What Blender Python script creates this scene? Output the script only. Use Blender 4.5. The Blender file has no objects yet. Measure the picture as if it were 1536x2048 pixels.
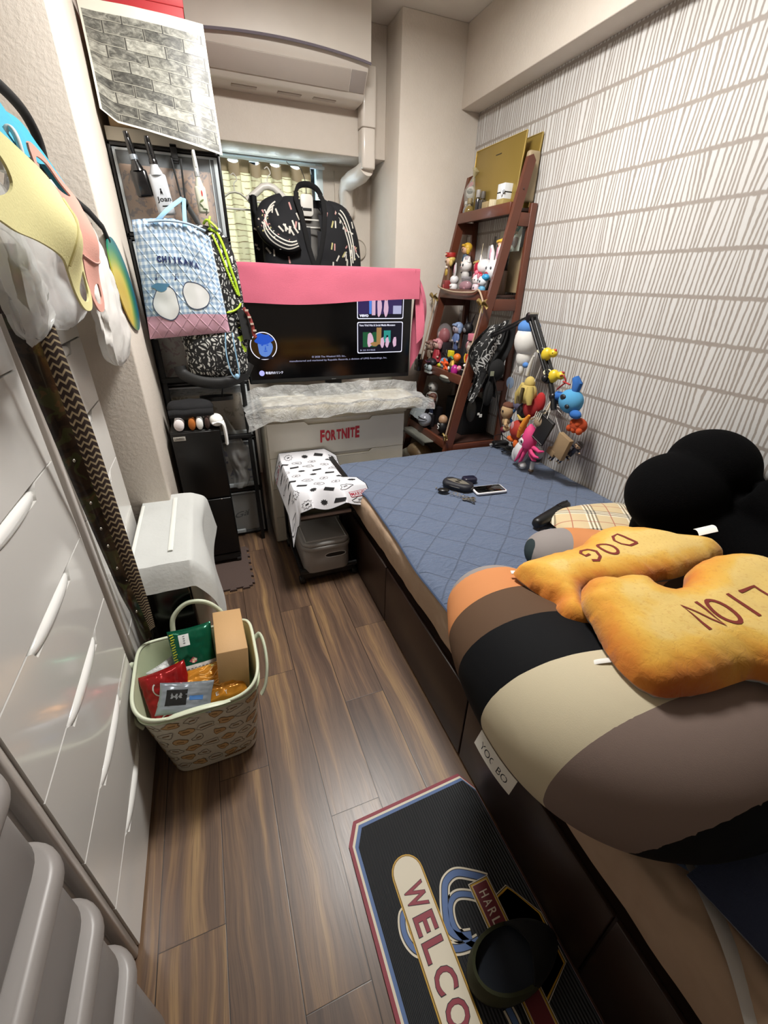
import bpy, bmesh, math, random
from mathutils import Vector, Matrix
from mathutils.bvhtree import BVHTree
from mathutils.geometry import delaunay_2d_cdt
PI = math.pi
SC = bpy.context.scene
COL = SC.collection
random.seed(7)

# ---------------------------------------------------------------- colours and node materials
def lin(h, a=1.0):
    if isinstance(h, (tuple, list)):
        return (h[0], h[1], h[2], a)
    h = h.lstrip('#')
    out = []
    for i in (0, 2, 4):
        c = int(h[i:i+2], 16) / 255.0
        out.append(c / 12.92 if c <= 0.04045 else ((c + 0.055) / 1.055) ** 2.4)
    return (out[0], out[1], out[2], a)

class NT:
    """tiny node-tree writer"""
    def __init__(self, m):
        m.use_nodes = True
        self.t = m.node_tree
        self.b = self.t.nodes['Principled BSDF']
        self.out = self.t.nodes['Material Output']
    def n(self, typ, **kw):
        nd = self.t.nodes.new(typ)
        ins = kw.pop('ins', {})
        for k, v in kw.items():
            setattr(nd, k, v)
        for k, v in ins.items():
            self.set(nd.inputs[k], v)
        return nd
    def set(self, sock, v):
        if isinstance(v, bpy.types.NodeSocket):
            self.t.links.new(v, sock)
        elif isinstance(v, str):
            sock.default_value = lin(v)
        elif isinstance(v, (tuple, list)) and len(v) == 3 and sock.type == 'RGBA':
            sock.default_value = (*v, 1)
        else:
            sock.default_value = v
    def math(self, op, a, b=None, c=None, clamp=False):
        nd = self.n('ShaderNodeMath', operation=op, use_clamp=clamp)
        self.set(nd.inputs[0], a)
        if b is not None: self.set(nd.inputs[1], b)
        if c is not None: self.set(nd.inputs[2], c)
        return nd.outputs[0]
    def mix(self, f, a, b, mode='MIX'):
        nd = self.n('ShaderNodeMix', data_type='RGBA', blend_type=mode)
        self.set(nd.inputs[0], f); self.set(nd.inputs[6], a); self.set(nd.inputs[7], b)
        return nd.outputs[2]
    def obj(self):
        return self.n('ShaderNodeTexCoord').outputs['Object']
    def uv(self):
        return self.n('ShaderNodeTexCoord').outputs['UV']
    def pos(self):
        return self.n('ShaderNodeNewGeometry').outputs['Position']
    def xyz(self, v):
        s = self.n('ShaderNodeSeparateXYZ', ins={0: v})
        return s.outputs[0], s.outputs[1], s.outputs[2]
    def comb(self, x, y, z=0.0):
        nd = self.n('ShaderNodeCombineXYZ')
        for i, v in enumerate((x, y, z)): self.set(nd.inputs[i], v)
        return nd.outputs[0]
    def noise(self, v, scale=5, detail=2, rough=.5, dist=0.0, col=False):
        nd = self.n('ShaderNodeTexNoise', ins={'Vector': v, 'Scale': scale, 'Detail': detail, 'Roughness': rough, 'Distortion': dist})
        return nd.outputs[1 if col else 0]
    def ramp(self, f, stops, interp='LINEAR'):
        nd = self.n('ShaderNodeValToRGB'); cr = nd.color_ramp; cr.interpolation = interp
        while len(cr.elements) < len(stops): cr.elements.new(0.5)
        for e, (p, c) in zip(cr.elements, stops):
            e.position = p; e.color = lin(c)
        self.set(nd.inputs[0], f)
        return nd.outputs[0]
    def step(self, v, edge, soft):
        nd = self.n('ShaderNodeMapRange', interpolation_type='SMOOTHSTEP')
        self.set(nd.inputs[0], v); nd.inputs[1].default_value = edge - soft; nd.inputs[2].default_value = edge + soft
        return nd.outputs[0]
    def bump(self, h, strength=.3, dist=.01):
        nd = self.n('ShaderNodeBump', ins={'Height': h, 'Strength': strength, 'Distance': dist})
        self.t.links.new(nd.outputs[0], self.b.inputs['Normal'])
    def color(self, c): self.set(self.b.inputs['Base Color'], c)

MATS = {}
def M(name, color='#808080', rough=.6, metal=0.0, bump=0.0, bscale=80, alpha=1.0, sheen=0.0, coat=0.0,
      emit=None, estr=1.0, trans=0.0, ior=1.45, var=0.0, vscale=8, spec=None):
    if name in MATS: return MATS[name]
    m = bpy.data.materials.new(name); MATS[name] = m
    t = NT(m); b = t.b
    b.inputs['Roughness'].default_value = rough
    b.inputs['Metallic'].default_value = metal
    if spec is not None: b.inputs['Specular IOR Level'].default_value = spec
    if sheen: b.inputs['Sheen Weight'].default_value = sheen; b.inputs['Sheen Roughness'].default_value = .5
    if coat: b.inputs['Coat Weight'].default_value = coat; b.inputs['Coat Roughness'].default_value = .1
    if trans: b.inputs['Transmission Weight'].default_value = trans; b.inputs['IOR'].default_value = ior
    if alpha < 1: b.inputs['Alpha'].default_value = alpha
    if emit: t.set(b.inputs['Emission Color'], emit); b.inputs['Emission Strength'].default_value = estr
    c = lin(color)
    if var or True:
        v = var or .05
        nz = t.noise(t.obj(), vscale, 3)
        f = t.math('MULTIPLY_ADD', nz, 2 * v, 1 - v)
        sc = t.n('ShaderNodeVectorMath', operation='SCALE'); sc.inputs[0].default_value = c[:3]; t.set(sc.inputs['Scale'], f)
        t.color(sc.outputs[0])
    if bump:
        t.bump(t.noise(t.obj(), bscale, 3), bump, .004)
    return m

def newmat(name):
    if name in MATS: return MATS[name], None
    m = bpy.data.materials.new(name); MATS[name] = m
    return m, NT(m)

# ---------------------------------------------------------------- mesh builder
def V(*a): return Vector(a)
class MB:
    def __init__(s):
        s.v = []; s.f = []; s.m = []; s.mats = []; s.uv = {}; s.smooth = []; s.att = {}
    def mi(s, mat):
        if mat not in s.mats: s.mats.append(mat)
        return s.mats.index(mat)
    def add(s, verts, faces, mat, smooth=False, uvs=None):
        o = len(s.v); k = s.mi(mat)
        s.v += [Vector(p) for p in verts]
        for f in faces:
            s.f.append([o + i for i in f]); s.m.append(k); s.smooth.append(smooth)
        if uvs:
            for i, u in enumerate(uvs): s.uv[o + i] = u
        return s
    def merge(s, other, mt=None):
        o = len(s.v); s.v += [(mt @ p) if mt else p.copy() for p in other.v]
        for f, k, sm in zip(other.f, other.m, other.smooth):
            s.f.append([o + i for i in f]); s.m.append(s.mi(other.mats[k])); s.smooth.append(sm)
        for i, u in other.uv.items(): s.uv[o + i] = u
        return s
    def xf(s, mt, start=0):
        for i in range(start, len(s.v)): s.v[i] = mt @ s.v[i]
        return s
    # box from min/max with optional bevel
    def box(s, a, b, mat, bev=0.0, seg=2, mt=None, smooth=None):
        bm = bmesh.new()
        bmesh.ops.create_cube(bm, size=1)
        c = [(a[i] + b[i]) / 2 for i in range(3)]; d = [abs(b[i] - a[i]) for i in range(3)]
        for v in bm.verts: v.co = Vector((c[0] + v.co.x * d[0], c[1] + v.co.y * d[1], c[2] + v.co.z * d[2]))
        if bev > 0:
            bev = min(bev, min(d) * .49)
            bmesh.ops.bevel(bm, geom=bm.edges[:], offset=bev, segments=seg, profile=.5, affect='EDGES')
        s._bm(bm, mat, (bev > 0) if smooth is None else smooth, mt); return s
    def _bm(s, bm, mat, smooth, mt=None):
        bm.verts.index_update()
        s.add([(mt @ v.co) if mt else v.co.copy() for v in bm.verts], [[v.index for v in f.verts] for f in bm.faces], mat, smooth)
        bm.free()
    def rbox(s, a, b, r, mat, seg=6, bev=.004, axis=2, mt=None):
        """box with its 4 corner edges along axis rounded by r, rims bevelled by bev"""
        i, j = [k for k in range(3) if k != axis]
        x0, x1, y0, y1 = a[i], b[i], a[j], b[j]; r = min(r, (x1 - x0) / 2 * .999, (y1 - y0) / 2 * .999)
        def ring(d):
            o = []
            rr = max(r - d, .0004)
            for cx, cy, st in ((x1 - r, y1 - r, 0), (x0 + r, y1 - r, PI / 2), (x0 + r, y0 + r, PI), (x1 - r, y0 + r, 1.5 * PI)):
                for q in range(seg + 1):
                    t = st + q / seg * PI / 2
                    o.append((cx + rr * math.cos(t), cy + rr * math.sin(t)))
            return o
        lev = [(bev, a[axis]), (bev * .3, a[axis] + bev * .3), (0, a[axis] + bev), (0, b[axis] - bev), (bev * .3, b[axis] - bev * .3), (bev, b[axis])]
        vs = []; n = 4 * (seg + 1)
        for d, z in lev:
            for p in ring(d):
                q = [0, 0, 0]; q[i], q[j], q[axis] = p[0], p[1], z; vs.append(Vector(q))
        fs = [[l * n + k, l * n + (k + 1) % n, (l + 1) * n + (k + 1) % n, (l + 1) * n + k] for l in range(5) for k in range(n)]
        fs += [list(range(n))[::-1], list(range(5 * n, 6 * n))]
        if mt: vs = [mt @ v for v in vs]
        s.add(vs, fs, mat, True); return s
    def tube(s, pts, r, mat, n=8, closed=False, cap=True, flat=None, smooth=True, up=None):
        """round (or flat=(w,t)) tube along points; r number or list"""
        pts = [Vector(p) for p in pts]; N = len(pts)
        rs = r if isinstance(r, (list, tuple)) else [r] * N
        vs = []; ref = None
        for i, p in enumerate(pts):
            a = pts[(i - 1) % N] if (closed or i > 0) else p
            b = pts[(i + 1) % N] if (closed or i < N - 1) else p
            t = (b - a)
            t = t.normalized() if t.length > 1e-9 else Vector((0, 0, 1))
            if ref is None:
                ref = Vector(up) if up else (Vector((0, 0, 1)) if abs(t.z) < .9 else Vector((1, 0, 0)))
            if up: ref = Vector(up)
            sx = ref.cross(t)
            if sx.length < 1e-6: sx = Vector((1, 0, 0)).cross(t)
            sx.normalize(); sy = t.cross(sx).normalized()
            if not up: ref = sy
            for k in range(n):
                an = 2 * PI * k / n
                if flat: vs.append(p + sx * (math.cos(an) * flat[0] / 2 * rs[i]) + sy * (math.sin(an) * flat[1] / 2 * rs[i]))
                else: vs.append(p + (sx * math.cos(an) + sy * math.sin(an)) * rs[i])
        fs = []
        L = N if closed else N - 1
        for i in range(L):
            for k in range(n):
                a = i * n + k; b = i * n + (k + 1) % n; c = ((i + 1) % N) * n + (k + 1) % n; d = ((i + 1) % N) * n + k
                fs.append([a, b, c, d])
        if cap and not closed: fs += [list(range(n))[::-1], list(range((N - 1) * n, N * n))]
        s.add(vs, fs, mat, smooth); return s
    def cyl(s, p0, p1, r0, mat, r1=None, n=16, bev=0.0):
        p0, p1 = Vector(p0), Vector(p1); r1 = r0 if r1 is None else r1
        if bev:
            d = (p1 - p0).normalized() * bev
            return s.tube([p0, p0 + d * .3, p0 + d, p1 - d, p1 - d * .3, p1], [r0 - bev, r0 - bev * .3, r0, r1, r1 - bev * .3, r1 - bev], mat, n)
        return s.tube([p0, p1], [r0, r1], mat, n)
    def lathe(s, c, prof, mat, n=20, mt=None, cap=True):
        """prof [(r,z)] about z through c"""
        vs = []
        for r, z in prof:
            for k in range(n):
                vs.append(Vector(c) + Vector((r * math.cos(2 * PI * k / n), r * math.sin(2 * PI * k / n), z)))
        fs = [[i * n + k, i * n + (k + 1) % n, (i + 1) * n + (k + 1) % n, (i + 1) * n + k] for i in range(len(prof) - 1) for k in range(n)]
        if cap: fs += [list(range(n))[::-1], list(range((len(prof) - 1) * n, len(prof) * n))]
        if mt: vs = [mt @ v for v in vs]
        s.add(vs, fs, mat, True); return s
    def ball(s, c, r, mat, n=14, m=10, rot=None, sq=None):
        """ellipsoid; r number or (rx,ry,rz); sq superquadric exponent"""
        r = (r, r, r) if not isinstance(r, (tuple, list)) else r
        vs = [Vector((0, 0, -1))]
        for i in range(1, m):
            ph = -PI / 2 + PI * i / m
            for k in range(n):
                th = 2 * PI * k / n
                vs.append(Vector((math.cos(ph) * math.cos(th), math.cos(ph) * math.sin(th), math.sin(ph))))
        vs.append(Vector((0, 0, 1)))
        if sq:
            f = lambda t: math.copysign(abs(t) ** sq, t)
            vs = [Vector((f(v.x), f(v.y), f(v.z))) for v in vs]
        fs = [[0, 1 + (k + 1) % n, 1 + k] for k in range(n)]
        for i in range(m - 2):
            for k in range(n):
                a = 1 + i * n + k; b = 1 + i * n + (k + 1) % n; fs.append([a, b, b + n, a + n])
        L = len(vs) - 1; o = 1 + (m - 2) * n
        fs += [[o + k, o + (k + 1) % n, L] for k in range(n)]
        R = rot if rot else Matrix.Identity(3)
        s.add([Vector(c) + R @ Vector((v.x * r[0], v.y * r[1], v.z * r[2])) for v in vs], fs, mat, True); return s
    def grid(s, fn, nu, nv, mat, smooth=True, thick=0.0, closeu=False):
        """surface fn(u,v) u,v in 0..1, optional thickness"""
        vs = []; uvs = []
        for j in range(nv + 1):
            for i in range(nu + 1):
                vs.append(Vector(fn(i / nu, j / nv))); uvs.append((i / nu, j / nv))
        W = nu + 1
        fs = [[j * W + i, j * W + i + 1, (j + 1) * W + i + 1, (j + 1) * W + i] for j in range(nv) for i in range(nu)]
        if thick:
            nm = [Vector((0, 0, 0)) for _ in vs]
            for f in fs:
                n_ = (vs[f[1]] - vs[f[0]]).cross(vs[f[3]] - vs[f[0]])
                for q in f: nm[q] += n_
            L = len(vs)
            vs2 = [v - (n_.normalized() if n_.length > 1e-12 else Vector((0, 0, 1))) * thick for v, n_ in zip(vs, nm)]
            vs += vs2; uvs += uvs
            fs += [[L + q for q in f][::-1] for f in fs]
            bd = [i for i in range(W)] + [j * W + nu for j in range(1, nv + 1)] + [nv * W + i for i in range(nu - 1, -1, -1)] + [j * W for j in range(nv - 1, 0, -1)]
            for a, b in zip(bd, bd[1:] + bd[:1]): fs.append([b, a, L + a, L + b])
        s.add(vs, fs, mat, smooth, uvs); return s
    def prism(s, poly, a, b, mat, axis=2, mt=None, smooth=False):
        """polygon (2D, ccw) extruded along axis from a to b"""
        i, j = [k for k in range(3) if k != axis]
        n = len(poly); vs = []
        for z in (a, b):
            for p in poly:
                q = [0, 0, 0]; q[i], q[j], q[axis] = p[0], p[1], z; vs.append(Vector(q))
        tv, te, tf, *_ = delaunay_2d_cdt([Vector(p) for p in poly], [], [list(range(n))], 1, 1e-7)
        if mt: vs = [mt @ v for v in vs]
        fs = [[k, (k + 1) % n, n + (k + 1) % n, n + k] for k in range(n)]
        if len(tv) == n:
            fs += [list(f)[::-1] for f in tf] + [[n + q for q in f] for f in tf]
        else:
            fs += [list(range(n))[::-1], list(range(n, 2 * n))]
        s.add(vs, fs, mat, smooth); return s

def build(name, mb, parent=None, loc=None, kind=None, smooth_angle=None):
    me = bpy.data.meshes.new(name)
    if parent is not None:
        o0 = parent['_w']; off = Vector(o0)
    else:
        if loc is None:
            xs = [v.x for v in mb.v]; ys = [v.y for v in mb.v]; zs = [v.z for v in mb.v]
            loc = ((min(xs) + max(xs)) / 2, (min(ys) + max(ys)) / 2, min(zs))
        off = Vector(loc)
    me.from_pydata([v - off for v in mb.v], [], mb.f)
    for m in mb.mats: me.materials.append(m)
    for p, k, sm in zip(me.polygons, mb.m, mb.smooth):
        p.material_index = k; p.use_smooth = sm
    if mb.uv:
        ul = me.uv_layers.new(name='UVMap')
        for l in me.loops:
            ul.data[l.index].uv = mb.uv.get(l.vertex_index, (0, 0))
    for an, vals in mb.att.items():
        at = me.attributes.new(an, 'FLOAT', 'POINT')
        for i, x in enumerate(vals): at.data[i].value = x
    me.validate()
    bm = bmesh.new(); bm.from_mesh(me); bmesh.ops.recalc_face_normals(bm, faces=bm.faces); bm.to_mesh(me); bm.free()
    me.update()
    ob = bpy.data.objects.new(name, me); COL.objects.link(ob)
    if parent is not None:
        ob.parent = parent; ob.location = (0, 0, 0)
    else:
        ob.location = off
    ob['_w'] = list(off)
    if kind: ob['kind'] = kind
    if smooth_angle: me.set_sharp_from_angle(angle=math.radians(smooth_angle))
    else: me.set_sharp_from_angle(angle=math.radians(50))
    return ob

def tag(o, label, cat, group=None, kind=None):
    o['label'] = label; o['category'] = cat
    if group: o['group'] = group
    if kind: o['kind'] = kind
    return o
def thing(name, loc, label, cat, group=None):
    o = bpy.data.objects.new(name, None); COL.objects.link(o)
    o.location = loc; o['_w'] = list(loc); o.empty_display_size = .05
    return tag(o, label, cat, group)
def one(name, mb, label, cat, group=None, kind=None):
    return tag(build(name, mb), label, cat, group, kind)
def struct(name, mb):
    o = build(name, mb, loc=(0, 0, 0)); o['kind'] = 'structure'; return o

# ---------------------------------------------------------------- 2D shapes used for print and lettering
FONT = {}
def text2d(txt, size=1.0, bold=0.0, shear=0.0, spacing=1.0):
    key = (txt, bold, shear, spacing)
    if key not in FONT:
        cu = bpy.data.curves.new('t', 'FONT'); cu.body = txt; cu.size = 1.0; cu.offset = bold; cu.shear = shear
        cu.space_character = spacing; cu.align_x = 'CENTER'; cu.align_y = 'CENTER'; cu.resolution_u = 3
        ob = bpy.data.objects.new('t', cu); COL.objects.link(ob)
        dg = bpy.context.evaluated_depsgraph_get()
        me = bpy.data.meshes.new_from_object(ob.evaluated_get(dg))
        FONT[key] = ([(v.co.x, v.co.y) for v in me.vertices], [list(p.vertices) for p in me.polygons])
        bpy.data.objects.remove(ob); bpy.data.curves.remove(cu); bpy.data.meshes.remove(me)
    vs, fs = FONT[key]
    return [(x * size, y * size) for x, y in vs], fs
def fit2d(sh, w, h):
    vs, fs = sh
    xs = [v[0] for v in vs]; ys = [v[1] for v in vs]
    cx, cy = (min(xs) + max(xs)) / 2, (min(ys) + max(ys)) / 2
    sx = w / max(max(xs) - min(xs), 1e-6); sy = h / max(max(ys) - min(ys), 1e-6)
    return [((x - cx) * sx, (y - cy) * sy) for x, y in vs], fs
def stroke2d(pts, w, closed=False):
    pts = [Vector(p) for p in pts]; n = len(pts); vs = []; fs = []
    for i, p in enumerate(pts):
        a = pts[(i - 1) % n] if closed or i else p; b = pts[(i + 1) % n] if closed or i < n - 1 else p
        t = (b - a).normalized() if (b - a).length > 1e-9 else Vector((1, 0)); q = Vector((-t.y, t.x)) * w / 2
        vs += [tuple(p + q), tuple(p - q)]
    for i in range(n if closed else n - 1):
        j = (i + 1) % n; fs.append([2 * i, 2 * i + 1, 2 * j + 1, 2 * j])
    return vs, fs
def poly2d(pts):
    v, e, f, *_ = delaunay_2d_cdt([Vector(p) for p in pts], [], [list(range(len(pts)))], 1, 1e-7)
    return [tuple(p) for p in v], [list(q) for q in f]
def ell(rx, ry, n=16, cx=0, cy=0): return [(cx + rx * math.cos(2 * PI * k / n), cy + ry * math.sin(2 * PI * k / n)) for k in range(n)]
def blob(r, ry, n=18, k=.18, seed=0):
    rnd = random.Random(seed); ph = [rnd.random() * 6.28 for _ in range(4)]
    return [((r * (1 + k * math.sin(3 * t + ph[0]) + k * .6 * math.sin(5 * t + ph[1]))) * math.cos(t),
             (ry * (1 + k * math.sin(3 * t + ph[2]) + k * .6 * math.sin(4 * t + ph[3]))) * math.sin(t)) for t in [2 * PI * i / n for i in range(n)]]
def move2d(sh, dx, dy, rot=0.0, s=1.0):
    vs, fs = sh; c, q = math.cos(rot) * s, math.sin(rot) * s
    return [(x * c - y * q + dx, x * q + y * c + dy) for x, y in vs], fs
def sub2d(sh, L):
    """split long edges so the print follows a curved surface"""
    bm = bmesh.new(); vv = [bm.verts.new((x, y, 0)) for x, y in sh[0]]
    for f in sh[1]:
        try: bm.faces.new([vv[i] for i in f])
        except ValueError: pass
    bmesh.ops.triangulate(bm, faces=bm.faces)
    for _ in range(4):
        es = [e for e in bm.edges if e.calc_length() > L]
        if not es: break
        bmesh.ops.subdivide_edges(bm, edges=es, cuts=1)
        bmesh.ops.triangulate(bm, faces=bm.faces)
    bm.verts.index_update()
    r = [(v.co.x, v.co.y) for v in bm.verts], [[v.index for v in f.verts] for f in bm.faces]
    bm.free(); return r
def decal(mb, sh, mat, o, ux, uy, off=.0008):
    """flat print in the plane at o spanned by ux,uy, raised along their normal"""
    o, ux, uy = Vector(o), Vector(ux).normalized(), Vector(uy).normalized(); n = ux.cross(uy).normalized()
    mb.add([o + ux * x + uy * y + n * off for x, y in sh[0]], sh[1], mat)
def decal_fn(mb, sh, mat, S, off=.0008):
    """print on a parametric surface S(x,y)->(point, normal)"""
    vs = []
    for x, y in sh[0]:
        p, n = S(x, y); vs.append(Vector(p) + Vector(n) * off)
    mb.add(vs, sh[1], mat, True)
def bvh_of(mb): return BVHTree.FromPolygons([v.copy() for v in mb.v], mb.f)
def decal_on(mb, sh, mat, bvh, o, ux, uy, d, off=.001, L=None):
    """print dropped along d onto a surface"""
    if L: sh = sub2d(sh, L)
    o, ux, uy, d = Vector(o), Vector(ux).normalized(), Vector(uy).normalized(), Vector(d).normalized()
    vs = []; ok = []
    for x, y in sh[0]:
        q = o + ux * x + uy * y
        h = bvh.ray_cast(q - d * .5, d, 2.0)
        ok.append(h[0] is not None); vs.append((h[0] - d * off) if h[0] is not None else q)
    mb.add(vs, [f for f in sh[1] if all(ok[i] for i in f)], mat, True)

def merged(mb, voxel, smooth=6, mat=None):
    """fuse all pieces of mb into one continuous skin"""
    me = bpy.data.meshes.new('r'); me.from_pydata([tuple(v) for v in mb.v], [], mb.f); me.update()
    ob = bpy.data.objects.new('r', me); COL.objects.link(ob)
    bm = bmesh.new(); bm.from_mesh(me); bmesh.ops.recalc_face_normals(bm, faces=bm.faces); bm.to_mesh(me); bm.free()
    r = ob.modifiers.new('r', 'REMESH'); r.mode = 'VOXEL'; r.voxel_size = voxel
    sm = ob.modifiers.new('s', 'SMOOTH'); sm.factor = .5; sm.iterations = smooth
    dg = bpy.context.evaluated_depsgraph_get(); dg.update()
    e = bpy.data.meshes.new_from_object(ob.evaluated_get(dg))
    out = MB(); out.add([v.co.copy() for v in e.vertices], [list(p.vertices) for p in e.polygons], mat or mb.mats[0], True)
    bpy.data.objects.remove(ob); bpy.data.meshes.remove(me); bpy.data.meshes.remove(e)
    return out
def cr(pts, n=8, closed=False):
    """Catmull-Rom resample"""
    P = [Vector(p) for p in pts]; N = len(P); out = []
    for i in range(N if closed else N - 1):
        g = lambda k: P[k % N] if closed else P[max(0, min(N - 1, k))]
        p0, p1, p2, p3 = g(i - 1), g(i), g(i + 1), g(i + 2)
        for k in range(n):
            t = k / n
            out.append(.5 * ((2 * p1) + (-p0 + p2) * t + (2 * p0 - 5 * p1 + 4 * p2 - p3) * t * t + (-p0 + 3 * p1 - 3 * p2 + p3) * t ** 3))
    if not closed: out.append(P[-1])
    return out
def RZ(a, c=(0, 0, 0)): return Matrix.Translation(c) @ Matrix.Rotation(a, 4, 'Z') @ Matrix.Translation(-Vector(c))
def RX(a, c=(0, 0, 0)): return Matrix.Translation(c) @ Matrix.Rotation(a, 4, 'X') @ Matrix.Translation(-Vector(c))
def RY(a, c=(0, 0, 0)): return Matrix.Translation(c) @ Matrix.Rotation(a, 4, 'Y') @ Matrix.Translation(-Vector(c))
def nz(x, y, z=0.0):
    from mathutils import noise
    return noise.noise(Vector((x, y, z)))
# ================================================================= ROOM
# plaster wallpaper
def wall_mat():
    m, t = newmat('plaster_wallpaper')
    p = t.pos()
    a = t.noise(p, 90, 4, .6); b = t.noise(p, 14, 3)
    t.color(t.mix(b, '#cfc5b9', '#d6cdc2'))
    t.b.inputs['Roughness'].default_value = .75
    t.bump(a, .25, .006)
    return m
WALL = wall_mat()
CEIL = M('ceiling_white', '#dedad2', .8)

def stripes_mat():
    m, t = newmat('bar_stripe_wallpaper')
    x, y, z = t.xyz(t.pos())
    pitch, z0 = .1415, .052
    zw = t.math('MULTIPLY_ADD', t.noise(t.comb(0, y, z), 60, 2), .008, t.math('SUBTRACT', z, z0 + .004))
    q = t.math('DIVIDE', zw, pitch)
    row = t.math('FLOOR', q); fr = t.math('FRACT', q)
    tilt = t.math('MULTIPLY', t.math('SUBTRACT', t.noise(t.comb(t.math('MULTIPLY', row, 3.7), t.math('MULTIPLY', y, 1.0), 0), 9, 1), .5), .075)
    yy = t.math('ADD', t.math('MULTIPLY_ADD', fr, tilt, y), t.math('MULTIPLY', row, 3.137))
    yy = t.math('ADD', yy, t.math('MULTIPLY', t.noise(t.comb(0, y, z), 45, 2), .004))
    vo = t.n('ShaderNodeTexVoronoi', voronoi_dimensions='1D', feature='DISTANCE_TO_EDGE', ins={'W': yy, 'Scale': 58.0, 'Randomness': .85})
    wob = t.math('MULTIPLY', t.noise(t.comb(0, y, z), 25, 2), .16)
    bars = t.step(vo.outputs['Distance'], .19, .06)
    bars = t.math('MULTIPLY', bars, 1.0)
    e = t.math('MINIMUM', fr, t.math('SUBTRACT', 1.0, fr))
    rowm = t.step(t.math('ADD', e, t.math('MULTIPLY', t.math('SUBTRACT', t.noise(t.comb(0, y, row), 40, 1), .5), .04)), .045, .018)
    mk = t.math('MULTIPLY', bars, rowm)
    tone = t.noise(t.comb(0, y, z), 3, 2)
    base = t.mix(tone, '#c2c1bf', '#cecdcb')
    gap = t.mix(t.noise(t.comb(0, y, z), 30, 2), '#8b827b', '#9d958d')
    t.color(t.mix(mk, gap, base))
    t.b.inputs['Roughness'].default_value = .62
    t.bump(t.noise(t.pos(), 160, 3), .12, .003)
    return m
STRIPE = stripes_mat()

def floor_mat():
    m, t = newmat('walnut_plank_floor')
    x, y, z = t.xyz(t.pos())
    w = .1465
    px = t.math('DIVIDE', t.math('SUBTRACT', x, .118 - 6 * w), w)
    idx = t.math('FLOOR', px); fx = t.math('FRACT', px)
    # staggered cross joints
    off = t.math('MULTIPLY', t.math('FRACT', t.math('MULTIPLY', idx, .617)), .9)
    py = t.math('DIVIDE', t.math('ADD', t.math('ADD', y, off), 5.03), .9)
    iy = t.math('FLOOR', py); fy = t.math('FRACT', py)
    seed = t.math('ADD', t.math('MULTIPLY', idx, 5.31), t.math('MULTIPLY', iy, 2.77))
    wn = t.n('ShaderNodeTexWhiteNoise', noise_dimensions='1D', ins={'W': seed})
    rnd = wn.outputs[0]
    gx = t.math('ADD', x, t.math('MULTIPLY', seed, .731))
    # broad figure, long streaks and fine pores, all stretched along the plank
    warp = t.noise(t.comb(t.math('MULTIPLY', gx, 5), t.math('MULTIPLY', y, 1.6), seed), 1.5, 2)
    gx2 = t.math('MULTIPLY_ADD', warp, .06, gx)
    big = t.noise(t.comb(t.math('MULTIPLY', gx2, 17), t.math('MULTIPLY', y, .55), seed), 1.0, 3, .55, .4)
    mid = t.noise(t.comb(t.math('MULTIPLY', gx2, 85), t.math('MULTIPLY', y, 2.2), seed), 1.0, 3, .6)
    fine = t.noise(t.comb(t.math('MULTIPLY', gx2, 420), t.math('MULTIPLY', y, 9), seed), 1.0, 2, .6)
    v = t.math('MULTIPLY_ADD', mid, .30, t.math('MULTIPLY', big, .70))
    v = t.math('ADD', v, t.math('MULTIPLY', t.math('SUBTRACT', rnd, .5), .10))
    c = t.ramp(v, [(.28, '#43322a'), (.40, '#554236'), (.50, '#665040'), (.57, '#7a5f47'), (.66, '#987a55'), (.80, '#ad9063')])
    c = t.mix(t.math('MULTIPLY', t.step(fine, .56, .08), .30), c, '#2c1d17')
    ed = t.math('MINIMUM', fx, t.math('SUBTRACT', 1.0, fx))
    ey = t.math('MINIMUM', fy, t.math('SUBTRACT', 1.0, fy))
    seam = t.math('MULTIPLY', t.step(ed, .008, .004), t.step(ey, .0009, .0006))
    c = t.mix(seam, '#20150f', c)
    t.color(c)
    r = t.math('MULTIPLY_ADD', fine, .10, .30)
    t.set(t.b.inputs['Roughness'], r)
    t.b.inputs['Specular IOR Level'].default_value = .5
    t.bump(t.math('MULTIPLY_ADD', fine, .25, seam), .12, .002)
    return m
FLOOR = floor_mat()

struct('floor', MB().box((-1.0, -1.6, -.06), (1.75, 3.35, 0), FLOOR))
struct('ceiling', MB().box((-1.0, -1.6, 2.52), (1.75, 3.35, 2.6), CEIL))
struct('wall_left', MB().box((-.98, -1.6, 0), (-.86, 1.73, 2.52), WALL))
# the wall block that juts out beyond the chests: one face to the camera, one face to the room
struct('wall_left_return', MB().box((-.98, 1.73, 0), (-.241, 3.30, 2.52), WALL, .006, 2, smooth=False))
struct('wall_right', MB().box((1.62, -1.6, 0), (1.75, 3.30, 2.52), STRIPE))
struct('wall_right_beam', MB().box((1.505, -1.6, 2.185), (1.62, 2.74, 2.52), WALL, .004, 2, smooth=False))
struct('wall_back_pillar', MB().box((1.137, 2.74, 0), (1.62, 3.30, 2.52), WALL, .004, 2, smooth=False))
struct('wall_front', MB().box((-.98, -1.72, 0), (1.75, -1.6, 2.52), WALL))
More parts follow.
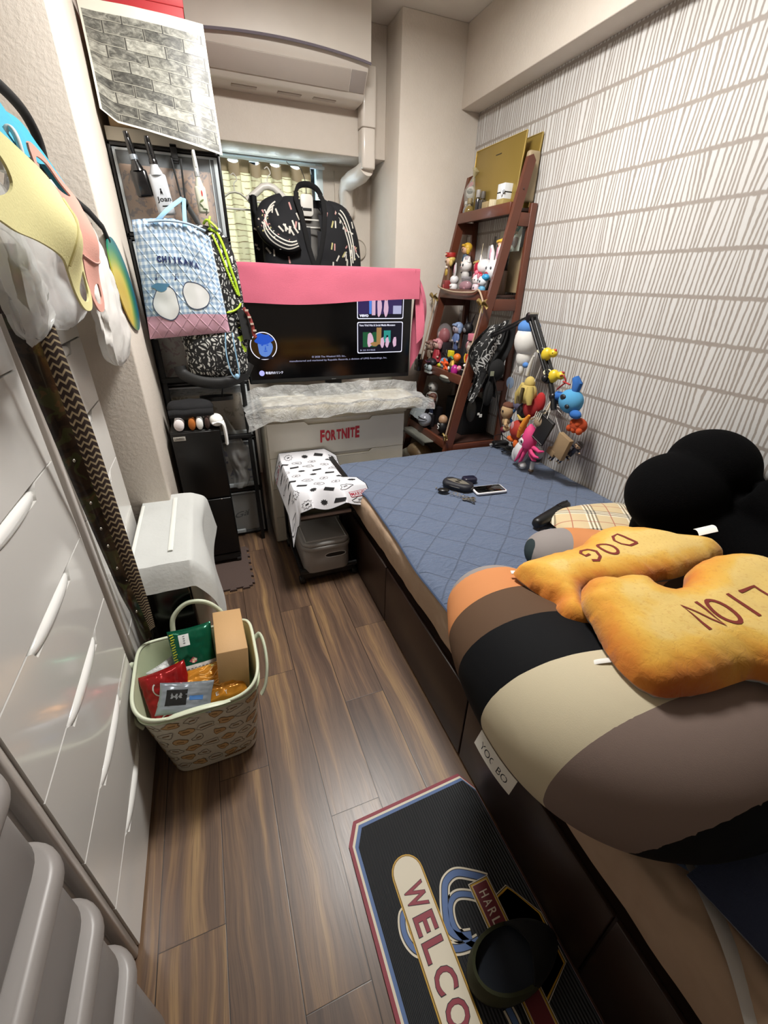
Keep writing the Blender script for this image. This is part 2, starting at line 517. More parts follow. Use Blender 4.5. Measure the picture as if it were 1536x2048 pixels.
# window wall with its opening
mb = MB()
X0, X1, Z0, Z1 = .02, .80, .95, 1.965
mb.box((-.241, 3.2, 0), (X0, 3.3, 2.52), WALL).box((X1, 3.2, 0), (1.137, 3.3, 2.52), WALL)
mb.box((X0, 3.2, 0), (X1, 3.3, Z0), WALL).box((X0, 3.2, Z1), (X1, 3.3, 2.52), WALL)
struct('wall_back', mb)
struct('wall_back_lintel', MB().box((-.241, 2.94, 1.968), (1.137, 3.2, 2.52), WALL, .004, 2, smooth=False))
FR = M('window_frame_white', '#d5e2e6', .35)
DARK = M('night_glass', '#0a0c10', .08, spec=.6)
def frosted():
    m, t = newmat('wired_frosted_glass')
    x, y, z = t.xyz(t.pos())
    g = lambda v: t.step(t.math('ABSOLUTE', t.math('SUBTRACT', t.math('FRACT', t.math('DIVIDE', v, .05)), .5)), .475, .012)
    w_ = t.math('MAXIMUM', g(x), g(z))
    t.color(t.mix(w_, '#dfe8ea', '#3a3e40')); t.b.inputs['Roughness'].default_value = .4
    tr = t.n('ShaderNodeBsdfTranslucent', ins={0: t.mix(w_, '#e4eef2', '#2a2c2e')}); mx = t.n('ShaderNodeMixShader', ins={0: .8})
    t.t.links.new(t.b.outputs[0], mx.inputs[1]); t.t.links.new(tr.outputs[0], mx.inputs[2]); t.t.links.new(mx.outputs[0], t.out.inputs[0])
    return m
win = struct('window_1', MB().box((X0, 3.262, Z0), (X1, 3.268, Z1), frosted()))
mb = MB(); w = .038
for a, b in (((X0 - .02, 3.185, Z0 - .02), (X0 + w, 3.27, Z1)), ((X1 - w * .55, 3.185, Z0 - .02), (X1 + .022, 3.27, Z1)),
             ((X0, 3.19, Z1 - .02), (X1, 3.27, Z1 + .0)), ((X0, 3.17, Z0 - .02), (X1, 3.27, Z0 + w))):
    mb.box(a, b, FR, .003)
mb.box((.395, 3.235, Z0), (.43, 3.262, Z1), M('black_sash', '#111214', .4), .002)
mb.box((X1 - .055, 3.235, Z0), (X1 - .021, 3.262, Z1), M('black_sash', '#111214', .4), .002)
build('window_frame', mb, win)
struct('baseboard_left', MB().box((-.243, 1.715, 0), (-.232, 3.2, .06), M('baseboard', '#cfc7ba', .5), .002))
# ================================================================= WHITE CHESTS ON THE LEFT
PLW = M('white_gloss_plastic', '#dcdad6', .16, coat=.4, var=.01)
PLS = M('white_gloss_plastic_carcass', '#cfc9c3', .22, coat=.3, var=.01)
PLH = M('white_gloss_handle', '#efefec', .12, coat=.6, var=.01)
DGAP = M('drawer_gap', '#3a3633', .7)
def chest(y0, y1, label, hy, top=1.375):
    t = thing('drawer_chest', (-.6, (y0 + y1) / 2, 0), label, 'chest of drawers', 'white plastic drawer chests')
    xf, xb = -.358, -.855
    b = MB()
    b.box((xb, y0, 0), (xf - .03, y1, top), PLS, .008)
    b.box((xf - .03, y0, 0), (xf - .004, y0 + .022, top), PLS, .006)
    b.box((xf - .03, y1 - .022, 0), (xf - .004, y1, top), PLS, .006)
    b.box((xf - .03, y0, top - .02), (xf - .002, y1, top), PLS, .004)
    build('carcass', b, t)
    zs = [.012, .205, .402, .605, .795, .99, 1.182, top - .012]
    for a, c in zip(zs, zs[1:]):
        dmb = MB()
        ya, yb = y0 + .020, y1 - .020
        # front panel with a notch at the top for the scooped handle
        h0, h1 = hy
        P = [(ya, a + .0025), (yb, a + .0025), (yb, c - .002)]
        if c < top - .05:
            P += [(h1 + .02, c - .002), (h1 + .006, c - .012), (h1 - .004, c - .030), (h0 + .004, c - .030), (h0 - .006, c - .012), (h0 - .02, c - .002)]
        P += [(ya, c - .002)]
        dmb.prism(P, xf - .028, xf, PLW, axis=0)
        o = build('drawer', dmb, t)
        if c < top - .05:
            hm = MB()
            hm.ball((xf - .010, (h0 + h1) / 2, c - .017), (.017, (h1 - h0) / 2 + .008, .0155), PLH, 24, 16, sq=.85)
            o['_w'] = t['_w']
            build('handle', hm, o)
    return t
chest(.512, 1.082, 'tall white glossy plastic drawer chest beside the clear bins, nearer the camera', (.69, .925))
chest(1.118, 1.635, 'tall white glossy plastic drawer chest behind the hanging belts, against the wall corner', (1.27, 1.475))

# frosted bins nearest the camera
FROST = M('frosted_plastic', '#8f8b89', .42, alpha=.90, var=.02)
FROSTR = M('frosted_plastic_rim', '#9a9592', .38, alpha=.95, var=.02)
names = ['frosted grey plastic bin, topmost of the stack', 'frosted grey plastic bin, second from the top of the stack',
         'frosted grey plastic bin, second from the bottom of the stack', 'frosted grey plastic bin at the bottom of the stack on the floor']
for k, zt in enumerate((.862, .688, .514, .325)):
    zb = (.704, .530, .341, .004)[k]
    t = thing('storage_bin', (-.55, .1, zb), names[k], 'storage bin', 'frosted bins stacked beside the white chests')
    b = MB()
    b.rbox((-.84, -.42, zb), (-.292, .418, zt - .012), .055, FROST, 8, .02)
    build('bin_body', b, t)
    b = MB()
    b.rbox((-.848, -.428, zt - .034), (-.280, .432, zt), .062, FROSTR, 8, .011)
    build('rim', b, t)
    b = MB()
    b.rbox((-.72, -.3, zb + .012), (-.36, .33 - .03 * k, zt - .05), .04, M(f'bin_contents_{k}', ['#5c6068', '#6d6a66', '#4a4d58', '#6b6362'][k], .8), 5, .03)
    build('contents', b, t)
one('storage_box', MB().rbox((-.85, -.42, .8625), (-.300, .385, 1.05), .05, FROST, 8, .015), 'grey frosted box sitting on top of the bin stack, at the picture edge', 'storage bin')

# ================================================================= BED
WENGE = M('dark_brown_wood', '#2a1b14', .38, var=.10, vscale=20)
t = thing('low_bed', (1.08, .9, 0), 'dark brown low bed frame with drawers along its side, under the mattress', 'bed')
build('frame_body', MB().box((.560, -.30, 0), (1.61, 1.985, .285), WENGE, .003), t)
for a, b_ in ((-.295, .135), (.141, .66), (.666, 1.32), (1.326, 1.98)):
    build('side_drawer', MB().box((.549, a, .008), (.562, b_, .296), WENGE, .003), t)
build('foot_panel', MB().box((.552, 1.975, 0), (1.612, 1.995, .315), WENGE, .003), t)

def sheet_mat():
    m, t = newmat('tan_mattress_cover')
    n = t.noise(t.obj(), 14, 3, .5, 1.0)
    t.color(t.mix(n, '#a98f77', '#b79e86')); t.b.inputs['Roughness'].default_value = .85
    w = t.n('ShaderNodeTexWave', ins={'Vector': t.obj(), 'Scale': 7, 'Distortion': 9, 'Detail': 2}).outputs[0]
    t.bump(w, .35, .012); return m
SHEET = sheet_mat()
def bedside(u, v):
    return None
mb = MB()
# mattress with slightly sagging soft sides
def matt(u, v):
    ang = 2 * PI * v
    ry = .085; n_ = 4
    c, s_ = math.cos(ang), math.sin(ang)
    x = 1.085 + .535 * math.copysign(abs(c) ** .22, c); z = .395 + .082 * math.copysign(abs(s_) ** .35, s_)
    y = -.30 + u * 2.31
    e = min(1, min(u, 1 - u) / .03); k = .93 + .07 * math.sqrt(max(0, 1 - (1 - e) ** 2))
    wob = .006 * nz(y * 6, z * 9, 1) + .004 * nz(y * 17, z * 5, 3)
    return (1.085 + (x - 1.085) * k + (wob if c < 0 else 0), y, .395 + (z - .395) * k)
mb.grid(matt, 90, 56, SHEET)
n0 = len(mb.v)
W_ = 91
mb.f.append([j * W_ for j in range(56)]); mb.m.append(0); mb.smooth.append(True)
mb.f.append([j * W_ + 90 for j in range(56)][::-1]); mb.m.append(0); mb.smooth.append(True)
one('mattress', mb, 'tan mattress in a wrinkled fitted cover on the dark bed frame', 'mattress')
one('mattress_tag', MB().box((.5435, 1.70, .405), (.5450, 1.722, .45), M('white_tag', '#d8d4c8', .7)), 'small white tag stitched on the tan mattress side by its foot end', 'tag')
# white elastic strap of the pad over the corner by the camera
mb = MB(); mb.tube(cr([(.72, .30, .483), (.66, .17, .4815), (.598, .03, .474), (.546, -.06, .44), (.535, -.12, .34)], 6), 1, M('strap_grey', '#c4c2bf', .8), 8, flat=(.03, .003), up=(.3, 0, 1))
one('elastic_strap', mb, 'grey white elastic strap crossing the tan mattress corner near the camera', 'strap')

def pad_mat():
    m, t = newmat('blue_quilted_pad')
    x, y, z = t.xyz(t.obj())
    wx = t.math('MULTIPLY_ADD', t.noise(t.comb(x, y), 3, 2), .05, x); wy = t.math('MULTIPLY_ADD', t.noise(t.comb(y, x), 3, 2), .05, y)
    a = t.math('ADD', wx, wy); b = t.math('SUBTRACT', wx, wy)
    def ln(v):
        fr = t.math('FRACT', t.math('DIVIDE', v, .17))
        return t.math('ABSOLUTE', t.math('SUBTRACT', fr, .5))
    e = t.math('SUBTRACT', .5, t.math('MAXIMUM', ln(a), ln(b)))
    q = t.step(e, .018, .018)
    wr = t.noise(t.comb(t.math('MULTIPLY', x, 2.2), t.math('MULTIPLY', y, 4.5)), 9, 3, .5, 1.2)
    weave = t.noise(t.obj(), 420, 2)
    base = t.mix(t.noise(t.obj(), 240, 2), '#4d5970', '#5f6d86')
    t.color(t.mix(q, '#48546a', base)); t.b.inputs['Roughness'].default_value = .9
    t.b.inputs['Sheen Weight'].default_value = .25
    hgt = t.math('ADD', t.math('MULTIPLY', q, .9), t.math('MULTIPLY_ADD', wr, 1.9, t.math('MULTIPLY', weave, .07)))
    t.bump(hgt, .42, .012); return m
PAD = pad_mat()
mb = MB()
def padfn(u, v):
    y = -.28 + v * (2.335)
    # left edge hangs a little over the mattress side and wavers
    xl = .560 + .012 * math.sin(y * 5.1) + .010 * nz(y * 3, 1)
    if y < .20: xl += (.20 - y) * .75
    x = xl + u * (1.607 - xl)
    z = .4855 + .004 * nz(x * 9, y * 9, 2) + .003 * nz(x * 4, y * 14, 5)
    e = (x - xl)
    if e < .03: z -= (.03 - e) ** 2 * 14
    d = 2.055 - y
    if d < .05: z -= (.05 - d) ** 2 * 9
    return (x, y, z + .006)
mb.grid(padfn, 120, 220, PAD, thick=.008)
mb.tube([Vector(padfn(0, k / 80)) + V(0, 0, -.004) for k in range(81)], .0055, M('pad_piping', '#42526e', .8), 6)
pad = one('bed_pad', mb, 'blue quilted bed pad spread over the mattress', 'bed pad')

# ================================================================= BROWN PUZZLE MATS
FOAM = M('brown_foam', '#55453f', .92, bump=.5, bscale=300)
def puzzle(x0, x1, y0, y1, sides):
    P = []
    def edge(a, b, teeth):
        a, b = Vector(a), Vector(b); d = (b - a); n = Vector((d.y, -d.x)).normalized(); L = d.length
        if not teeth: P.append(tuple(a)); return
        k = max(3, int(L / .055)); P.append(tuple(a))
        for i in range(k):
            s0, s1 = (i + .25) / k, (i + .75) / k
            if i % 1 == 0:
                for s, o in ((s0 + .06 / k, 0), (s0 - .03 / k, .012), (s1 + .03 / k, .012), (s1 - .06 / k, 0)):
                    q = a + d * s + n * o; P.append((q.x, q.y))
    c = [(x0, y0), (x1, y0), (x1, y1), (x0, y1)]
    for i in range(4): edge(c[i], c[(i + 1) % 4], sides[i])
    return P
def pmat(x0, x1, y0, y1, sides, label):
    mb = MB(); mb.prism(puzzle(x0, x1, y0, y1, sides), 0.0005, .011, FOAM)
    one('foam_mat', mb, label, 'foam mat', 'brown foam mats along the left wall')
pmat(-.225, .022, 1.775, 2.14, (1, 1, 0, 0), 'brown interlocking foam mat under the black two-tier bin')
pmat(-.232, -.145, 1.30, 1.760, (0, 1, 0, 0), 'brown interlocking foam mat edge showing beside the white air purifier')

# ================================================================= DOORMAT
def mat_mat():
    m, t = newmat('ribbed_black_rubber')
    x, y, z = t.xyz(t.pos())
    s_ = t.math('SINE', t.math('MULTIPLY', t.math('ADD', x, 0), 2 * PI / .0072))
    t.color('#25272a'); t.b.inputs['Roughness'].default_value = .62
    t.bump(s_, .8, .0015); return m
RUB = mat_mat()
RED_, CRM, BLU, YEL = M('mat_red', '#8a2f3e', .6), M('mat_cream', '#d9d0bb', .6), M('mat_blue', '#4f6a9b', .6), M('mat_yellow', '#c59a2e', .6)
MAR = M('mat_maroon', '#6a2028', .6); INK = M('mat_ink', '#14161c', .6)
t = thing('doormat', (.34, .2, 0), 'black ribbed rubber welcome mat with red white and blue border, lying beside the bed', 'doormat')
def oct_(d):
    x0, x1, y0, y1, c = .1435 + d, .546 - d * .1, -.16 + d, .612 - d, .052 - d * .42
    return [(x0 + c * .55, y0), (x1 - c, y0), (x1, y0 + c), (x1, y1 - c), (x1 - c * .55, y1), (x0 + c * .55, y1 - .012), (x0, y1 - c - .012), (x0, y0 + c)]
b = MB(); b.prism(oct_(0), .0006, .0070, RED_); build('mat_base', b, t)
b = MB()
for d, h, mm in ((.0090, .0074, CRM), (.0150, .0078, BLU), (.0235, .0082, RUB)):
    b.prism(oct_(d), .0066, h, mm)
# banner with rounded ends, lettering reads away from the camera's left to the bottom
zt = .0084
def P2(x, y): return (x, y)
def flat(sh, mat, o=(0, 0), k=0): b.add([(x + o[0], y + o[1], zt + k * .0004) for x, y in sh[0]], sh[1], mat)
def cap_(cx, w, ya, yb, n=12):
    return poly2d([(cx + w / 2 * math.cos(a), yb + w / 2 * math.sin(a)) for a in [PI * i / n for i in range(n + 1)]] +
                  [(cx + w / 2 * math.cos(a), ya + w / 2 * math.sin(a)) for a in [PI + PI * i / n for i in range(n + 1)]])
# blue script swirls outlined in cream
def swirl(pts, w):
    p = [tuple(q) for q in cr(pts, 8)]
    flat(stroke2d(p, w + .012), CRM, k=1); flat(stroke2d(p, w + .0035), INK, k=2); flat(stroke2d(p, w), BLU, k=3)
swirl([(.455, .352), (.425, .372), (.385, .392), (.352, .385), (.335, .360), (.322, .330), (.316, .305), (.330, .285), (.36, .275)], .014)
swirl([(.440, .30), (.405, .335), (.365, .352), (.338, .338), (.330, .300), (.352, .262), (.385, .245)], .011)
swirl([(.262, .352), (.228, .368), (.214, .335), (.226, .300), (.262, .277)], .011)
swirl([(.285, .285), (.315, .268), (.345, .262), (.372, .262)], .012)
swirl([(.375, .232), (.348, .240), (.338, .222), (.350, .204), (.376, .206)], .011)
swirl([(.345, .085), (.372, .115), (.372, .150)], .012)
for w_, mm, k in ((.0835, YEL, 4), (.0780, INK, 5), (.0755, YEL, 6), (.0735, CRM, 7)):
    flat(cap_(.268, w_, -.06, .435 - .0), mm, k=k)
Rm = lambda sh, dx, dy: move2d(sh, dx, dy, -PI / 2)
yy = .412
for ch, w_ in (('W', .050), ('E', .036), ('L', .036), ('C', .040), ('O', .044), ('M', .05), ('E', .036)):
    sh = fit2d(text2d(ch, 1, .02), w_, .050)
    sh2 = fit2d(text2d(ch, 1, .035), w_ + .003, .053)
    flat(Rm(sh2, .268, yy - w_ / 2), INK, k=8); flat(Rm(sh, .268, yy - w_ / 2), RED_, k=9)
    yy -= w_ + .012
# the bar and shield badge
def quad(x0, x1, y0, y1): return poly2d([(x0, y0), (x1, y0), (x1, y1), (x0, y1)])
for g, mm, k in ((.008, CRM, 4), (.006, INK, 5), (.0045, YEL, 6), (.001, CRM, 7), (0, MAR, 8)):
    flat(quad(.410 - g, .450 + g, .06 - g, .352 + g), mm, k=k)
for g, mm, k in ((.008, CRM, 1), (.006, INK, 2), (.004, YEL, 3), (0, MAR, 3)):
    flat(poly2d([(.455, .13 - g), (.530 + g, .16), (.534 + g, .25), (.505, .300 + g), (.492, .318 + g), (.455, .31 + g)]), mm, k=k + .1)
yy = .338
for ch in 'HARLEY':
    flat(Rm(fit2d(text2d(ch, 1, .008), .0125, .022), .430, yy - .008), CRM, k=9); yy -= .0185
build('print', b, t)

# ================================================================= SLIPPER on the mat
OLV, NAVY, BLKF = M('olive_canvas', '#34371f', .9), M('navy_lining', '#20262f', .9), M('black_felt', '#0c0c0d', .95)
t = thing('slipper', (.45, .22, .009), 'dark olive slipper with navy insole, lying on the doormat', 'slipper')
def sl(u, v):  # sole outline swept
    return None
c0 = V(.425, .205, .0)
def spt(a, r=1.0, z=0.0):  # a: angle; long axis along +x
    L, Wd = .115, .060
    x = math.cos(a) * L; y = math.sin(a) * Wd * (1.0 - .12 * math.cos(a))
    return c0 + V(x * r, y * r, z)
ring = [2 * PI * i / 40 for i in range(40)]
b = MB(); b.prism([(spt(a).x, spt(a).y) for a in ring], .0122, .026, BLKF); build('sole', b, t)
b = MB(); b.prism([(spt(a, .9).x, spt(a, .9).y) for a in ring], .026, .034, NAVY); build('insole', b, t)
b = MB()
hs = [a for a in [PI * .42 + (PI * 1.16) * i / 24 for i in range(25)]]
def heel(u, v):
    a = PI * .42 + PI * 1.16 * u; k = math.sin(PI * u) ** .6
    return spt(a, 1.0 + .03 * math.sin(PI * v) - .05 * v, .018 + (.05 * k + .01) * v)
b.grid(heel, 24, 6, OLV, thick=.007); build('heel_rim', b, t)
b = MB()
def vamp(u, v):
    a = -PI * .5 + PI * u; k = v
    p = spt(a, 1.0, .018); q = spt(a * 1.0, .35 + .0 * u, .085)
    w_ = math.sin(k * PI / 2)
    m_ = p.lerp(c0 + V(.03 + .06 * math.cos(a) * (1 - k), math.sin(a) * .058 * (1 - k), 0), k)
    m_.z = .018 + .06 * w_
    return m_
b.grid(vamp, 24, 10, BLKF, thick=.005); build('upper', b, t)
# ================================================================= CLEAR DRAWER TOWER with black frames
BLK = M('black_plastic', '#0e0e10', .35)
BLKM = M('black_matte', '#0b0b0c', .7)
CLR = M('clear_plastic', '#aeb4b8', .12, alpha=.22)
CLRE = M('clear_plastic_edge', '#c9d0d3', .15, alpha=.6)
def pattern(name, c1, c2, scale=20, thr=.55, rough=.7, c3=None):
    m, t = newmat(name)
    if t is None: return m
    n = t.noise(t.obj(), scale, 3, .6, .6)
    c = t.mix(t.step(n, thr, .02), c1, c2)
    if c3: c = t.mix(t.step(t.noise(t.obj(), scale * .6, 2), .60, .02), c, c3)
    t.color(c); t.b.inputs['Roughness'].default_value = rough
    return m
RX0, RX1, RY0, RY1 = -.236, .165, 2.29, 2.72
zb = [.004, .300, .600, .895, 1.192, 1.488, 1.790]
cont = [('#c9c7bf', None), ('#c9c4ba', '#6e6a86'), ('#b7a489', '#8c7a55'), ('#a99a8c', '#8a5d54'), ('#55504c', '#8f8a80'), ('#c29a78', '#8a6f63')]
pos = ['at the bottom of the drawer tower', 'second from the bottom of the drawer tower', 'third from the bottom of the drawer tower',
       'fourth from the bottom, behind the hanging backpack', 'fifth from the bottom, behind the gingham bag', 'topmost in the tower, under the brick print sheet']
for i, (a, b_) in enumerate(zip(zb, zb[1:])):
    t = thing('clear_drawer_unit', ((RX0 + RX1) / 2, 2.5, a), 'black framed clear plastic drawer unit ' + pos[i], 'drawer unit', 'clear drawer units of the tower')
    f_ = MB(); w = .011
    for x in (RX0, RX1 - w): f_.box((x, RY0, a), (x + w, RY1, b_ - .003), BLK, .002)
    f_.box((RX0, RY0, a), (RX1, RY1, a + w), BLK, .002).box((RX0, RY0, b_ - .003 - w), (RX1, RY1, b_ - .003), BLK, .002)
    f_.box((RX0, RY1 - w, a), (RX1, RY1, b_ - .003), BLK)
    build('black_frame', f_, t)
    d_ = MB(); x0, x1, z0, z1 = RX0 + w + .003, RX1 - w - .003, a + w + .003, b_ - w - .008
    d_.box((x0, RY0 - .004, z0), (x1, RY0 + .002, z1), CLR, .003)
    for q in ((x0, x0 + .010), (x1 - .014, x1), (x1 - .030, x1 - .026)):
        d_.box((q[0], RY0 - .007, z0), (q[1], RY0 - .003, z1), CLRE, .001)
    d_.box((x0, RY0 - .007, z1 - .008), (x1, RY0 - .003, z1), CLRE, .001)
    dr = build('drawer_front', d_, t); dr['_w'] = t['_w']
    h_ = MB(); hx = (x0 + x1) / 2
    h_.box((hx + (.02 if i else -.14), RY0 - .022, z0 + .006), (x1 - (.02 if i else .11), RY0 - .005, z0 + .030), CLRE, .006, 3)
    build('handle', h_, dr)
    c_ = MB(); c1, c2 = cont[i]
    cm = M(f'drawer_paper_{i}', c1, .7) if not c2 else pattern(f'drawer_things_{i}', c1, c2, 16 + 5 * i, .56)
    c_.box((x0 + .008, RY0 + .012, z0 + .004), (x1 - .03, RY1 - .05, z1 - .025 - .01 * (i % 3)), cm, .006)
    if i == 0:
        decal(c_, fit2d(text2d('Gä', 1, .01, .35), .085, .034), BLK, (-.005 + .04, RY0 + .012, .135), (1, 0, .18), (-.1, 0, 1), .001)
    if i == 5:
        for k in range(26):
            rr = random.Random(k); decal(c_, move2d(poly2d([(-.003, 0), (0, -.004), (.003, 0), (.0035, .016), (0, .02), (-.0035, .016)]), 0, 0, rr.random() * 6), M('brush_print', '#8f7a6c', .7),
                                         (x0 + .03 + rr.random() * .30, RY0 + .012, z0 + .03 + rr.random() * .19), (1, 0, 0), (0, 0, 1), .001)
    build('contents', c_, t)
# cream board lying on top of the tower, and boxes above it under the brick print
CREAM = M('cream_card', '#cfc8b8', .7)
one('cream_board', MB().box((-.232, 2.292, 1.7905), (.158, 2.72, 1.832), CREAM, .002), 'cream storage board lying on top of the clear drawer tower', 'board')
one('cardboard_box', MB().box((-.212, 2.30, 1.8325), (.095, 2.70, 2.105), M('kraft', '#a98e6c', .8), .003), 'plain storage box hidden behind the brick print sheet on the drawer tower', 'box')
# red shoe box with white print
mb = MB(); mb.box((-.165, 2.31, 2.1055), (.105, 2.66, 2.232), M('red_card', '#b02a30', .55), .002); mb.box((-.168, 2.307, 2.19), (.108, 2.663, 2.236), M('red_card', '#b02a30', .55), .002)
decal(mb, fit2d(text2d('nning', 1, .01, .3), .12, .026), M('white_print', '#e2dbd3', .6), (-.06, 2.307, 2.137), (1, 0, 0), (0, 0, 1), .0035)
decal(mb, stroke2d([(-.03, .01), (-.01, 0), (.02, .004), (.05, .016)], .006), M('white_print', '#e2dbd3', .6), (.018, 2.307, 2.125), (1, 0, 0), (0, 0, 1), .0035)
one('shoe_box', mb, 'red shoe box with white lettering on top of the tower, above the brick print sheet', 'box')

# brick print sheet
def brick_mat():
    m, t = newmat('brick_print_paper')
    u, v, _ = t.xyz(t.uv())
    uu = t.math('MULTIPLY_ADD', t.noise(t.uv(), 9, 2), .012, u); vv = t.math('MULTIPLY_ADD', t.noise(t.uv(), 7, 2), .018, v)
    br = t.n('ShaderNodeTexBrick', offset=.5, ins={'Vector': t.comb(t.math('MULTIPLY', uu, 3.1), t.math('MULTIPLY', vv, 10.4), 0), 'Color1': (0, 0, 0), 'Color2': (1, 1, 1), 'Mortar': (.5, .5, .5),
             'Scale': 1.0, 'Mortar Size': .035, 'Mortar Smooth': .35, 'Bias': 0.0, 'Brick Width': 1.0, 'Row Height': 1.0})
    bw = t.n('ShaderNodeSeparateColor', ins={0: br.outputs[0]}).outputs[0]
    n1 = t.noise(t.comb(t.math('MULTIPLY', u, 1.0), t.math('MULTIPLY', v, 1.6), 0), 14, 5, .7, .6)
    tone = t.math('ADD', t.math('MULTIPLY', bw, .30), t.math('MULTIPLY', n1, .95))
    c = t.ramp(tone, [(.34, '#2e2e2c'), (.52, '#5a5a55'), (.66, '#85857d'), (.84, '#b2b2a8'), (1, '#c9c9bf')])
    shad = t.n('ShaderNodeTexBrick', offset=.5, ins={'Vector': t.comb(t.math('MULTIPLY', uu, 3.1), t.math('MULTIPLY_ADD', vv, 10.4, .06), 0), 'Color1': (0, 0, 0), 'Color2': (0, 0, 0), 'Mortar': (1, 1, 1),
             'Scale': 1.0, 'Mortar Size': .022, 'Mortar Smooth': .2, 'Brick Width': 1.0, 'Row Height': 1.0})
    c = t.mix(br.outputs['Fac'], c, '#a5a498')
    c = t.mix(t.math('MULTIPLY', shad.outputs['Fac'], .9), c, '#2e2d2d')
    e = t.math('MINIMUM', t.math('MINIMUM', u, t.math('SUBTRACT', 1.0, u)), t.math('MULTIPLY', t.math('MINIMUM', v, t.math('SUBTRACT', .93, v)), 1.0))
    c = t.mix(t.step(e, .018, .002), '#dedccf', c)
    t.color(c); t.b.inputs['Roughness'].default_value = .42
    return m
mb = MB()
def paper(u, v):
    x = -.226 + u * .39; 
    top, bot = 2.150 - .004 * u, 1.838 - .062 * u
    if u < .12: bot += (.12 - u) * .22
    z = bot + (top - bot) * v
    y = 2.268 - .012 * math.sin(PI * u) + .004 * nz(u * 4, v * 3)
    # right edge curls forward and away at the bottom
    if u > .84: y += (u - .84) * .12 * (1.2 - v); x += (u - .84) * .06 * (1 - v)
    y -= .035 * (1 - v) ** 2
    return (x, y, z)
mb.grid(paper, 40, 40, brick_mat(), thick=.0006)
mb.add([paper(u / 10, 1) for u in range(11)] + [V(paper(u / 10, 1)[0], 2.36, 2.1515) for u in range(11)], [[i, i + 1, i + 12, i + 11] for i in range(10)], M('paper_back', '#d8d4c8', .5), True)
one('brick_print_sheet', mb, 'glossy sheet printed with grey bricks, draped over the boxes on the drawer tower', 'poster')
# clip of small blue triangle
one('blue_clip', MB().prism([(.0, 2.136), (.028, 2.133), (.014, 2.147)], 2.262, 2.266, M('clip_blue', '#3a4d80', .4), axis=1), 'small blue triangular clip at the top of the brick print sheet', 'clip')

# black metal frame standing before the tower
t = thing('folding_stand', (-.05, 2.22, 0), 'black metal folding stand before the drawer tower, below the backpack', 'stand')
for x in (-.222, .118): build('leg', MB().box((x, 2.205, 0), (x + .020, 2.228, 1.10), BLKM, .003), t)
for z in (.915, .62): build('cross_bar', MB().box((-.222, 2.202, z), (.138, 2.226, z + .022), BLKM, .003), t)

# ================================================================= AIR CONDITIONER
ACW = M('ac_white', '#d8d0c6', .3, coat=.3)
ACG = M('ac_grey', '#9d948e', .4); ACL = M('ac_louver', '#b5aba2', .4); ACD = M('ac_dark_line', '#77707a', .4)
t = thing('air_conditioner', (.53, 2.83, 2.15), 'white wall air conditioner mounted on the lintel above the window', 'air conditioner')
prof = [(2.94, 2.165), (2.815, 2.165), (2.795, 2.172), (2.722, 2.258), (2.708, 2.285), (2.698, 2.49), (2.94, 2.50)]
b = MB(); b.prism(prof, .13, .952, ACW, axis=0); build('housing', b, t)
b = MB()
def acp(u, v):
    x = .125 + .832 * u; arc = .024 * math.sin(PI * u) ** .8
    z = 2.280 + arc * (1 - v) + v * .225
    return (x, 2.690 - .008 * math.sin(PI * min(1, u * 1.0)) , z)
b.grid(acp, 24, 4, ACW, thick=.008); build('front_panel', b, t)
b = MB(); b.tube([V(*acp(i / 24, 0)) + V(0, -.001, -.004) for i in range(25)], .0055, ACD, 6); build('panel_edge', b, t)
b = MB(); b.box((.16, .002, -.006), (.865, .088, .002), ACL, .002)
b.xf(Matrix.Translation((0, 2.722, 2.258)) @ Matrix.Rotation(-.86, 4, 'X')); build('louver', b, t)
b = MB(); b.box((.87, .002, -.004), (.948, .088, .002), ACG, .001)
b.xf(Matrix.Translation((0, 2.722, 2.258)) @ Matrix.Rotation(-.86, 4, 'X'))
build('control_strip', b, t)
for x in (.30, .52, .70): build('vent_slot', MB().box((x, 2.84, 2.162), (x + .12, 2.87, 2.166), ACL, .002), t)
# pipe cover and wall sleeve
t = thing('pipe_cover', (1.01, 2.9, 1.83), 'white pipe cover running from the air conditioner down into the back wall', 'pipe cover')
b = MB(); b.rbox((.965, 2.855, 2.085), (1.052, 2.94, 2.33), .018, ACW, 5, .004); build('upper_duct', b, t)
b = MB(); b.rbox((.968, 2.858, 1.905), (1.049, 2.94, 2.084), .018, ACW, 5, .008)
b.tube([(1.008, 2.899, 1.918), (.995, 2.96, 1.895), (.975, 3.06, 1.885), (.962, 3.13, 1.872), (.958, 3.155, 1.83), (.965, 3.165, 1.74)], [.044, .046, .047, .046, .045, .042], ACW, 14, flat=None)
b.ball((.966, 3.165, 1.735), (.052, .04, .052), ACW); build('elbow', b, t)
b = MB(); b.prism([(.965 + .068 * math.cos(a), 1.735 + .062 * math.sin(a)) for a in [PI + PI * i / 14 for i in range(15)]] + [(1.033, 1.94), (.897, 1.94)], 3.188, 3.1995, M('sleeve_plate', '#cabfb2', .5), axis=1); build('wall_plate', b, t)
t = thing('vent_cover', (1.045, 3.19, 1.49), 'round flush vent cover on the back wall beside the hanging jacket', 'vent')
b = MB(); b.cyl((1.045, 3.199, 1.53), (1.045, 3.186, 1.53), .062, M('vent_cream', '#cbc1b4', .5), n=32, bev=.003); build('disc', b, t)
b = MB(); b.tube([(1.045 + .058 * math.cos(a), 3.184, 1.53 + .058 * math.sin(a)) for a in [2 * PI * i / 32 for i in range(32)]], .003, M('vent_ring', '#b3a99c', .5), 6, closed=True); build('ring', b, t)

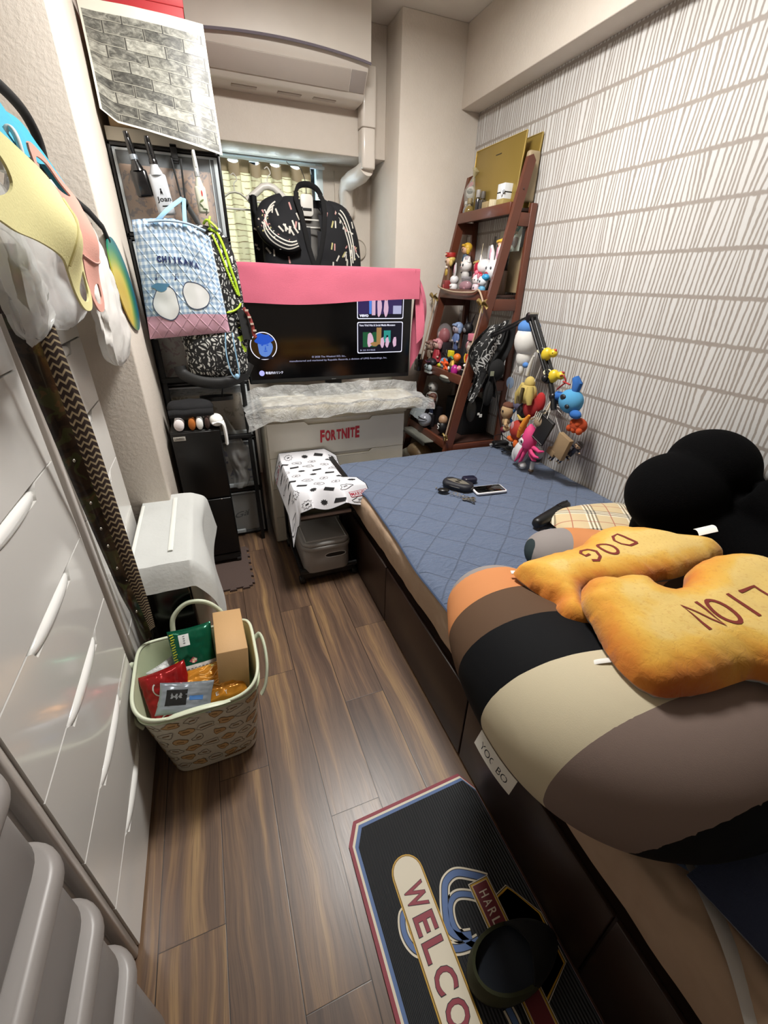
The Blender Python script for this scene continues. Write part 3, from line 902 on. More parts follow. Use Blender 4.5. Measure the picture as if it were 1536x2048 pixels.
# ================================================================= CURTAIN
def curtain_mat():
    m, t = newmat('cream_striped_curtain')
    x, y, z = t.xyz(t.pos())
    zz = t.math('MULTIPLY_ADD', t.noise(t.pos(), 16, 2), .02, z)
    fr = t.math('FRACT', t.math('DIVIDE', zz, .030)); ln = t.step(t.math('ABSOLUTE', t.math('SUBTRACT', fr, .5)), .06, .03)
    br = t.step(t.noise(t.pos(), 22, 2), .40, .04)
    c = t.mix(t.math('MULTIPLY', t.math('SUBTRACT', 1.0, ln), br), '#d9d2b8', '#8a6f45')
    t.color(c); t.b.inputs['Roughness'].default_value = .35; t.b.inputs['Sheen Weight'].default_value = .3
    tr = t.n('ShaderNodeBsdfTranslucent', ins={0: t.mix(.25, c, '#efe4d2')}); mx = t.n('ShaderNodeMixShader', ins={0: .6})
    t.t.links.new(t.b.outputs[0], mx.inputs[1]); t.t.links.new(tr.outputs[0], mx.inputs[2]); t.t.links.new(mx.outputs[0], t.out.inputs[0])
    return m
CUR = curtain_mat()
def curt(u, v):
    x = .0 + u * (.765 - .045 * v) ; z = .93 + v * 1.005
    ph = u * PI * 2 * 6.2
    p = abs(math.sin(ph / 2)) ; 
    y = 3.115 + .030 * math.cos(ph) + .012 * nz(u * 12, v * 3)
    z -= .030 * v * (1 - abs(math.cos(ph / 2)) ** 1.2)
    x += .010 * math.sin(ph * 2) * (.3 + v)
    return (x, y, z)
t = thing('curtain', (.4, 3.115, .93), 'cream pleated curtain with thin brown lines covering the window', 'curtain')
b = MB(); b.grid(curt, 150, 50, CUR, thick=.0015); build('fabric', b, t)
b = MB(); b.grid(lambda u, v: (curt(u, .94 + .06 * v)[0], curt(u, .94 + .06 * v)[1] - .004, curt(u, .94 + .06 * v)[2]), 150, 10, M('curtain_heading', '#a89a7c', .6), thick=.001); build('heading_band', b, t)
b = MB(); b.box((-.02, 3.165, 1.935), (.83, 3.180, 1.950), M('rail_white', '#cfd6d8', .4), .002); build('curtain_rail', b, t)
for k in range(7):
    x = .03 + k * .118; b = MB(); b.tube([(x, 3.172, 1.936), (x, 3.150, 1.925), (x, 3.135, 1.90)], .0016, M('hook_metal', '#b9b9b4', .3, .8), 5); build('curtain_hook', b, t)

# ================================================================= HANGING CLOTHES
WHP = M('hanger_white', '#d8d5cd', .35)
def hanger(c, w, label, wide=.012):
    x, y, z = c
    t = thing('clothes_hanger', c, label, 'hanger', 'white hangers by the curtain')
    b = MB()
    b.tube([(x - w, y, z - .055), (x - w * .6, y, z - .02), (x - .03, y, z + .012), (x, y, z + .018), (x + .03, y, z + .012), (x + w * .6, y, z - .02), (x + w, y, z - .055)], 1, WHP, 10, flat=(wide, .028), up=(0, 1, 0))
    b.tube([(x - w * .95, y, z - .058), (x + w * .95, y, z - .058)], .005, WHP, 8); build('bar', b, t)
    b = MB(); b.tube(cr([(x, y, z + .015), (x, y, z + .055), (x + .018, y, z + .075), (x + .004, y, z + .100), (x - .012, y, z + .092)], 5), .0028, WHP, 6); build('hook', b, t)
    return t
def black_print(name):
    return M(name, '#101116', .85)
LAB = M('print_white', '#cfccc2', .8); LABY = M('print_straw', '#b7b07a', .8); LABP = M('print_rose', '#c08f8a', .8)
def torso(c, w, h, d_, neck, name, mat, label, cat, parts, y_fn=None):
    pass
# jacket
t = thing('jacket', (.62, 2.80, 1.02), 'black zip jacket printed with small white tags, hanging open above the television', 'jacket')
JK = black_print('jacket_black')
b = MB()
cx, cy = .615, 2.80
def body(u, v):
    # u around, v down 0..1
    a = 2 * PI * u
    zt = 1.735; 
    w_ = .11 + .135 * min(1, v * 5) ** .6 + .012 * v; dpt = .045 + .055 * min(1, v * 4) ** .7
    z = zt - v * .62
    x = cx + w_ * math.copysign(abs(math.cos(a)) ** .8, math.cos(a)); y = cy + dpt * math.sin(a)
    y += .010 * nz(x * 14, z * 9) ; x += .008 * nz(x * 9, z * 12, 3)
    return V(x, y, z)
# leave the V opening in front (a around 270deg)
nu, nv = 72, 40
vs_, uvs_, fs_ = [], [], []
for j in range(nv + 1):
    for i in range(nu + 1):
        vs_.append(body(i / nu, j / nv))
for j in range(nv):
    for i in range(nu):
        a = 2 * PI * (i + .5) / nu; v_ = (j + .5) / nv
        half = .062 * (1 - v_ / .52) if v_ < .52 else 0
        p = body((i + .5) / nu, v_)
        if math.sin(a) < 0 and abs(p.x - cx - .018) < half: continue
        q = j * (nu + 1) + i; fs_.append([q, q + 1, q + nu + 2, q + nu + 1])
b.add(vs_, fs_, JK, True)
jb = bvh_of(b)
# collar and open edges
LFT = [(-.060, 1.752), (-.066, 1.72), (-.052, 1.66), (-.036, 1.58), (-.018, 1.50), (.004, 1.425), (.012, 1.39)]
RGT = [(.066, 1.748), (.080, 1.72), (.078, 1.66), (.070, 1.58), (.052, 1.50), (.028, 1.43), (.016, 1.39)]
BLKR = M('rib_black', '#08080a', .9)
b.tube([V(cx + .018 + x - .012, cy - .105 + max(0, z - 1.66) * .55, z) for x, z in LFT], 1, BLKR, 10, flat=(.026, .008), up=(0, 1, 0))
b.tube([V(cx + .018 + x - .012, cy - .105 + max(0, z - 1.66) * .55, z) for x, z in RGT], 1, BLKR, 10, flat=(.026, .008), up=(0, 1, 0))
b.tube(cr([(cx - .058, cy - .05, 1.745), (cx - .03, cy - .01, 1.785), (cx + .02, cy + .0, 1.797), (cx + .066, cy - .01, 1.78), (cx + .082, cy - .05, 1.742)], 5), 1, BLKR, 10, flat=(.010, .030))
# prints
rr = random.Random(3)
for k in range(110):
    x = cx - .235 + rr.random() * .47; z = 1.13 + rr.random() * .57; an = PI / 2 + rr.uniform(-.5, .5) - (x - cx) * 2.2
    if abs(x - cx - .018) < .075: continue
    w_, h_ = .034, .0085
    mm = rr.choice([LAB, LAB, LAB, LABY, LABP])
    decal_on(b, move2d(poly2d([(-w_ / 2, -h_ / 2), (w_ / 2, -h_ / 2), (w_ / 2, h_ / 2), (-w_ / 2, h_ / 2)]), 0, 0, an), mm, jb, (x, cy - .2, z), (1, 0, 0), (0, 0, 1), (0, 1, 0), .002, .012)
build('body_fabric', b, t)
for sgn, nm in ((-1, 'left'), (1, 'right')):
    b = MB()
    if sgn < 0: P = [(cx - .12, cy, 1.715), (cx - .20, cy - .005, 1.67), (cx - .235, cy - .03, 1.60), (cx - .205, cy - .07, 1.54), (cx - .13, cy - .105, 1.505), (cx - .07, cy - .12, 1.52)]
    else: P = [(cx + .12, cy, 1.70), (cx + .20, cy - .005, 1.665), (cx + .245, cy - .012, 1.57), (cx + .262, cy - .02, 1.46), (cx + .262, cy - .02, 1.30), (cx + .25, cy - .02, 1.12)]
    pp = cr(P, 6); R_ = [.036 + .014 * min(1, i / 6) - (.012 * (i / len(pp)) if sgn < 0 else 0) for i in range(len(pp))]
    b.tube(pp, R_, JK, 16)
    sb = bvh_of(b)
    for k in range(3):   # three stripes along the sleeve
        o_ = (k - 1) * .016
        q = [(p.x + (o_ if sgn > 0 else o_ * .5), p.z + (o_ if sgn < 0 else o_ * .3)) for p in pp[4:]] if sgn < 0 else [(p.x - .012 + o_ * .6, p.z + o_ * .9) for p in pp[5:20]]
        decal_on(b, stroke2d(q, .0062), LAB, sb, (0, cy - .3, 0), (1, 0, 0), (0, 0, 1), (0, 1, 0), .0015)
    for k in range(22):
        p = pp[rr.randrange(6, len(pp))]; an = rr.uniform(0, 3)
        decal_on(b, move2d(poly2d([(-.016, -.004), (.016, -.004), (.016, .004), (-.016, .004)]), 0, 0, an), rr.choice([LAB, LABY, LABP]), sb, (p.x + rr.uniform(-.03, .03), cy - .3, p.z + rr.uniform(-.03, .03)), (1, 0, 0), (0, 0, 1), (0, 1, 0), .0015)
    build('sleeve', b, t)
t = thing('clothes_hanger', (.625, 2.81, 1.66), 'white slatted hanger inside the open black jacket', 'hanger')
b = MB()
b.rbox((.592, 2.80, 1.655), (.662, 2.808, 1.755), .018, WHP, 5, .002, axis=1)
build('neck_plate', b, t)
b = MB(); b.box((.603, 2.797, 1.680), (.652, 2.8, 1.692), BLKM); build('slot', b, t)
for k, z in enumerate((1.635, 1.60)):
    build('bar', MB().box((.50, 2.80, z), (.76, 2.806, z + .008), WHP, .002), t)
b = MB(); b.tube(cr([(.627, 2.804, 1.755), (.628, 2.81, 1.80), (.626, 2.87, 1.86), (.62, 2.95, 1.90), (.60, 3.08, 1.925), (.60, 3.16, 1.953)], 5), .0022, M('wire_dark', '#4a4743', .4, .6), 5); build('hook', b, t)
one('jacket_lining', MB().grid(lambda u, v: (.50 + .24 * u, 2.868 - .02 * math.sin(PI * u), 1.20 + .5 * v), 10, 10, M('grey_lining', '#6f6c68', .8), thick=.002), 'grey lining cloth showing inside the open black jacket', 'lining')
# sleeveless black dress
t = thing('sleeveless_top', (.37, 2.93, 1.05), 'black sleeveless dress with small white prints, hanging between the white hangers and the jacket', 'dress')
b = MB()
def dress(u, v):
    z = 1.74 - v * .70
    xl = .332 + .0 * v; xr = .352 + (.02 if v < .10 else .02 + min(1, (v - .10) * 5) * .13)
    return (xl + (xr - xl) * u, 2.885 + .02 * math.sin(u * 9 + v * 3) + .010 * nz(u * 4, v * 5), z)
b.grid(dress, 24, 50, JK, thick=.004)
db = bvh_of(b)
for k in range(30):
    x = .34 + rr.random() * .13; z = 1.12 + rr.random() * .55
    decal_on(b, move2d(poly2d([(-.008, -.005), (.008, -.005), (.008, .005), (-.008, .005)]), 0, 0, rr.uniform(-.7, .7)), LAB, db, (x, 2.7, z), (1, 0, 0), (0, 0, 1), (0, 1, 0), .002)
build('fabric', b, t)
hanger((.27, 2.985, 1.742), .13, 'white tubular hanger before the curtain, beside the clear drawer tower', .010)
hanger((.445, 2.93, 1.775), .12, 'broad white hanger between the black dress and the jacket', .035)

# ================================================================= WHITE CHEST WITH RED LETTERING
PC = M('cream_plastic', '#cdc8ba', .32, coat=.2); PB = M('beige_plastic_top', '#b8ab8d', .4)
RED = M('red_sticker', '#b3202c', .45)
t = thing('drawer_chest', (.58, 2.33, 0), 'wide cream plastic drawer chest with red lettering, holding the television', 'chest of drawers')
DX0, DX1, DY0, DY1 = .197, .972, 2.125, 2.56
build('carcass', MB().box((DX0, DY0 + .012, 0), (DX1, DY1, .715), PC, .008), t)
build('top_board', MB().box((DX0 - .004, DY0 - .004, .715), (DX1 + .004, DY1, .745), PB, .006), t)
zz = [.012, .165, .340, .517, .704]
for i, (a, c) in enumerate(zip(zz, zz[1:])):
    P = [(DX0 + .012, a + .004), (DX1 - .008, a + .004), (DX1 - .008, c)]
    P += [(.775, c), (.757, c - .018), (.420, c - .018), (.400, c), (DX0 + .012, c)]
    b = MB(); b.prism(P, DY0, DY0 + .018, PC, axis=1)
    b.tube([(DX0 + .014, DY0 + .001, c - .001), (.400, DY0 + .001, c - .001), (.420, DY0 + .001, c - .019), (.757, DY0 + .001, c - .019), (.775, DY0 + .001, c - .001), (DX1 - .01, DY0 + .001, c - .001)], .002, PC, 5)
    if i == 3:
        chs = 'FORTNITE'; wds = [.024, .029, .027, .026, .030, .012, .026, .024]; x = .481; 
        for k, (ch, w_) in enumerate(zip(chs, wds)):
            hh = .058 + (.010 if k in (0, 7) else 0) + .003 * math.sin(k * 1.7)
            decal(b, fit2d(text2d(ch, 1, .045), w_, hh), RED, (x + w_ / 2, DY0, .617 + .001 * k), (1, 0, 0), (.03, 0, 1), .0012); x += w_ + .0030
    dr = build('drawer', b, t)
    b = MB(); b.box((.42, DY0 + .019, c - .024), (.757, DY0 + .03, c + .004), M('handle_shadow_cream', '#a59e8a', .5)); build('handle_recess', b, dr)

# cream board wrapped in white film on the chest
one('foam_board', MB().box((.205, 2.055, .7460), (1.045, 2.42, .792), M('cream_foam', '#cbbf9f', .7), .012, 3), 'long cream board lying on the chest under the white film', 'board')
def film_mat():
    m, t = newmat('white_film')
    n = t.noise(t.obj(), 9, 4, .6, 1.5)
    t.color(t.mix(n, '#a5a6a5', '#d0d1cf')); t.b.inputs['Roughness'].default_value = .42
    a = t.math('MULTIPLY_ADD', n, .75, .22); t.set(t.b.inputs['Alpha'], a)
    t.bump(t.noise(t.obj(), 26, 4, .6, 2.0), .8, .01); return m
FILM = film_mat()
def film(u, v):
    x = .115 + u * .985 + .010 * nz(v * 6, 1); s_ = v
    # path: hangs in front, over the board, up against the television foot
    if s_ < .22: y, z = 2.040 - .012 * (1 - s_ / .22), .722 + .078 * s_ / .22
    elif s_ < .85: y, z = 2.040 + (s_ - .22) / .63 * .22, .800 + .012 * math.sin(u * 9) * (s_ - .22)
    else: y, z = 2.26 + (s_ - .85) * .1, .800 + (s_ - .85) * .36
    z += .012 * nz(u * 7, v * 5, 2) + .007 * nz(u * 19, v * 11, 7) 
    if u > .87: z -= (u - .87) * .22 * (1 - .3 * v); 
    if u < .10: z -= (.10 - u) * .35 * (1 - .3 * v)
    if s_ < .22: z += .012 + .030 * u * (1 - s_ / .22)
    y -= .012 * abs(nz(u * 9, v * 3, 4))
    return (x, y, z + .006)
mb = MB(); mb.grid(film, 110, 46, FILM)
one('film_cover', mb, 'crinkled translucent white film cover draped over the long board before the television', 'film cover')

# ================================================================= TELEVISION
t = thing('television', (.61, 2.33, .80), 'black flat television showing video thumbnails, draped with a pink cloth', 'television')
TX0, TX1, TZ0, TZ1, TY = .172, 1.060, .868, 1.400, 2.300
build('casing', MB().box((TX0, TY, TZ0), (TX1, TY + .045, TZ1), BLK, .005, 3), t)
build('stand_foot', MB().box((.45, TY - .02, .8125), (.78, TY + .12, .822), BLK, .003).box((.57, TY + .01, .82), (.66, TY + .035, .88), BLK, .003), t)
scr = M('screen_black', '#050506', .10, spec=.5)
b = MB(); b.box((TX0 + .010, TY - .002, TZ0 + .022), (TX1 - .010, TY + .002, TZ1 - .010), scr)
def E_(name, c, s=1.0): return M(name, '#020202', .3, emit=c, estr=s)
EW = E_('screen_white', '#d9d9ea', .95); EB = E_('screen_blue', '#1f4fb8', .8); EBL = E_('screen_skin_blue', '#5f86d0', .7); EPU = E_('screen_violet', '#3a2c66', .5)
EG = E_('screen_green', '#1d5c3a', .6); ET = E_('screen_tan', '#a07a4a', .7); EP = E_('screen_pink', '#c9a6bc', .8); EK = E_('screen_navy', '#0b0d22', .5); EY = E_('screen_amber', '#3a2606', .5); EGR = E_('screen_grey', '#a3a4c4', .8)
def S_(sh, mm, x, z, k=0): decal(b, sh, mm, (x, TY - .002, z), (1, 0, 0), (0, 0, 1), .0006 + k * .0003)
def rr2(w_, h_, r_=.008, n=4):
    o = []
    for sx, sy, st in ((1, 1, 0), (-1, 1, 1), (-1, -1, 2), (1, -1, 3)):
        for q in range(n + 1):
            a = (st + q / n) * PI / 2; o.append((sx * (w_ / 2 - r_) + r_ * math.cos(a), sy * (h_ / 2 - r_) + r_ * math.sin(a)))
    return o
# avatar disc, generic blue-lit face
S_(poly2d(ell(.0655, .0655, 36)), EW, .258, 1.052, 0); S_(poly2d(ell(.0615, .0615, 36)), EY, .258, 1.052, 1)
S_(poly2d(blob(.036, .046, 20, .06, 4)), EBL, .264, 1.046, 3); S_(poly2d(blob(.042, .026, 22, .16, 9)), EB, .262, 1.085, 4)
S_(poly2d([(-.036, -.02), (.036, -.02), (.02, .006), (-.02, .006)]), EK, .266, 1.010, 2)
for sx in (-1, 1): S_(poly2d(ell(.006, .003, 8)), EB, .264 + sx * .013, 1.056, 5)
S_(poly2d(ell(.010, .0025, 8)), EB, .265, 1.028, 5); S_(poly2d([(-.004, -.012), (.004, -.012), (.001, .010)]), EB, .265, 1.046, 5)
# two thumbnails
for z0, z1, kk in ((1.172, 1.30, 0), (1.002, 1.158, 1)):
    cx_, cz_, w_, h_ = .879, (z0 + z1) / 2, .262, z1 - z0
    S_(poly2d(rr2(w_, h_)), EW, cx_, cz_, 0); S_(poly2d(rr2(w_ - .008, h_ - .008)), EK, cx_, cz_, 1)
    if kk == 0:
        S_(poly2d([(-.125, -.04), (.12, -.04), (.12, .05), (-.125, .05)]), EPU, cx_, cz_, 2)
        S_(poly2d([(-.006, -.04), (.006, -.04), (.008, .06), (-.008, .06)]), E_('screen_cyan', '#4a7bd0', .8), cx_ - .058, cz_, 3)
        S_(poly2d([(-.01, -.05), (.01, -.05), (.01, .06), (-.01, .06)]), EP, cx_ - .040, cz_ + .004, 3)
        for x in (-.008, .030): S_(poly2d(blob(.013, .045, 14, .12, int(x * 1000))), EP, cx_ + x, cz_ - .008, 4); S_(poly2d(ell(.007, .009, 10)), ET, cx_ + x, cz_ + .032, 5)
        S_(poly2d([(-.024, -.02), (.024, -.02), (.024, .02), (-.024, .02)]), EGR, cx_ + .094, cz_ - .02, 4)
        S_(fit2d(text2d('vevo', 1, .03), .050, .013), EW, cx_ - .094, cz_ - .048, 6)
    else:
        S_(poly2d([(-.10, -.035), (-.02, -.035), (-.02, .04), (-.10, .04)]), EG, cx_, cz_ - .012, 2); S_(poly2d([(-.014, -.035), (.014, -.035), (.014, .05), (-.014, .05)]), ET, cx_ - .008, cz_, 3)
        S_(poly2d([(-.02, -.03), (.02, -.03), (.02, .03), (-.02, .03)]), E_('screen_teal', '#2c8f86', .7), cx_ + .04, cz_ + .005, 3)
        S_(poly2d(blob(.018, .036, 14, .12, 3)), EP, cx_ - .058, cz_ - .012, 4); S_(poly2d(ell(.010, .012, 10)), EK, cx_ - .050, cz_ + .034, 4)
        S_(poly2d(blob(.024, .011, 14, .1, 2)), ET, cx_ - .032, cz_ - .032, 5)
        for x in (.012, .040, .085): S_(poly2d(blob(.011, .028, 12, .15, int(x * 1e4))), EP, cx_ + x, cz_ - .024, 5); S_(poly2d(ell(.006, .006, 8)), EK, cx_ + x, cz_ + .006, 6)
        S_(fit2d(text2d('Vevo Viral Hits & Social Media Monsters', 1, .012), .205, .0105), EW, cx_ - .018, cz_ + .062, 6)
        S_(fit2d(text2d('▶ 200 本の動画', 1), .085, .009), EGR, cx_ - .072, cz_ - .062, 6)
S_(fit2d(text2d('© 2020 The Weeknd XO, Inc.,', 1), .185, .011), EGR, .590, .992, 2)
S_(fit2d(text2d('manufactured and marketed by Republic Records, a division of UMG Recordings, Inc.', 1), .54, .0115), EGR, .650, .974, 2)
S_(poly2d(ell(.0135, .0135, 20)), E_('screen_lilac', '#a9a8ea', .9), .235, .922, 2)
S_(fit2d(text2d('動画内のリンク', 1, .015), .088, .014), EW, .298, .922, 2)
S_(fit2d(text2d('SONY', 1, .02), .024, .004), M('tv_logo', '#8d8d8d', .4), .612, .876, 2)
build('screen', b, t)

# pink cloth
PINK = M('pink_cloth', '#bc5a70', .9, bump=.3, bscale=350, sheen=.3, var=.04)
def cloth(u, v):
    x = .150 + u * .945
    L = v
    ztop = TZ1 + .008
    fr = .150 + .010 * math.sin(u * 5) + .012 * (1 - u)
    if L < .6: 
        k = L / .6; y = TY - .008 - .006 * (1 - k) + .003 * nz(u * 9, k * 2); z = ztop - fr * (1 - k)
    else:
        k = (L - .6) / .4
        if k < .35: y = TY - .006 + k / .35 * .058; z = ztop + .002 * math.sin(k / .35 * PI)
        else: y = TY + .052 + .004 * nz(u * 5, 2); z = ztop - (k - .35) / .65 * .12
    z += .004 * nz(u * 4, 1.3)
    return (x, y, z)
mb = MB(); mb.grid(cloth, 60, 30, PINK, thick=.0022)
# side drop over the right end: hangs in folds to a point
def drop(u, v):
    top = V(1.066 + .030 * u, TY - .012 + .07 * u, TZ1 + .006)
    lens = [.36, .30, .25, .30, .43, .52]
    f_ = u * 5; i = min(4, int(f_)); ln = lens[i] + (lens[i + 1] - lens[i]) * (f_ - i)
    sw = .045 * math.sin(u * PI) + .018 * math.sin(u * 11)
    return (top.x + (sw + .02) * math.sin(min(1, v * 1.5) * PI / 2) + .0 * u, top.y + .02 * math.sin(v * 4 + u * 5), top.z - v * ln)
mb.grid(drop, 24, 26, PINK, thick=.0022)
one('pink_cloth', mb, 'pink cloth draped over the top edge of the television, hanging down at its window-side end', 'cloth')
# ================================================================= BIG STRIPED BEAD CUSHION (U shape)
def stripes_c():
    m, t = newmat('striped_stretch_fabric')
    g = t.n('ShaderNodeAttribute', attribute_name='band').outputs['Fac']
    cols = ['#2f3a3c', '#8d8683', '#c58455', '#5b4636', '#0c0d10', '#cdc2a6', '#83726a', '#0a0b0d']
    nd = t.n('ShaderNodeValToRGB'); cr_ = nd.color_ramp; cr_.interpolation = 'CONSTANT'
    while len(cr_.elements) < 8: cr_.elements.new(.5)
    for i, (e, c) in enumerate(zip(cr_.elements, cols)): e.position = i / 8; e.color = lin(c)
    t.set(nd.inputs[0], g); t.color(nd.outputs[0]); t.b.inputs['Roughness'].default_value = .78
    t.b.inputs['Specular IOR Level'].default_value = .15
    t.bump(t.noise(t.obj(), 600, 2), .12, .001); return m
BANDM = stripes_c()
BED_Z = .4985
P = [(.592, .655, .61), (.570, .55, .615), (.562, .43, .62), (.580, .33, .62), (.66, .275, .615), (.86, .25, .61), (1.04, .29, .60), (1.13, .43, .59), (1.14, .60, .57), (1.10, .74, .56), (1.04, .83, .555), (.965, .87, .553)]
R_ = [.138, .166, .185, .198, .20, .19, .185, .17, .145, .125, .11, .10]
pc = cr(P, 8); nR = len(pc); rr_ = []
for i in range(nR):
    f_ = i / (nR - 1) * (len(R_) - 1); k = min(len(R_) - 2, int(f_)); rr_.append(R_[k] + (R_[k + 1] - R_[k]) * (f_ - k))
raw = MB()
raw.tube(pc, rr_, BANDM, 28)
raw.ball(pc[0], rr_[0] * 1.0, BANDM, 24, 16); raw.ball(pc[-1], rr_[-1], BANDM, 24, 16)
cush = merged(raw, .013, 22, BANDM)
zc = .615
for v in cush.v:
    if v.z < zc:   # slumps flat on the bed, droops a little over its edge
        v.z = zc - (zc - v.z) * .74
        if v.x > .575: v.z = max(v.z, BED_Z + .004)
        else: v.z = max(v.z, BED_Z - (.575 - v.x) * .9)
    else: v.z = zc + (v.z - zc) * .82
def band(v):
    # stripes run across each arm, measured back from its tip
    if v.y > .60 and v.x > .80:
        g = -(V(v.x, v.y, 0) - V(.83, .93, 0)).length
        ed = [-.075, -.185, -.32, -.42, -.52, -.62, -.72]
    else:
        xx_ = min(v.x, .9) - .45; g = v.y
        ed = [e_ - s_ * xx_ for e_, s_ in zip([.790, .742, .620, .514, .392, .252, .15], [.2, .2, .16, .22, .25, .06, .1])]
    if ed[0] > .3 and g < ed[5]:
        h_ = v.y + .38 * v.z - .371
        if h_ < 0: return min(.999, (7 - h_ * 2) / 8)
        return (6 + (ed[5] - g) / (ed[5] - g + h_ + 1e-6)) / 8
    n_ = len(ed)
    if g >= ed[0]: return max(.002, (1 - (g - ed[0]) * 6) / 8)
    for i in range(n_ - 1):
        if g >= ed[i + 1]: return (i + 1 + (ed[i] - g) / (ed[i] - ed[i + 1])) / 8
    return min(.999, (7 + (ed[-1] - g) * 2) / 8)
cush.att['band'] = [band(v) for v in cush.v]
t = thing('bead_cushion', (.85, .3, BED_Z), 'huge U-shaped bead cushion striped orange, brown, black, beige and taupe on the bed', 'cushion')
CB = bvh_of(cush)
build('stretch_cover', cush, t)
# white fold-over label on its side
h = CB.ray_cast(V(.2, .385, .60), V(1, 0, 0)); lx = (h[0].x if h[0] else .42)
b = MB()
TG = M('label_white', '#e4e1d8', .6)
def tagf(u, v): 
    y = .405 - u * .098; hh = CB.ray_cast(V(.1, y, .585 - .02 * u), V(1, 0, 0)); x0 = hh[0].x if hh[0] else lx
    return (x0 - .002 - .012 * v, y, .585 - .034 * v - .02 * u)
b.grid(tagf, 10, 4, TG, thick=.0012)
def tagS(x, y):
    u = .5 + x / .098; v = .55 - y / .034; p = V(*tagf(u, v)); q = V(*tagf(u, v + .01)); r_ = V(*tagf(u + .01, v)); n_ = (q - p).cross(r_ - p).normalized()
    return p, (n_ if n_.x < 0 else -n_)
decal_fn(b, fit2d(text2d('YOGIBO', 1, .0), .072, .013), M('label_ink', '#20242a', .6), tagS, .0012)
build('side_label', b, t)

# ================================================================= BISCUIT-PRINT LETTER PILLOWS
def pillow(outline, zc_, thick, tilt=(0, 0), step=.011, edge=.07, bias=.0, wr=.004, seed=0):
    """puffed pillow with a free outline; returns mesh with 'edge' attribute"""
    P_ = [Vector((p.x, p.y)) for p in cr([(x, y, 0) for x, y in outline], 4, True)]
    n = len(P_)
    from mathutils.geometry import intersect_point_line
    def dist(q):
        best = 9
        for i in range(n):
            a, b_ = P_[i], P_[(i + 1) % n]; ab = b_ - a; t_ = max(0, min(1, (q - a).dot(ab) / max(ab.length_squared, 1e-12)))
            dd = (a + ab * t_ - q).length
            if dd < best: best = dd
        return best
    def inside(q):
        c = False; j = n - 1
        for i in range(n):
            a, b_ = P_[i], P_[j]
            if (a.y > q.y) != (b_.y > q.y) and q.x < (b_.x - a.x) * (q.y - a.y) / (b_.y - a.y) + a.x: c = not c
            j = i
        return c
    xs = [p.x for p in P_]; ys = [p.y for p in P_]; pts = list(P_)
    x = min(xs)
    while x < max(xs):
        y = min(ys)
        while y < max(ys):
            q = Vector((x, y))
            if inside(q) and dist(q) > step * .55: pts.append(q)
            y += step
        x += step
    vs_, es_, fs_, *_ = delaunay_2d_cdt(pts, [], [list(range(n))], 1, 1e-7)
    cx = sum(xs) / n; cy = sum(ys) / n
    top, botm, dd = [], [], []
    for q in vs_:
        d_ = min(dist(q), edge); k = math.sqrt(max(0, 1 - (1 - d_ / edge) ** 2)); dd.append(d_ / edge)
        base = zc_ + tilt[0] * (q.x - cx) + tilt[1] * (q.y - cy)
        w_ = wr * (nz(q.x * 22, q.y * 9, seed) + .7 * nz(q.x * 9, q.y * 26, seed + 3)) * k
        w_ += .004 * math.sin(q.x * 160 + q.y * 90) * max(0, 1 - d_ / edge * 1.6) * k * (nz(q.x * 8, q.y * 8, seed + 9) > 0)
        top.append(Vector((q.x, q.y, base + thick * .62 * k + w_))); botm.append(Vector((q.x, q.y, base - thick * .38 * k)))
    mb = MB(); L = len(vs_); m_ = BISC
    # border vertices shared
    bset = set(i for i in range(L) if dd[i] < 1e-4)
    mp = [i if i in bset else L + i for i in range(L)]
    mb.add(top + botm, [list(f_) for f_ in fs_] + [[mp[q] for q in f_][::-1] for f_ in fs_], m_, True)
    mb.att['edge'] = dd + [0.0] * L; mb.att['low'] = [0.0] * L + [1.0] * L
    return mb
def biscuit():
    m, t = newmat('toasted_biscuit_print')
    e = t.n('ShaderNodeAttribute', attribute_name='edge').outputs['Fac']
    lo = t.n('ShaderNodeAttribute', attribute_name='low').outputs['Fac']
    n = t.noise(t.obj(), 7, 3, .6, .5)
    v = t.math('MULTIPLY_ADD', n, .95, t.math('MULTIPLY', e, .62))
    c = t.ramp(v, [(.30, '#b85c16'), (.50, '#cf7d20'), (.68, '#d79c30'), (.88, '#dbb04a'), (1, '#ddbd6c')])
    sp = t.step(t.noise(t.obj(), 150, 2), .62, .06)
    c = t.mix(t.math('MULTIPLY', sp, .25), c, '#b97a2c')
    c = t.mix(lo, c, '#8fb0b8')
    t.color(c); t.b.inputs['Roughness'].default_value = .85; t.b.inputs['Sheen Weight'].default_value = .2
    t.bump(t.noise(t.obj(), 55, 3, .6, 1.0), .25, .006); return m
BISC = biscuit()
LINK = M('letter_brown_red', '#7a2a1e', .85)
def letters(mb, lets, w, bv):
    for pts in lets: decal_on(mb, sub2d(stroke2d([tuple(p) for p in pts], w), .006), LINK, bv, (0, 0, 1.3), (1, 0, 0), (0, 1, 0), (0, 0, -1), .0012)
def sm2(pts, n=6, closed=False): return [(p.x, p.y) for p in cr([(x, y, 0) for x, y in pts], n, closed)]
WT = M('tag_white', '#e6e4de', .7)
LION = [(0.626, 0.469), (0.655, 0.494), (0.694, 0.495), (0.72, 0.483), (0.749, 0.482), (0.78, 0.465), (0.789, 0.443), (0.787, 0.417), (0.839, 0.413), (0.894, 0.446), (0.941, 0.46), (0.982, 0.46), (1.039, 0.451), (1.079, 0.429), (1.094, 0.396), (1.083, 0.335), (1.0, 0.262), (0.885, 0.205), (0.86, 0.155), (0.82, 0.15), (0.785, 0.19), (0.757, 0.216), (0.721, 0.222), (0.653, 0.227), (0.593, 0.241), (0.572, 0.255), (0.560, 0.279), (0.558, 0.31), (0.564, 0.336), (0.572, 0.359), (0.583, 0.386), (0.596, 0.415), (0.605, 0.443)]
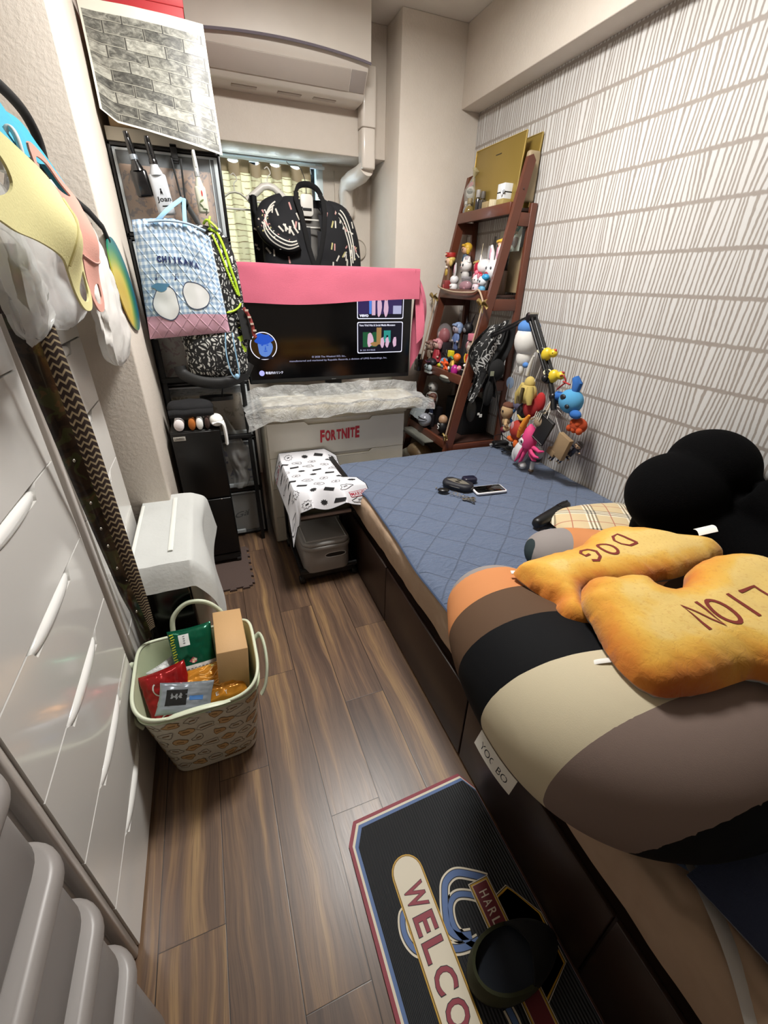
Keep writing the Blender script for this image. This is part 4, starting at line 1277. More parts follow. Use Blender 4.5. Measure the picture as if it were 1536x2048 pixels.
t = thing('animal_pillow', (.8, .35, .76), 'orange yellow toasted biscuit pillow lettered LION, lying on the striped cushion', 'pillow', 'biscuit-print letter pillows')
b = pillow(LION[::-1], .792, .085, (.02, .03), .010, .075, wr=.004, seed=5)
bv = bvh_of(b); nb = len(b.v)
s_ = .0075
def lt(cx_, cy_, w_, h_, rx, ry, strokes):
    r_ = Vector((rx, ry)).normalized(); u_ = Vector((-r_.y, r_.x)); c_ = Vector((cx_, cy_)); out = []
    for st in strokes: out.append([tuple(c_ + r_ * (x - .5) * w_ + u_ * (y - .5) * h_) for x, y in st])
    return out
OVAL = [(.5 + .5 * math.cos(q), .5 + .5 * math.sin(q)) for q in [2 * PI * i / 20 for i in range(21)]]
letters(b, lt(.892, .308, .045, .062, -1, .05, [[(.0, 1), (.0, 0), (1, .06)]]) + lt(.835, .309, .02, .060, -1, .12, [[(.4, 1), (.6, 0)]])
        + lt(.787, .312, .036, .058, -1, .05, [OVAL]) + lt(.743, .318, .036, .058, -1, .05, [[(0, 0), (.05, 1), (.95, 0), (1, 1)]]), s_, bv)
for a_ in list(b.att): b.att[a_] += [0.0] * (len(b.v) - nb)
build('printed_cover', b, t)
b = MB(); b.tube(cr([(.566, .334, .782), (.548, .341, .778), (.538, .348, .770), (.546, .352, .764), (.562, .345, .768)], 5), 1, WT, 8, flat=(.010, .0016), up=(0, 0, 1)); build('loop_tag', b, t)
DOG = [(0.59, 0.632), (0.615, 0.645), (0.665, 0.65), (0.748, 0.652), (0.804, 0.658), (0.847, 0.678), (0.885, 0.692), (0.957, 0.701), (1.033, 0.665), (1.097, 0.609), (1.155, 0.552), (1.14, 0.505), (1.10, 0.495), (1.031, 0.490), (0.942, 0.485), (0.906, 0.492), (0.854, 0.490), (0.799, 0.497), (0.749, 0.510), (0.685, 0.51), (0.646, 0.465), (0.636, 0.436), (0.623, 0.428), (0.6, 0.436), (0.579, 0.462), (0.588, 0.492), (0.606, 0.508), (0.597, 0.536), (0.591, 0.57), (0.588, 0.603)]
t = thing('animal_pillow', (.85, .58, .72), 'orange yellow toasted biscuit pillow lettered DOG, between the LION pillow and the plaid pillow', 'pillow', 'biscuit-print letter pillows')
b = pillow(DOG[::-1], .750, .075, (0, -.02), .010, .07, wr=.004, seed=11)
bv = bvh_of(b); nb = len(b.v)
letters(b, lt(.889, .606, .040, .052, -.98, -.17, [[(0, 1), (.05, 0), (.55, .03), (.95, .3), (.95, .65), (.6, .95), (0, 1)]]) + lt(.822, .589, .036, .048, -.98, -.17, [OVAL])
        + lt(.765, .585, .040, .048, -.98, -.17, [[(.95, .85), (.6, 1), (.2, .85), (0, .5), (.15, .12), (.55, 0), (.95, .2), (.95, .48), (.55, .48)]]), .0072, bv)
for a_ in list(b.att): b.att[a_] += [0.0] * (len(b.v) - nb)
build('printed_cover', b, t)
b = MB(); b.box((.592, .636, .742), (.613, .648, .744), WT, mt=RZ(-.4, (.6, .64, .74))); build('small_tag', b, t)
b = MB(); b.grid(lambda u, v: (1.155 + .035 * u - .02 * v, .585 - .02 * u - .03 * v + .02, .775 + .018 * u + .006 * math.sin(v * 3)), 6, 6, WT, thick=.0008)
build('care_label', b, t)

# ================================================================= PLAID PILLOW, BLACK PLUSH, BLANKET
def plaid():
    if 'camel_check_fabric' in MATS: return MATS['camel_check_fabric']
    m, t = newmat('camel_check_fabric')
    x, y, z = t.xyz(t.pos())
    a = t.math('ADD', t.math('MULTIPLY', x, .82), t.math('MULTIPLY', y, -.57)); c_ = t.math('ADD', t.math('MULTIPLY', x, .57), t.math('MULTIPLY', y, .82))
    def bands(v, ph, offs, w_):
        fr = t.math('FRACT', t.math('DIVIDE', t.math('ADD', v, ph), .150)); out = None
        for o_ in offs:
            s__ = t.math('SUBTRACT', 1.0, t.step(t.math('ABSOLUTE', t.math('SUBTRACT', fr, o_)), w_, .006))
            out = s__ if out is None else t.math('MAXIMUM', out, s__)
        return out
    c = '#d0bb93'
    wh = t.math('MAXIMUM', bands(a, .31, (.12, .21, .30), .022), bands(c_, .35, (.12, .21, .30), .022))
    c = t.mix(t.math('MULTIPLY', wh, .8), c, '#e8e2d0')
    b1 = bands(a, .31, (.165, .255, .345), .020); b2 = bands(c_, .35, (.165, .255, .345), .020)
    c = t.mix(t.math('MULTIPLY', t.math('MAXIMUM', b1, b2), .62), c, '#33302d'); c = t.mix(t.math('MULTIPLY', b1, b2), c, '#121212')
    rd = t.math('MAXIMUM', bands(a, .31, (.72,), .012), bands(c_, .35, (.72,), .012))
    c = t.mix(t.math('MULTIPLY', rd, .75), c, '#a2332e')
    t.color(c); t.b.inputs['Roughness'].default_value = .8; return m
mb = MB()
def plp(u, v):
    a, b_ = u * 2 - 1, v * 2 - 1
    k = (1 - abs(a) ** 3.2) * (1 - abs(b_) ** 3.2)
    x = 1.375 + (.215 * a) * (1 - .05 * b_ * b_) * 1.0; y = .995 + .185 * b_ * (1 - .06 * a * a)
    # turned with the near corner pulled in
    r_ = -.10; X = 1.375 + (x - 1.375) * math.cos(r_) - (y - .995) * math.sin(r_); Y = .995 + (x - 1.375) * math.sin(r_) + (y - .995) * math.cos(r_)
    return X, Y, k
mb.grid(lambda u, v: (plp(u, v)[0], plp(u, v)[1], .512 + .045 * plp(u, v)[2] ** .6 + .003 * nz(u * 6, v * 6)), 40, 36, plaid())
L_ = len(mb.v)
mb.grid(lambda u, v: (plp(u, v)[0], plp(u, v)[1], .511 - .008 * plp(u, v)[2] ** .6), 40, 36, plaid())
one('plaid_pillow', mb, 'thin camel check pillow lying under the giant black plush by the wall', 'pillow')
PLUSH = M('black_plush', '#050506', .95, spec=.08, bump=.4, bscale=260)
raw = MB()
raw.ball((1.360, .806, .752), (.150, .148, .140), PLUSH, 32, 24)
raw.ball((1.478, .802, .838), (.126, .135, .122), PLUSH, 32, 24)
raw.ball((1.40, .80, .60), (.12, .13, .10), PLUSH, 24, 16)
raw.tube(cr([(1.37, .72, .70), (1.40, .60, .665), (1.39, .42, .64), (1.36, .18, .62), (1.33, -.05, .62)], 6), [.075 + .03 * i / 24 for i in range(25)], PLUSH, 20)
raw.tube(cr([(1.48, .66, .80), (1.50, .50, .76), (1.50, .30, .72), (1.48, .10, .68)], 6), [.07 + .035 * i / 18 for i in range(19)], PLUSH, 20)
raw.ball((1.38, -.05, .66), (.19, .2, .15), PLUSH, 20, 14)
pl = merged(raw, .011, 5, PLUSH)
for v in pl.v:
    v.x = min(v.x, 1.612)
    if v.z < .50 + .02: v.z = max(v.z, .506)
t = thing('giant_plush', (1.38, .6, .5), 'giant black plush toy lying on its back with two ball feet towards the window', 'plush toy')
build('body', pl, t)
# dark cushion between the plush and the pillows
one('black_cushion', MB().ball((1.26, .60, .565), (.135, .20, .058), M('black_velour', '#0a0a0c', .95, sheen=.1), 26, 14), 'flat black cushion in the gap between the DOG pillow and the black plush', 'cushion')
NAV = M('navy_fleece', '#262f48', .95, sheen=.3, bump=.6, bscale=120)
mb = MB()
def blank(u, v):
    x = .690 + .02 * math.sin(v * 5) + u * .60 ; y = -.29 + v * .40 + .22 * u * (1 - v) * 0
    x += .0; xl = .60 + (.1 - y) * .10
    x = xl + u * .55
    z = .508 + .030 * math.sin(min(1, u * 5) * PI / 2) + .012 * nz(x * 7, y * 7) + .004 * nz(x * 22, y * 10)
    return (x, y, z)
mb.grid(blank, 50, 40, NAV, thick=.008)
one('navy_blanket', mb, 'folded navy fleece blanket on the bed beneath the near end of the striped cushion', 'blanket')

# ================================================================= SMALL THINGS ON THE PAD
PZ = .4955
def at_(x, y, rz, z=PZ): return Matrix.Translation((x, y, z)) @ Matrix.Rotation(rz, 4, 'Z')
# phone
m4 = at_(1.125, 1.478, -.10)
t = thing('smartphone', (1.125, 1.478, PZ), 'smartphone in a white bumper case lying face up on the blue pad', 'phone')
b = MB(); b.rbox((-.078, -.039, .0), (.078, .039, .0105), .011, M('case_white', '#e9e9ec', .35), 6, .003, mt=m4); build('bumper_case', b, t)
b = MB(); b.rbox((-.0715, -.0335, .0098), (.0715, .0335, .0112), .008, M('phone_glass', '#060606', .06, coat=.6), 6, .0004, mt=m4); build('screen', b, t)
# earbud case
t = thing('earbud_case', (1.085, 1.60, PZ), 'small dark navy earbud case behind the smartphone', 'earbud case')
DN = M('navy_silicone', '#1d1d30', .3)
m4 = at_(1.088, 1.592, -.12)
b = MB(); b.rbox((-.036, -.026, 0), (.036, .026, .027), .018, DN, 6, .009, mt=m4); build('case_body', b, t)
b = MB(); b.tube([m4 @ V(-.036, .004, .012), m4 @ V(-.052, .008, .006), m4 @ V(-.062, .012, .004)], .0025, BLK, 6); build('wrist_loop', b, t)
# coin pouch with silver winged badge
t = thing('coin_pouch', (1.005, 1.575, PZ), 'black zipped coin pouch with a silver winged badge on the blue pad', 'pouch')
m4 = at_(1.003, 1.556, -.95)
b = MB(); b.rbox((-.074, -.041, 0), (.074, .041, .032), .034, M('pouch_black', '#15161f', .6), 8, .012, mt=m4); build('pouch_body', b, t)
b = MB()
SLV = M('silver_badge', '#a29d8e', .35, .6)
for sh, k in ((poly2d([(-.056, -.010), (-.030, -.017), (-.012, -.022), (.012, -.022), (.034, -.015), (.060, -.004), (.034, .013), (.012, .021), (-.012, .021), (-.034, .015)]), 0), ): decal(b, sh, SLV, m4 @ V(0, 0, .032), m4.to_3x3() @ V(1, 0, 0), m4.to_3x3() @ V(0, 1, 0), .001)
for x in (-.001,):
    for sy in (-1, 1): decal(b, poly2d(ell(.013, .0062, 14, 0, sy * .010)), BLK, m4 @ V(0, 0, .032), m4.to_3x3() @ V(1, 0, 0), m4.to_3x3() @ V(0, 1, 0), .0016)
build('winged_badge', b, t)
b = MB(); b.tube([m4 @ V(.0755 * math.cos(a), .0425 * math.sin(a), .018) for a in [2 * PI * i / 36 for i in range(36)]], .0016, M('zip_silver', '#8f8d88', .35, .7), 5, closed=True); build('zip', b, t)
# keys
CH = M('chrome', '#b5b0a4', .22, .9)
t = thing('key_ring', (.955, 1.46, PZ), 'bunch of silver keys, rings and charms with a black fob beside the coin pouch', 'keys')
b = MB(); b.ball((.915, 1.535, PZ + .009), (.028, .020, .009), M('fob_black', '#101010', .3), rot=Matrix.Rotation(-.5, 3, 'Z')); build('key_fob', b, t)
def ringp(c, r, tl=0.0, ax='X'):
    m_ = Matrix.Translation(c) @ Matrix.Rotation(tl, 4, ax); return [m_ @ V(r * math.cos(a), r * math.sin(a), 0) for a in [2 * PI * i / 18 for i in range(18)]]
rr = random.Random(5)
for i in range(7):
    c = V(.938 + .011 * i + rr.uniform(-.004, .004), 1.497 - .015 * i + rr.uniform(-.004, .004), PZ + .006 + .002 * (i % 3))
    b = MB(); b.tube(ringp(c, .0085 + .002 * (i % 2), rr.uniform(-.5, .5)), .0013, CH, 6, closed=True); build('ring', b, t)
for i in range(3):
    m4 = at_(.965 + .018 * i, 1.432 - .008 * i, -1.0 - .5 * i, PZ + .004 + .003 * i)
    b = MB(); b.rbox((-.010, -.009, 0), (.010, .009, .0022), .008, CH, 5, .0006, mt=m4); b.box((.008, -.003, .0002), (.036, .003, .002), CH, mt=m4)
    for k in range(4): b.box((.014 + .005 * k, -.0048, .0002), (.017 + .005 * k, -.003, .002), CH, mt=m4)
    build('key', b, t)
b = MB(); b.tube([V(.900, 1.575, PZ + .003), V(.905, 1.56, PZ + .004), V(.912, 1.548, PZ + .008)], .0015, CH, 5); b.ball((.899, 1.577, PZ + .004), .004, CH); build('charm', b, t)
# black folded umbrella / torch-like case
t = thing('spectacle_case', (1.22, 1.165, PZ), 'long black rounded case lying between the smartphone and the plaid pillow', 'case')
m4 = Matrix.Translation((1.222, 1.162, PZ)) @ Matrix.Rotation(.362, 4, 'Z')
BR = M('black_rubber', '#0d0d0e', .42)
b = MB(); b.tube([m4 @ V(x, 0, .0225) for x in (-.132, -.128, -.115, -.03, .04, .055)], [.010, .018, .0225, .0235, .0235, .0215], BR, 20); build('case_body', b, t)
b = MB(); b.tube([m4 @ V(x, 0, .0235) for x in (.054, .058, .11, .124, .128)], [.0215, .0235, .0225, .018, .012], M('black_gloss', '#0b0b0c', .22), 20); build('cap', b, t)
b = MB(); b.box((.045, -.0035, .044), (.118, .0035, .0485), BLK, .001, mt=m4); build('clip', b, t)

# charger and cables at the far corner of the bed
CAB = M('cable_black', '#0c0c0d', .45)
t = thing('power_adapter', (1.545, 1.975, PZ), 'black power adapter with tangled cables at the bed corner below the hanging plush toys', 'power adapter')
b = MB(); b.rbox((1.49, 1.955, PZ), (1.585, 2.005, PZ + .032), .010, CAB, 4, .004); build('adapter_body', b, t)
rr = random.Random(11)
for k in range(5):
    p0 = V(1.49 + .02 * k, 1.955, PZ + .012); pts = [p0]
    for i in range(5): pts.append(V(1.48 + rr.random() * .12, 1.80 + rr.random() * .16, PZ + .006 + rr.random() * .022))
    b = MB(); b.tube(cr(pts, 6), .0028, CAB, 6); build('cable', b, t)
b = MB(); b.tube(cr([V(1.49, 1.97, PZ + .03), V(1.50, 2.0, PZ + .06), V(1.55, 2.0, PZ + .065), V(1.59, 1.98, PZ + .035)], 6), .0022, CAB, 6); build('loop_cable', b, t)
for c in ((1.478, 1.985, PZ + .016), (1.595, 1.98, PZ + .016)):
    b = MB(); b.box((c[0] - .010, c[1] - .006, c[2] - .006), (c[0] + .006, c[1] + .006, c[2] + .006), M('plug_silver', '#c3c3c0', .3, .5), .002); build('connector', b, t)
# ================================================================= BLACK TWO-TIER BIN
FB = M('black_bin_satin', '#060607', .38)
t = thing('two_tier_bin', (-.11, 2.12, .012), 'slim tall black two-tier bin on casters beside the drawer tower', 'bin')
build('body', MB().box((-.218, 2.012, .030), (-.008, 2.198, .742), FB, .006), t)
build('lower_door', MB().box((-.216, 2.000, .075), (-.010, 2.014, .395), FB, .004, 2), t)
b = MB(); b.box((-.216, 2.000, .405), (-.010, 2.014, .738), FB, .004, 2)
b.box((-.208, 1.9985, .703), (-.158, 2.000, .722), M('name_plate', '#a8a49c', .4), .0004)
decal(b, fit2d(text2d('UNEED', 1, .01), .038, .009), BLK, (-.183, 1.9985, .7125), (1, 0, 0), (0, 0, 1), .0006)
dr = build('upper_door', b, t)
build('plinth', MB().box((-.214, 2.004, .032), (-.012, 2.02, .068), M('black_plinth', '#101011', .5), .002), t)
build('latch', MB().ball((-.055, 1.999, .392), (.003, .002, .003), CH), t)
for x in (-.205, -.022):
    for y in (2.02, 2.18):
        b = MB(); b.cyl((x - .010, y, .030), (x + .012, y, .030), .0175, M('caster_grey', '#39393b', .4), n=18, bev=.002); build('caster', b, t)
# socks, cloth pouch and sandal on top of it
TOPZ = .7425
cols = [('#e6dfe0', -.175, .042, 'rolled pale pink cloth on the black bin, at the wall end of the row'), ('#a75e1f', -.122, .030, 'rolled orange cloth on the black bin between the white rolls'),
        ('#e4e4e2', -.090, .030, 'rolled white cloth on the black bin between the orange and dark brown rolls'), ('#3a2620', -.058, .022, 'rolled dark brown cloth on the black bin'), ]
for c, x, w_, lb in cols:
    mb = MB(); nm = 'roll_' + c[1:]
    mb.tube([V(x, 2.006, TOPZ + .026), V(x, 2.012, TOPZ + .026), V(x, 2.10, TOPZ + .026), V(x, 2.11, TOPZ + .026)], [.6, 1, 1, .6], M(nm, c, .9, bump=.3, bscale=200), 14, flat=(w_, .050))
    one('rolled_cloth', mb, lb, 'cloth', 'rolled cloths on the black bin')
mb = MB(); WS = M('white_sock_cloth', '#e6e6e3', .9, bump=.3, bscale=160)
mb.tube(cr([(-.036, 2.03, TOPZ + .028), (-.012, 2.03, TOPZ + .034), (.008, 2.03, TOPZ + .020), (.013, 2.03, TOPZ - .030), (.012, 2.03, TOPZ - .075)], 6), 1, WS, 12, flat=(.016, .085), up=(0, 1, 0))
mb.ball((-.018, 2.03, TOPZ + .035), (.030, .04, .028), WS)
one('white_sock', mb, 'white sock draped over the edge of the black bin', 'sock')
mb = MB(); CL = M('black_cloth', '#101013', .9, bump=.3, bscale=120)
def pch(u, v):
    a = 2 * PI * v; sx = .098; sz = .034; e = (1 - (2 * u - 1) ** 4)
    return (-.118 + (2 * u - 1) * sx, 2.095 + .055 * math.cos(a) * e ** .5, TOPZ + .085 + sz * math.sin(a) * e ** .5 + .004 * nz(u * 5, v * 5))
mb.grid(pch, 24, 20, CL)
mb.grid(lambda u, v: (-.208 + .185 * u, 2.030 - .010 * math.sin(v * PI), TOPZ + .055 + .035 * v + .004 * nz(u * 4, v)), 14, 8, CL, thick=.006)
one('cloth_pouch', mb, 'folded black cloth pouch piled on the rolled cloths of the black bin', 'pouch')
mb = MB(); sole = [(-.075 + .15 * (1 - math.cos(PI * i / 12)) / 2, -.032 * math.sin(PI * i / 12) ** .6) for i in range(13)] + [(.075 - .15 * (1 - math.cos(PI * i / 12)) / 2, .032 * math.sin(PI * i / 12) ** .6) for i in range(1, 12)]
mb.prism([(x + .0, y + 2.18) for x, y in sole], TOPZ + .090, TOPZ + .108, BR, smooth=False)
mb.tube(cr([(.045 - .02, 2.15, TOPZ + .108), (.03, 2.15, TOPZ + .128), (.03, 2.20, TOPZ + .128), (.025, 2.21, TOPZ + .108)], 4), 1, BR, 8, flat=(.02, .004))
one('black_tray', mb, 'small black rubber sole resting behind the cloth pouch on the bin', 'sandal')
# clear bag between bin and tower
CB_ = M('clear_bag', '#c6c6c3', .25, alpha=.45, bump=.9, bscale=18)
mb = MB(); mb.grid(lambda u, v: (.012 + .115 * u * (1 - .35 * (1 - v)) + .01 * math.sin(v * 9), 2.262 - .03 * math.sin(PI * u) + .01 * nz(u * 5, v * 7), .33 + .42 * v * (1 - .55 * u)), 20, 30, CB_)
one('plastic_bag', mb, 'crumpled clear plastic bag hanging beside the black bin before the drawer tower', 'plastic bag')

# ================================================================= AIR PURIFIER with its cover
AW = M('purifier_white', '#cdcac2', .3, coat=.3)
t = thing('air_purifier', (-.24, 1.45, .012), 'white air purifier with a glossy black front, standing on the floor behind the basket', 'air purifier')
b = MB(); b.rbox((-.335, 1.262, .012), (-.148, 1.655, .535), .045, AW, 6, .012); build('casing', b, t)
b = MB(); b.box((-.322, 1.240, .05), (-.178, 1.263, .49), M('purifier_black', '#040405', .22), .010, 3); build('front_grille', b, t)
b = MB(); b.rbox((-.33, 1.246, .012), (-.166, 1.268, .05), .01, AW, 4, .004); build('front_base', b, t)
NW = M('nonwoven_white', '#c9cbc8', .85, alpha=.93, bump=.25, bscale=90)
mb = MB()
def cov(u, v):
    # u across x (left to right and down the right side), v along y
    L = u * .50; y = 1.222 + v * .56
    if L < .03: x, z = -.345 , .545 - (.03 - L) * 1.2
    elif L < .215: x, z = -.345 + (L - .03), .548
    else:
        d_ = L - .215; x, z = -.158 + .030 * math.sin(min(1, d_ / .10) * PI / 2) + d_ * .10, .546 - d_ * .88
    if v < .06: z -= (.06 - v) * 1.3
    if L > .215: 
        y = y + (L - .215) * .05; z += .06 * v * min(1, (L - .215) / .12)
        x += .014 * math.sin(v * 6 + 1) * min(1, (L - .215) * 8)
    z += .003 * nz(u * 8, v * 8)
    return (x, y, z)
mb.grid(cov, 60, 44, NW, thick=.0015)
NR = M('nonwoven_ridge', '#dedfd8', .8)
mb.tube([V(-.222, 1.33 + i * .045, .5525) for i in range(10)], 1, NR, 8, flat=(.016, .004)); mb.tube([V(-.336, 1.30 + i * .05, .5510) for i in range(9)], 1, NR, 8, flat=(.012, .004))
one('purifier_cover', mb, 'white non-woven cloth draped over the top of the air purifier', 'cloth cover')

# ================================================================= CART
t = thing('rolling_cart', (.395, 1.85, 0), 'narrow black rolling cart between the drawer chest and the bed', 'cart')
CM = M('cart_black', '#0f0f10', .4)
for x in (.250, .520):
    for y in (1.93, 2.085): build('post', MB().box((x, y, .05), (x + .016, y + .016, .50), CM, .003), t)
    build('side_rail', MB().box((x, 1.70, .055), (x + .018, 2.10, .085), CM, .004), t)
    for y in (1.72, 2.08):
        b = MB(); b.cyl((x - .004, y, .022), (x + .022, y, .022), .022, BR, n=16, bev=.003); b.box((x + .004, y - .008, .03), (x + .012, y + .008, .06), CM); build('caster', b, t)
build('front_bar', MB().cyl((.250, 1.70, .080), (.538, 1.70, .080), .014, CM, n=14), t)
build('front_panel', MB().box((.258, 1.706, .030), (.530, 1.716, .078), CM, .002), t)
build('lower_shelf', MB().box((.262, 1.72, .060), (.526, 2.09, .072), M('cart_shelf_wood', '#4b3524', .5), .002), t)
build('middle_tray', MB().box((.254, 1.69, .370), (.532, 2.09, .384), CM, .003), t)
build('top_shelf', MB().box((.252, 1.72, .500), (.534, 2.10, .516), CM, .003), t)
t = thing('lidded_box', (.385, 1.85, .0725), 'grey plastic lidded storage box with an oval handle slot, on the lower cart shelf', 'storage box')
GP = M('grey_box_plastic', '#95928f', .38); GL = M('grey_box_lid', '#a19f9d', .34)
b = MB(); b.rbox((.272, 1.675, .0725), (.502, 2.03, .225), .045, GP, 8, .012)
b.rbox((.266, 1.668, .205), (.508, 2.037, .226), .05, GP, 8, .005); build('box_body', b, t)
b = MB(); b.rbox((.269, 1.671, .226), (.505, 2.034, .246), .048, GL, 8, .008); b.rbox((.284, 1.688, .245), (.490, 2.018, .2515), .012, GL, 4, .003)
b.tube([V(.289, 1.693, .252), V(.485, 1.693, .252), V(.485, 2.013, .252), V(.289, 2.013, .252)], .0028, M('lid_edge', '#c9c9c7', .3), 6, closed=True); build('lid', b, t)
b = MB(); hp = [V(.425 + .034 * math.cos(a) + (.018 if math.cos(a) > 0 else -.018), 1.6755, .168 + .013 * math.sin(a)) for a in [2 * PI * i / 24 for i in range(24)]]
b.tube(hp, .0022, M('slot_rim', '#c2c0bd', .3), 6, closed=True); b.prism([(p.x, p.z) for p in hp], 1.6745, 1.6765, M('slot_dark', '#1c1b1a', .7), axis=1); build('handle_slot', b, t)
one('green_tin', MB().rbox((.272, 1.700, .3845), (.515, 2.05, .478), .02, M('olive_tin', '#4f5044', .4), 5, .012), 'olive box on the middle cart tray, under the comic print cloth', 'box')
one('comic_magazine', MB().box((.262, 1.682, .3845), (.512, 1.697, .398), M('magazine_edge', '#a08f8a', .6), .001), 'thin magazine at the front edge of the middle cart tray', 'magazine')
# comic print cloth
CW = M('comic_cloth_white', '#d7d7dc', .85); CK = M('comic_ink', '#18181b', .85); CG = M('comic_grey', '#77787c', .85); CR_ = M('comic_red', '#a8203a', .8)
def cc(u, v):
    x = .195 + u * .365; y = 1.615 + v * .495
    z = .5195 + .002 * nz(u * 5, v * 5)
    # spills over the left side, the front and to the right onto the bed edge
    if u < .16: z -= (.16 - u) * .75; x += (.16 - u) * .16
    if v < .18:
        f_ = (.18 - v) / .18; dp = .050 + .045 * abs(math.sin(u * 7.5 + .6)) + (.06 if u < .2 else 0)
        z -= f_ ** 1.3 * dp; y += f_ * .045 * abs(math.sin(u * 7.5 + .6))
    if u > .82: z -= (u - .82) * (.26 - .2 * (v < .35)); x += (u - .82) * .28 * max(0, 1 - v * 2.2)
    if v > .9: z += (v - .9) * .3
    return V(x, y, z + .004)
mb = MB(); mb.grid(lambda u, v: cc(u, v), 60, 70, CW, thick=.0016)
mb.tube([cc(i / 40, 0) for i in range(41)] + [cc(1, i / 50) for i in range(1, 51)] + [cc(1 - i / 40, 1) for i in range(1, 41)] + [cc(0, 1 - i / 50) for i in range(1, 50)], .0018, CK, 5, closed=True)
def ccS(x, y):
    u = .5 + x / .365; v = .5 + y / .545; u = max(.005, min(.99, u)); v = max(.005, min(.99, v))
    p = cc(u, v); a = cc(u + .006, v) - p; b_ = cc(u, v + .006) - p; n_ = a.cross(b_).normalized()
    return p, (n_ if n_.z > 0 else -n_)
rr = random.Random(21); k = 0
for j in range(9):
    for i in range(5):
        x = -.155 + i * .077 + (.034 if j % 2 else 0) + rr.uniform(-.006, .006); y = -.245 + j * .060 + rr.uniform(-.005, .005); k += 1
        if x > .172: continue
        a = rr.uniform(-.4, .4); ty = k % 4
        if ty == 0: decal_fn(mb, sub2d(move2d(poly2d([(-.026, -.007), (.020, -.011), (.026, .005), (-.018, .011)]), x, y, a), .01), CK, ccS, .0012)
        elif ty == 1:
            decal_fn(mb, sub2d(move2d(stroke2d(blob(.024, .015, 18, .25, k), .0022, True), x, y, a), .012), CK, ccS, .0012)
            decal_fn(mb, sub2d(move2d(poly2d([(-.010, -.003), (.010, -.003), (.010, .003), (-.010, .003)]), x, y, a), .01), CG, ccS, .0012)
        elif ty == 2:
            st = [((.024 if q % 2 else .016) * math.cos(q * PI / 9), (.018 if q % 2 else .012) * math.sin(q * PI / 9)) for q in range(18)]
            decal_fn(mb, move2d(stroke2d(st, .0020, True), x, y, a), CK, ccS, .0012); decal_fn(mb, move2d(poly2d([(-.007, -.003), (.007, -.003), (.007, .003), (-.007, .003)]), x, y, a), CK, ccS, .0012)
        else:
            st = [((.019 if q % 2 else .013) * math.cos(q * PI / 9), (.012 if q % 2 else .008) * math.sin(q * PI / 9)) for q in range(18)]
            decal_fn(mb, move2d(poly2d(st), x, y, a), CK, ccS, .0012)
for (x, y, a) in ((.150, -.225, .25), (-.165, .215, .2)):
    for sh, mm, o_ in ((poly2d([(-.030, -.012), (.030, -.012), (.030, .012), (-.030, .012)]), CR_, .0015), (poly2d([(-.028, -.010), (.028, -.010), (.028, .010), (-.028, .010)]), CW, .0019), (fit2d(text2d('MARVEL', 1, .02), .052, .015), CR_, .0023)):
        decal_fn(mb, sub2d(move2d(sh, x, y, a), .02), mm, ccS, o_)
one('comic_cloth', mb, 'white cloth printed with black comic bubbles, covering the rolling cart', 'cloth')

# ================================================================= LAUNDRY BASKET with groceries
def basket_mat():
    m, t = newmat('basket_outside_print')
    t.color('#cfcab8'); t.b.inputs['Roughness'].default_value = .45; return m
BO = basket_mat(); BI = M('basket_sage', '#c3cfae', .42); BRm = M('basket_rim', '#d5ddc4', .38)
bx, by, ba = -.178, 1.030, .02
def bsk(a, k, inset=0.0):
    """a angle, k 0 bottom..1 rim"""
    lx = (.128 + .040 * k) - inset; ly = (.118 + .042 * k) - inset
    c, s_ = math.cos(a), math.sin(a); e = .42
    x = lx * math.copysign(abs(c) ** e, c); y = ly * math.copysign(abs(s_) ** e, s_)
    z = .005 + .325 * k
    if k > .9: z += .018 * (k - .9) / .1 * (math.cos(2 * a)) 
    X = bx + x * math.cos(ba) - y * math.sin(ba); Y = by + x * math.sin(ba) + y * math.cos(ba)
    return V(X, Y, z)
t = thing('laundry_basket', (bx, by, .004), 'sage green soft plastic basket with biscuit outline print, full of snacks, by the white chests', 'basket')
N_ = 72
b = MB()
b.grid(lambda u, v: bsk(2 * PI * u, v * .965), N_, 14, BO)
b.grid(lambda u, v: bsk(-2 * PI * u, v * .985, .005), N_, 14, BI)
b.add([bsk(2 * PI * i / N_, 0) for i in range(N_)], [list(range(N_))[::-1]], BO)
b.add([bsk(2 * PI * i / N_, .02, .005) for i in range(N_)], [list(range(N_))], BI)
AT = [(-PI / 2, 0.0)]
for i in range(1, 241):
    a = -PI / 2 + PI * i / 240; AT.append((a, AT[-1][1] + (bsk(a, .5) - bsk(AT[-1][0], .5)).length))
def bS(x, y):   # x is the length along the wall from the middle of the front, y the height
    L_ = abs(x); i = next((q for q in range(1, 241) if AT[q][1] >= L_), 240); a0, l0 = AT[i - 1]; a1, l1 = AT[i]
    a = a0 + (a1 - a0) * (L_ - l0) / max(1e-9, l1 - l0)
    if x < 0: a = -PI - a
    k = y / .325
    p = bsk(a, k); q = bsk(a + .02, k) - p; r_ = bsk(a, k + .02) - p
    return p, q.cross(r_).normalized()
TAN, GRY = M('biscuit_tan', '#c9a574', .5), M('outline_grey', '#7d7468', .5)
rr = random.Random(8); k = 0
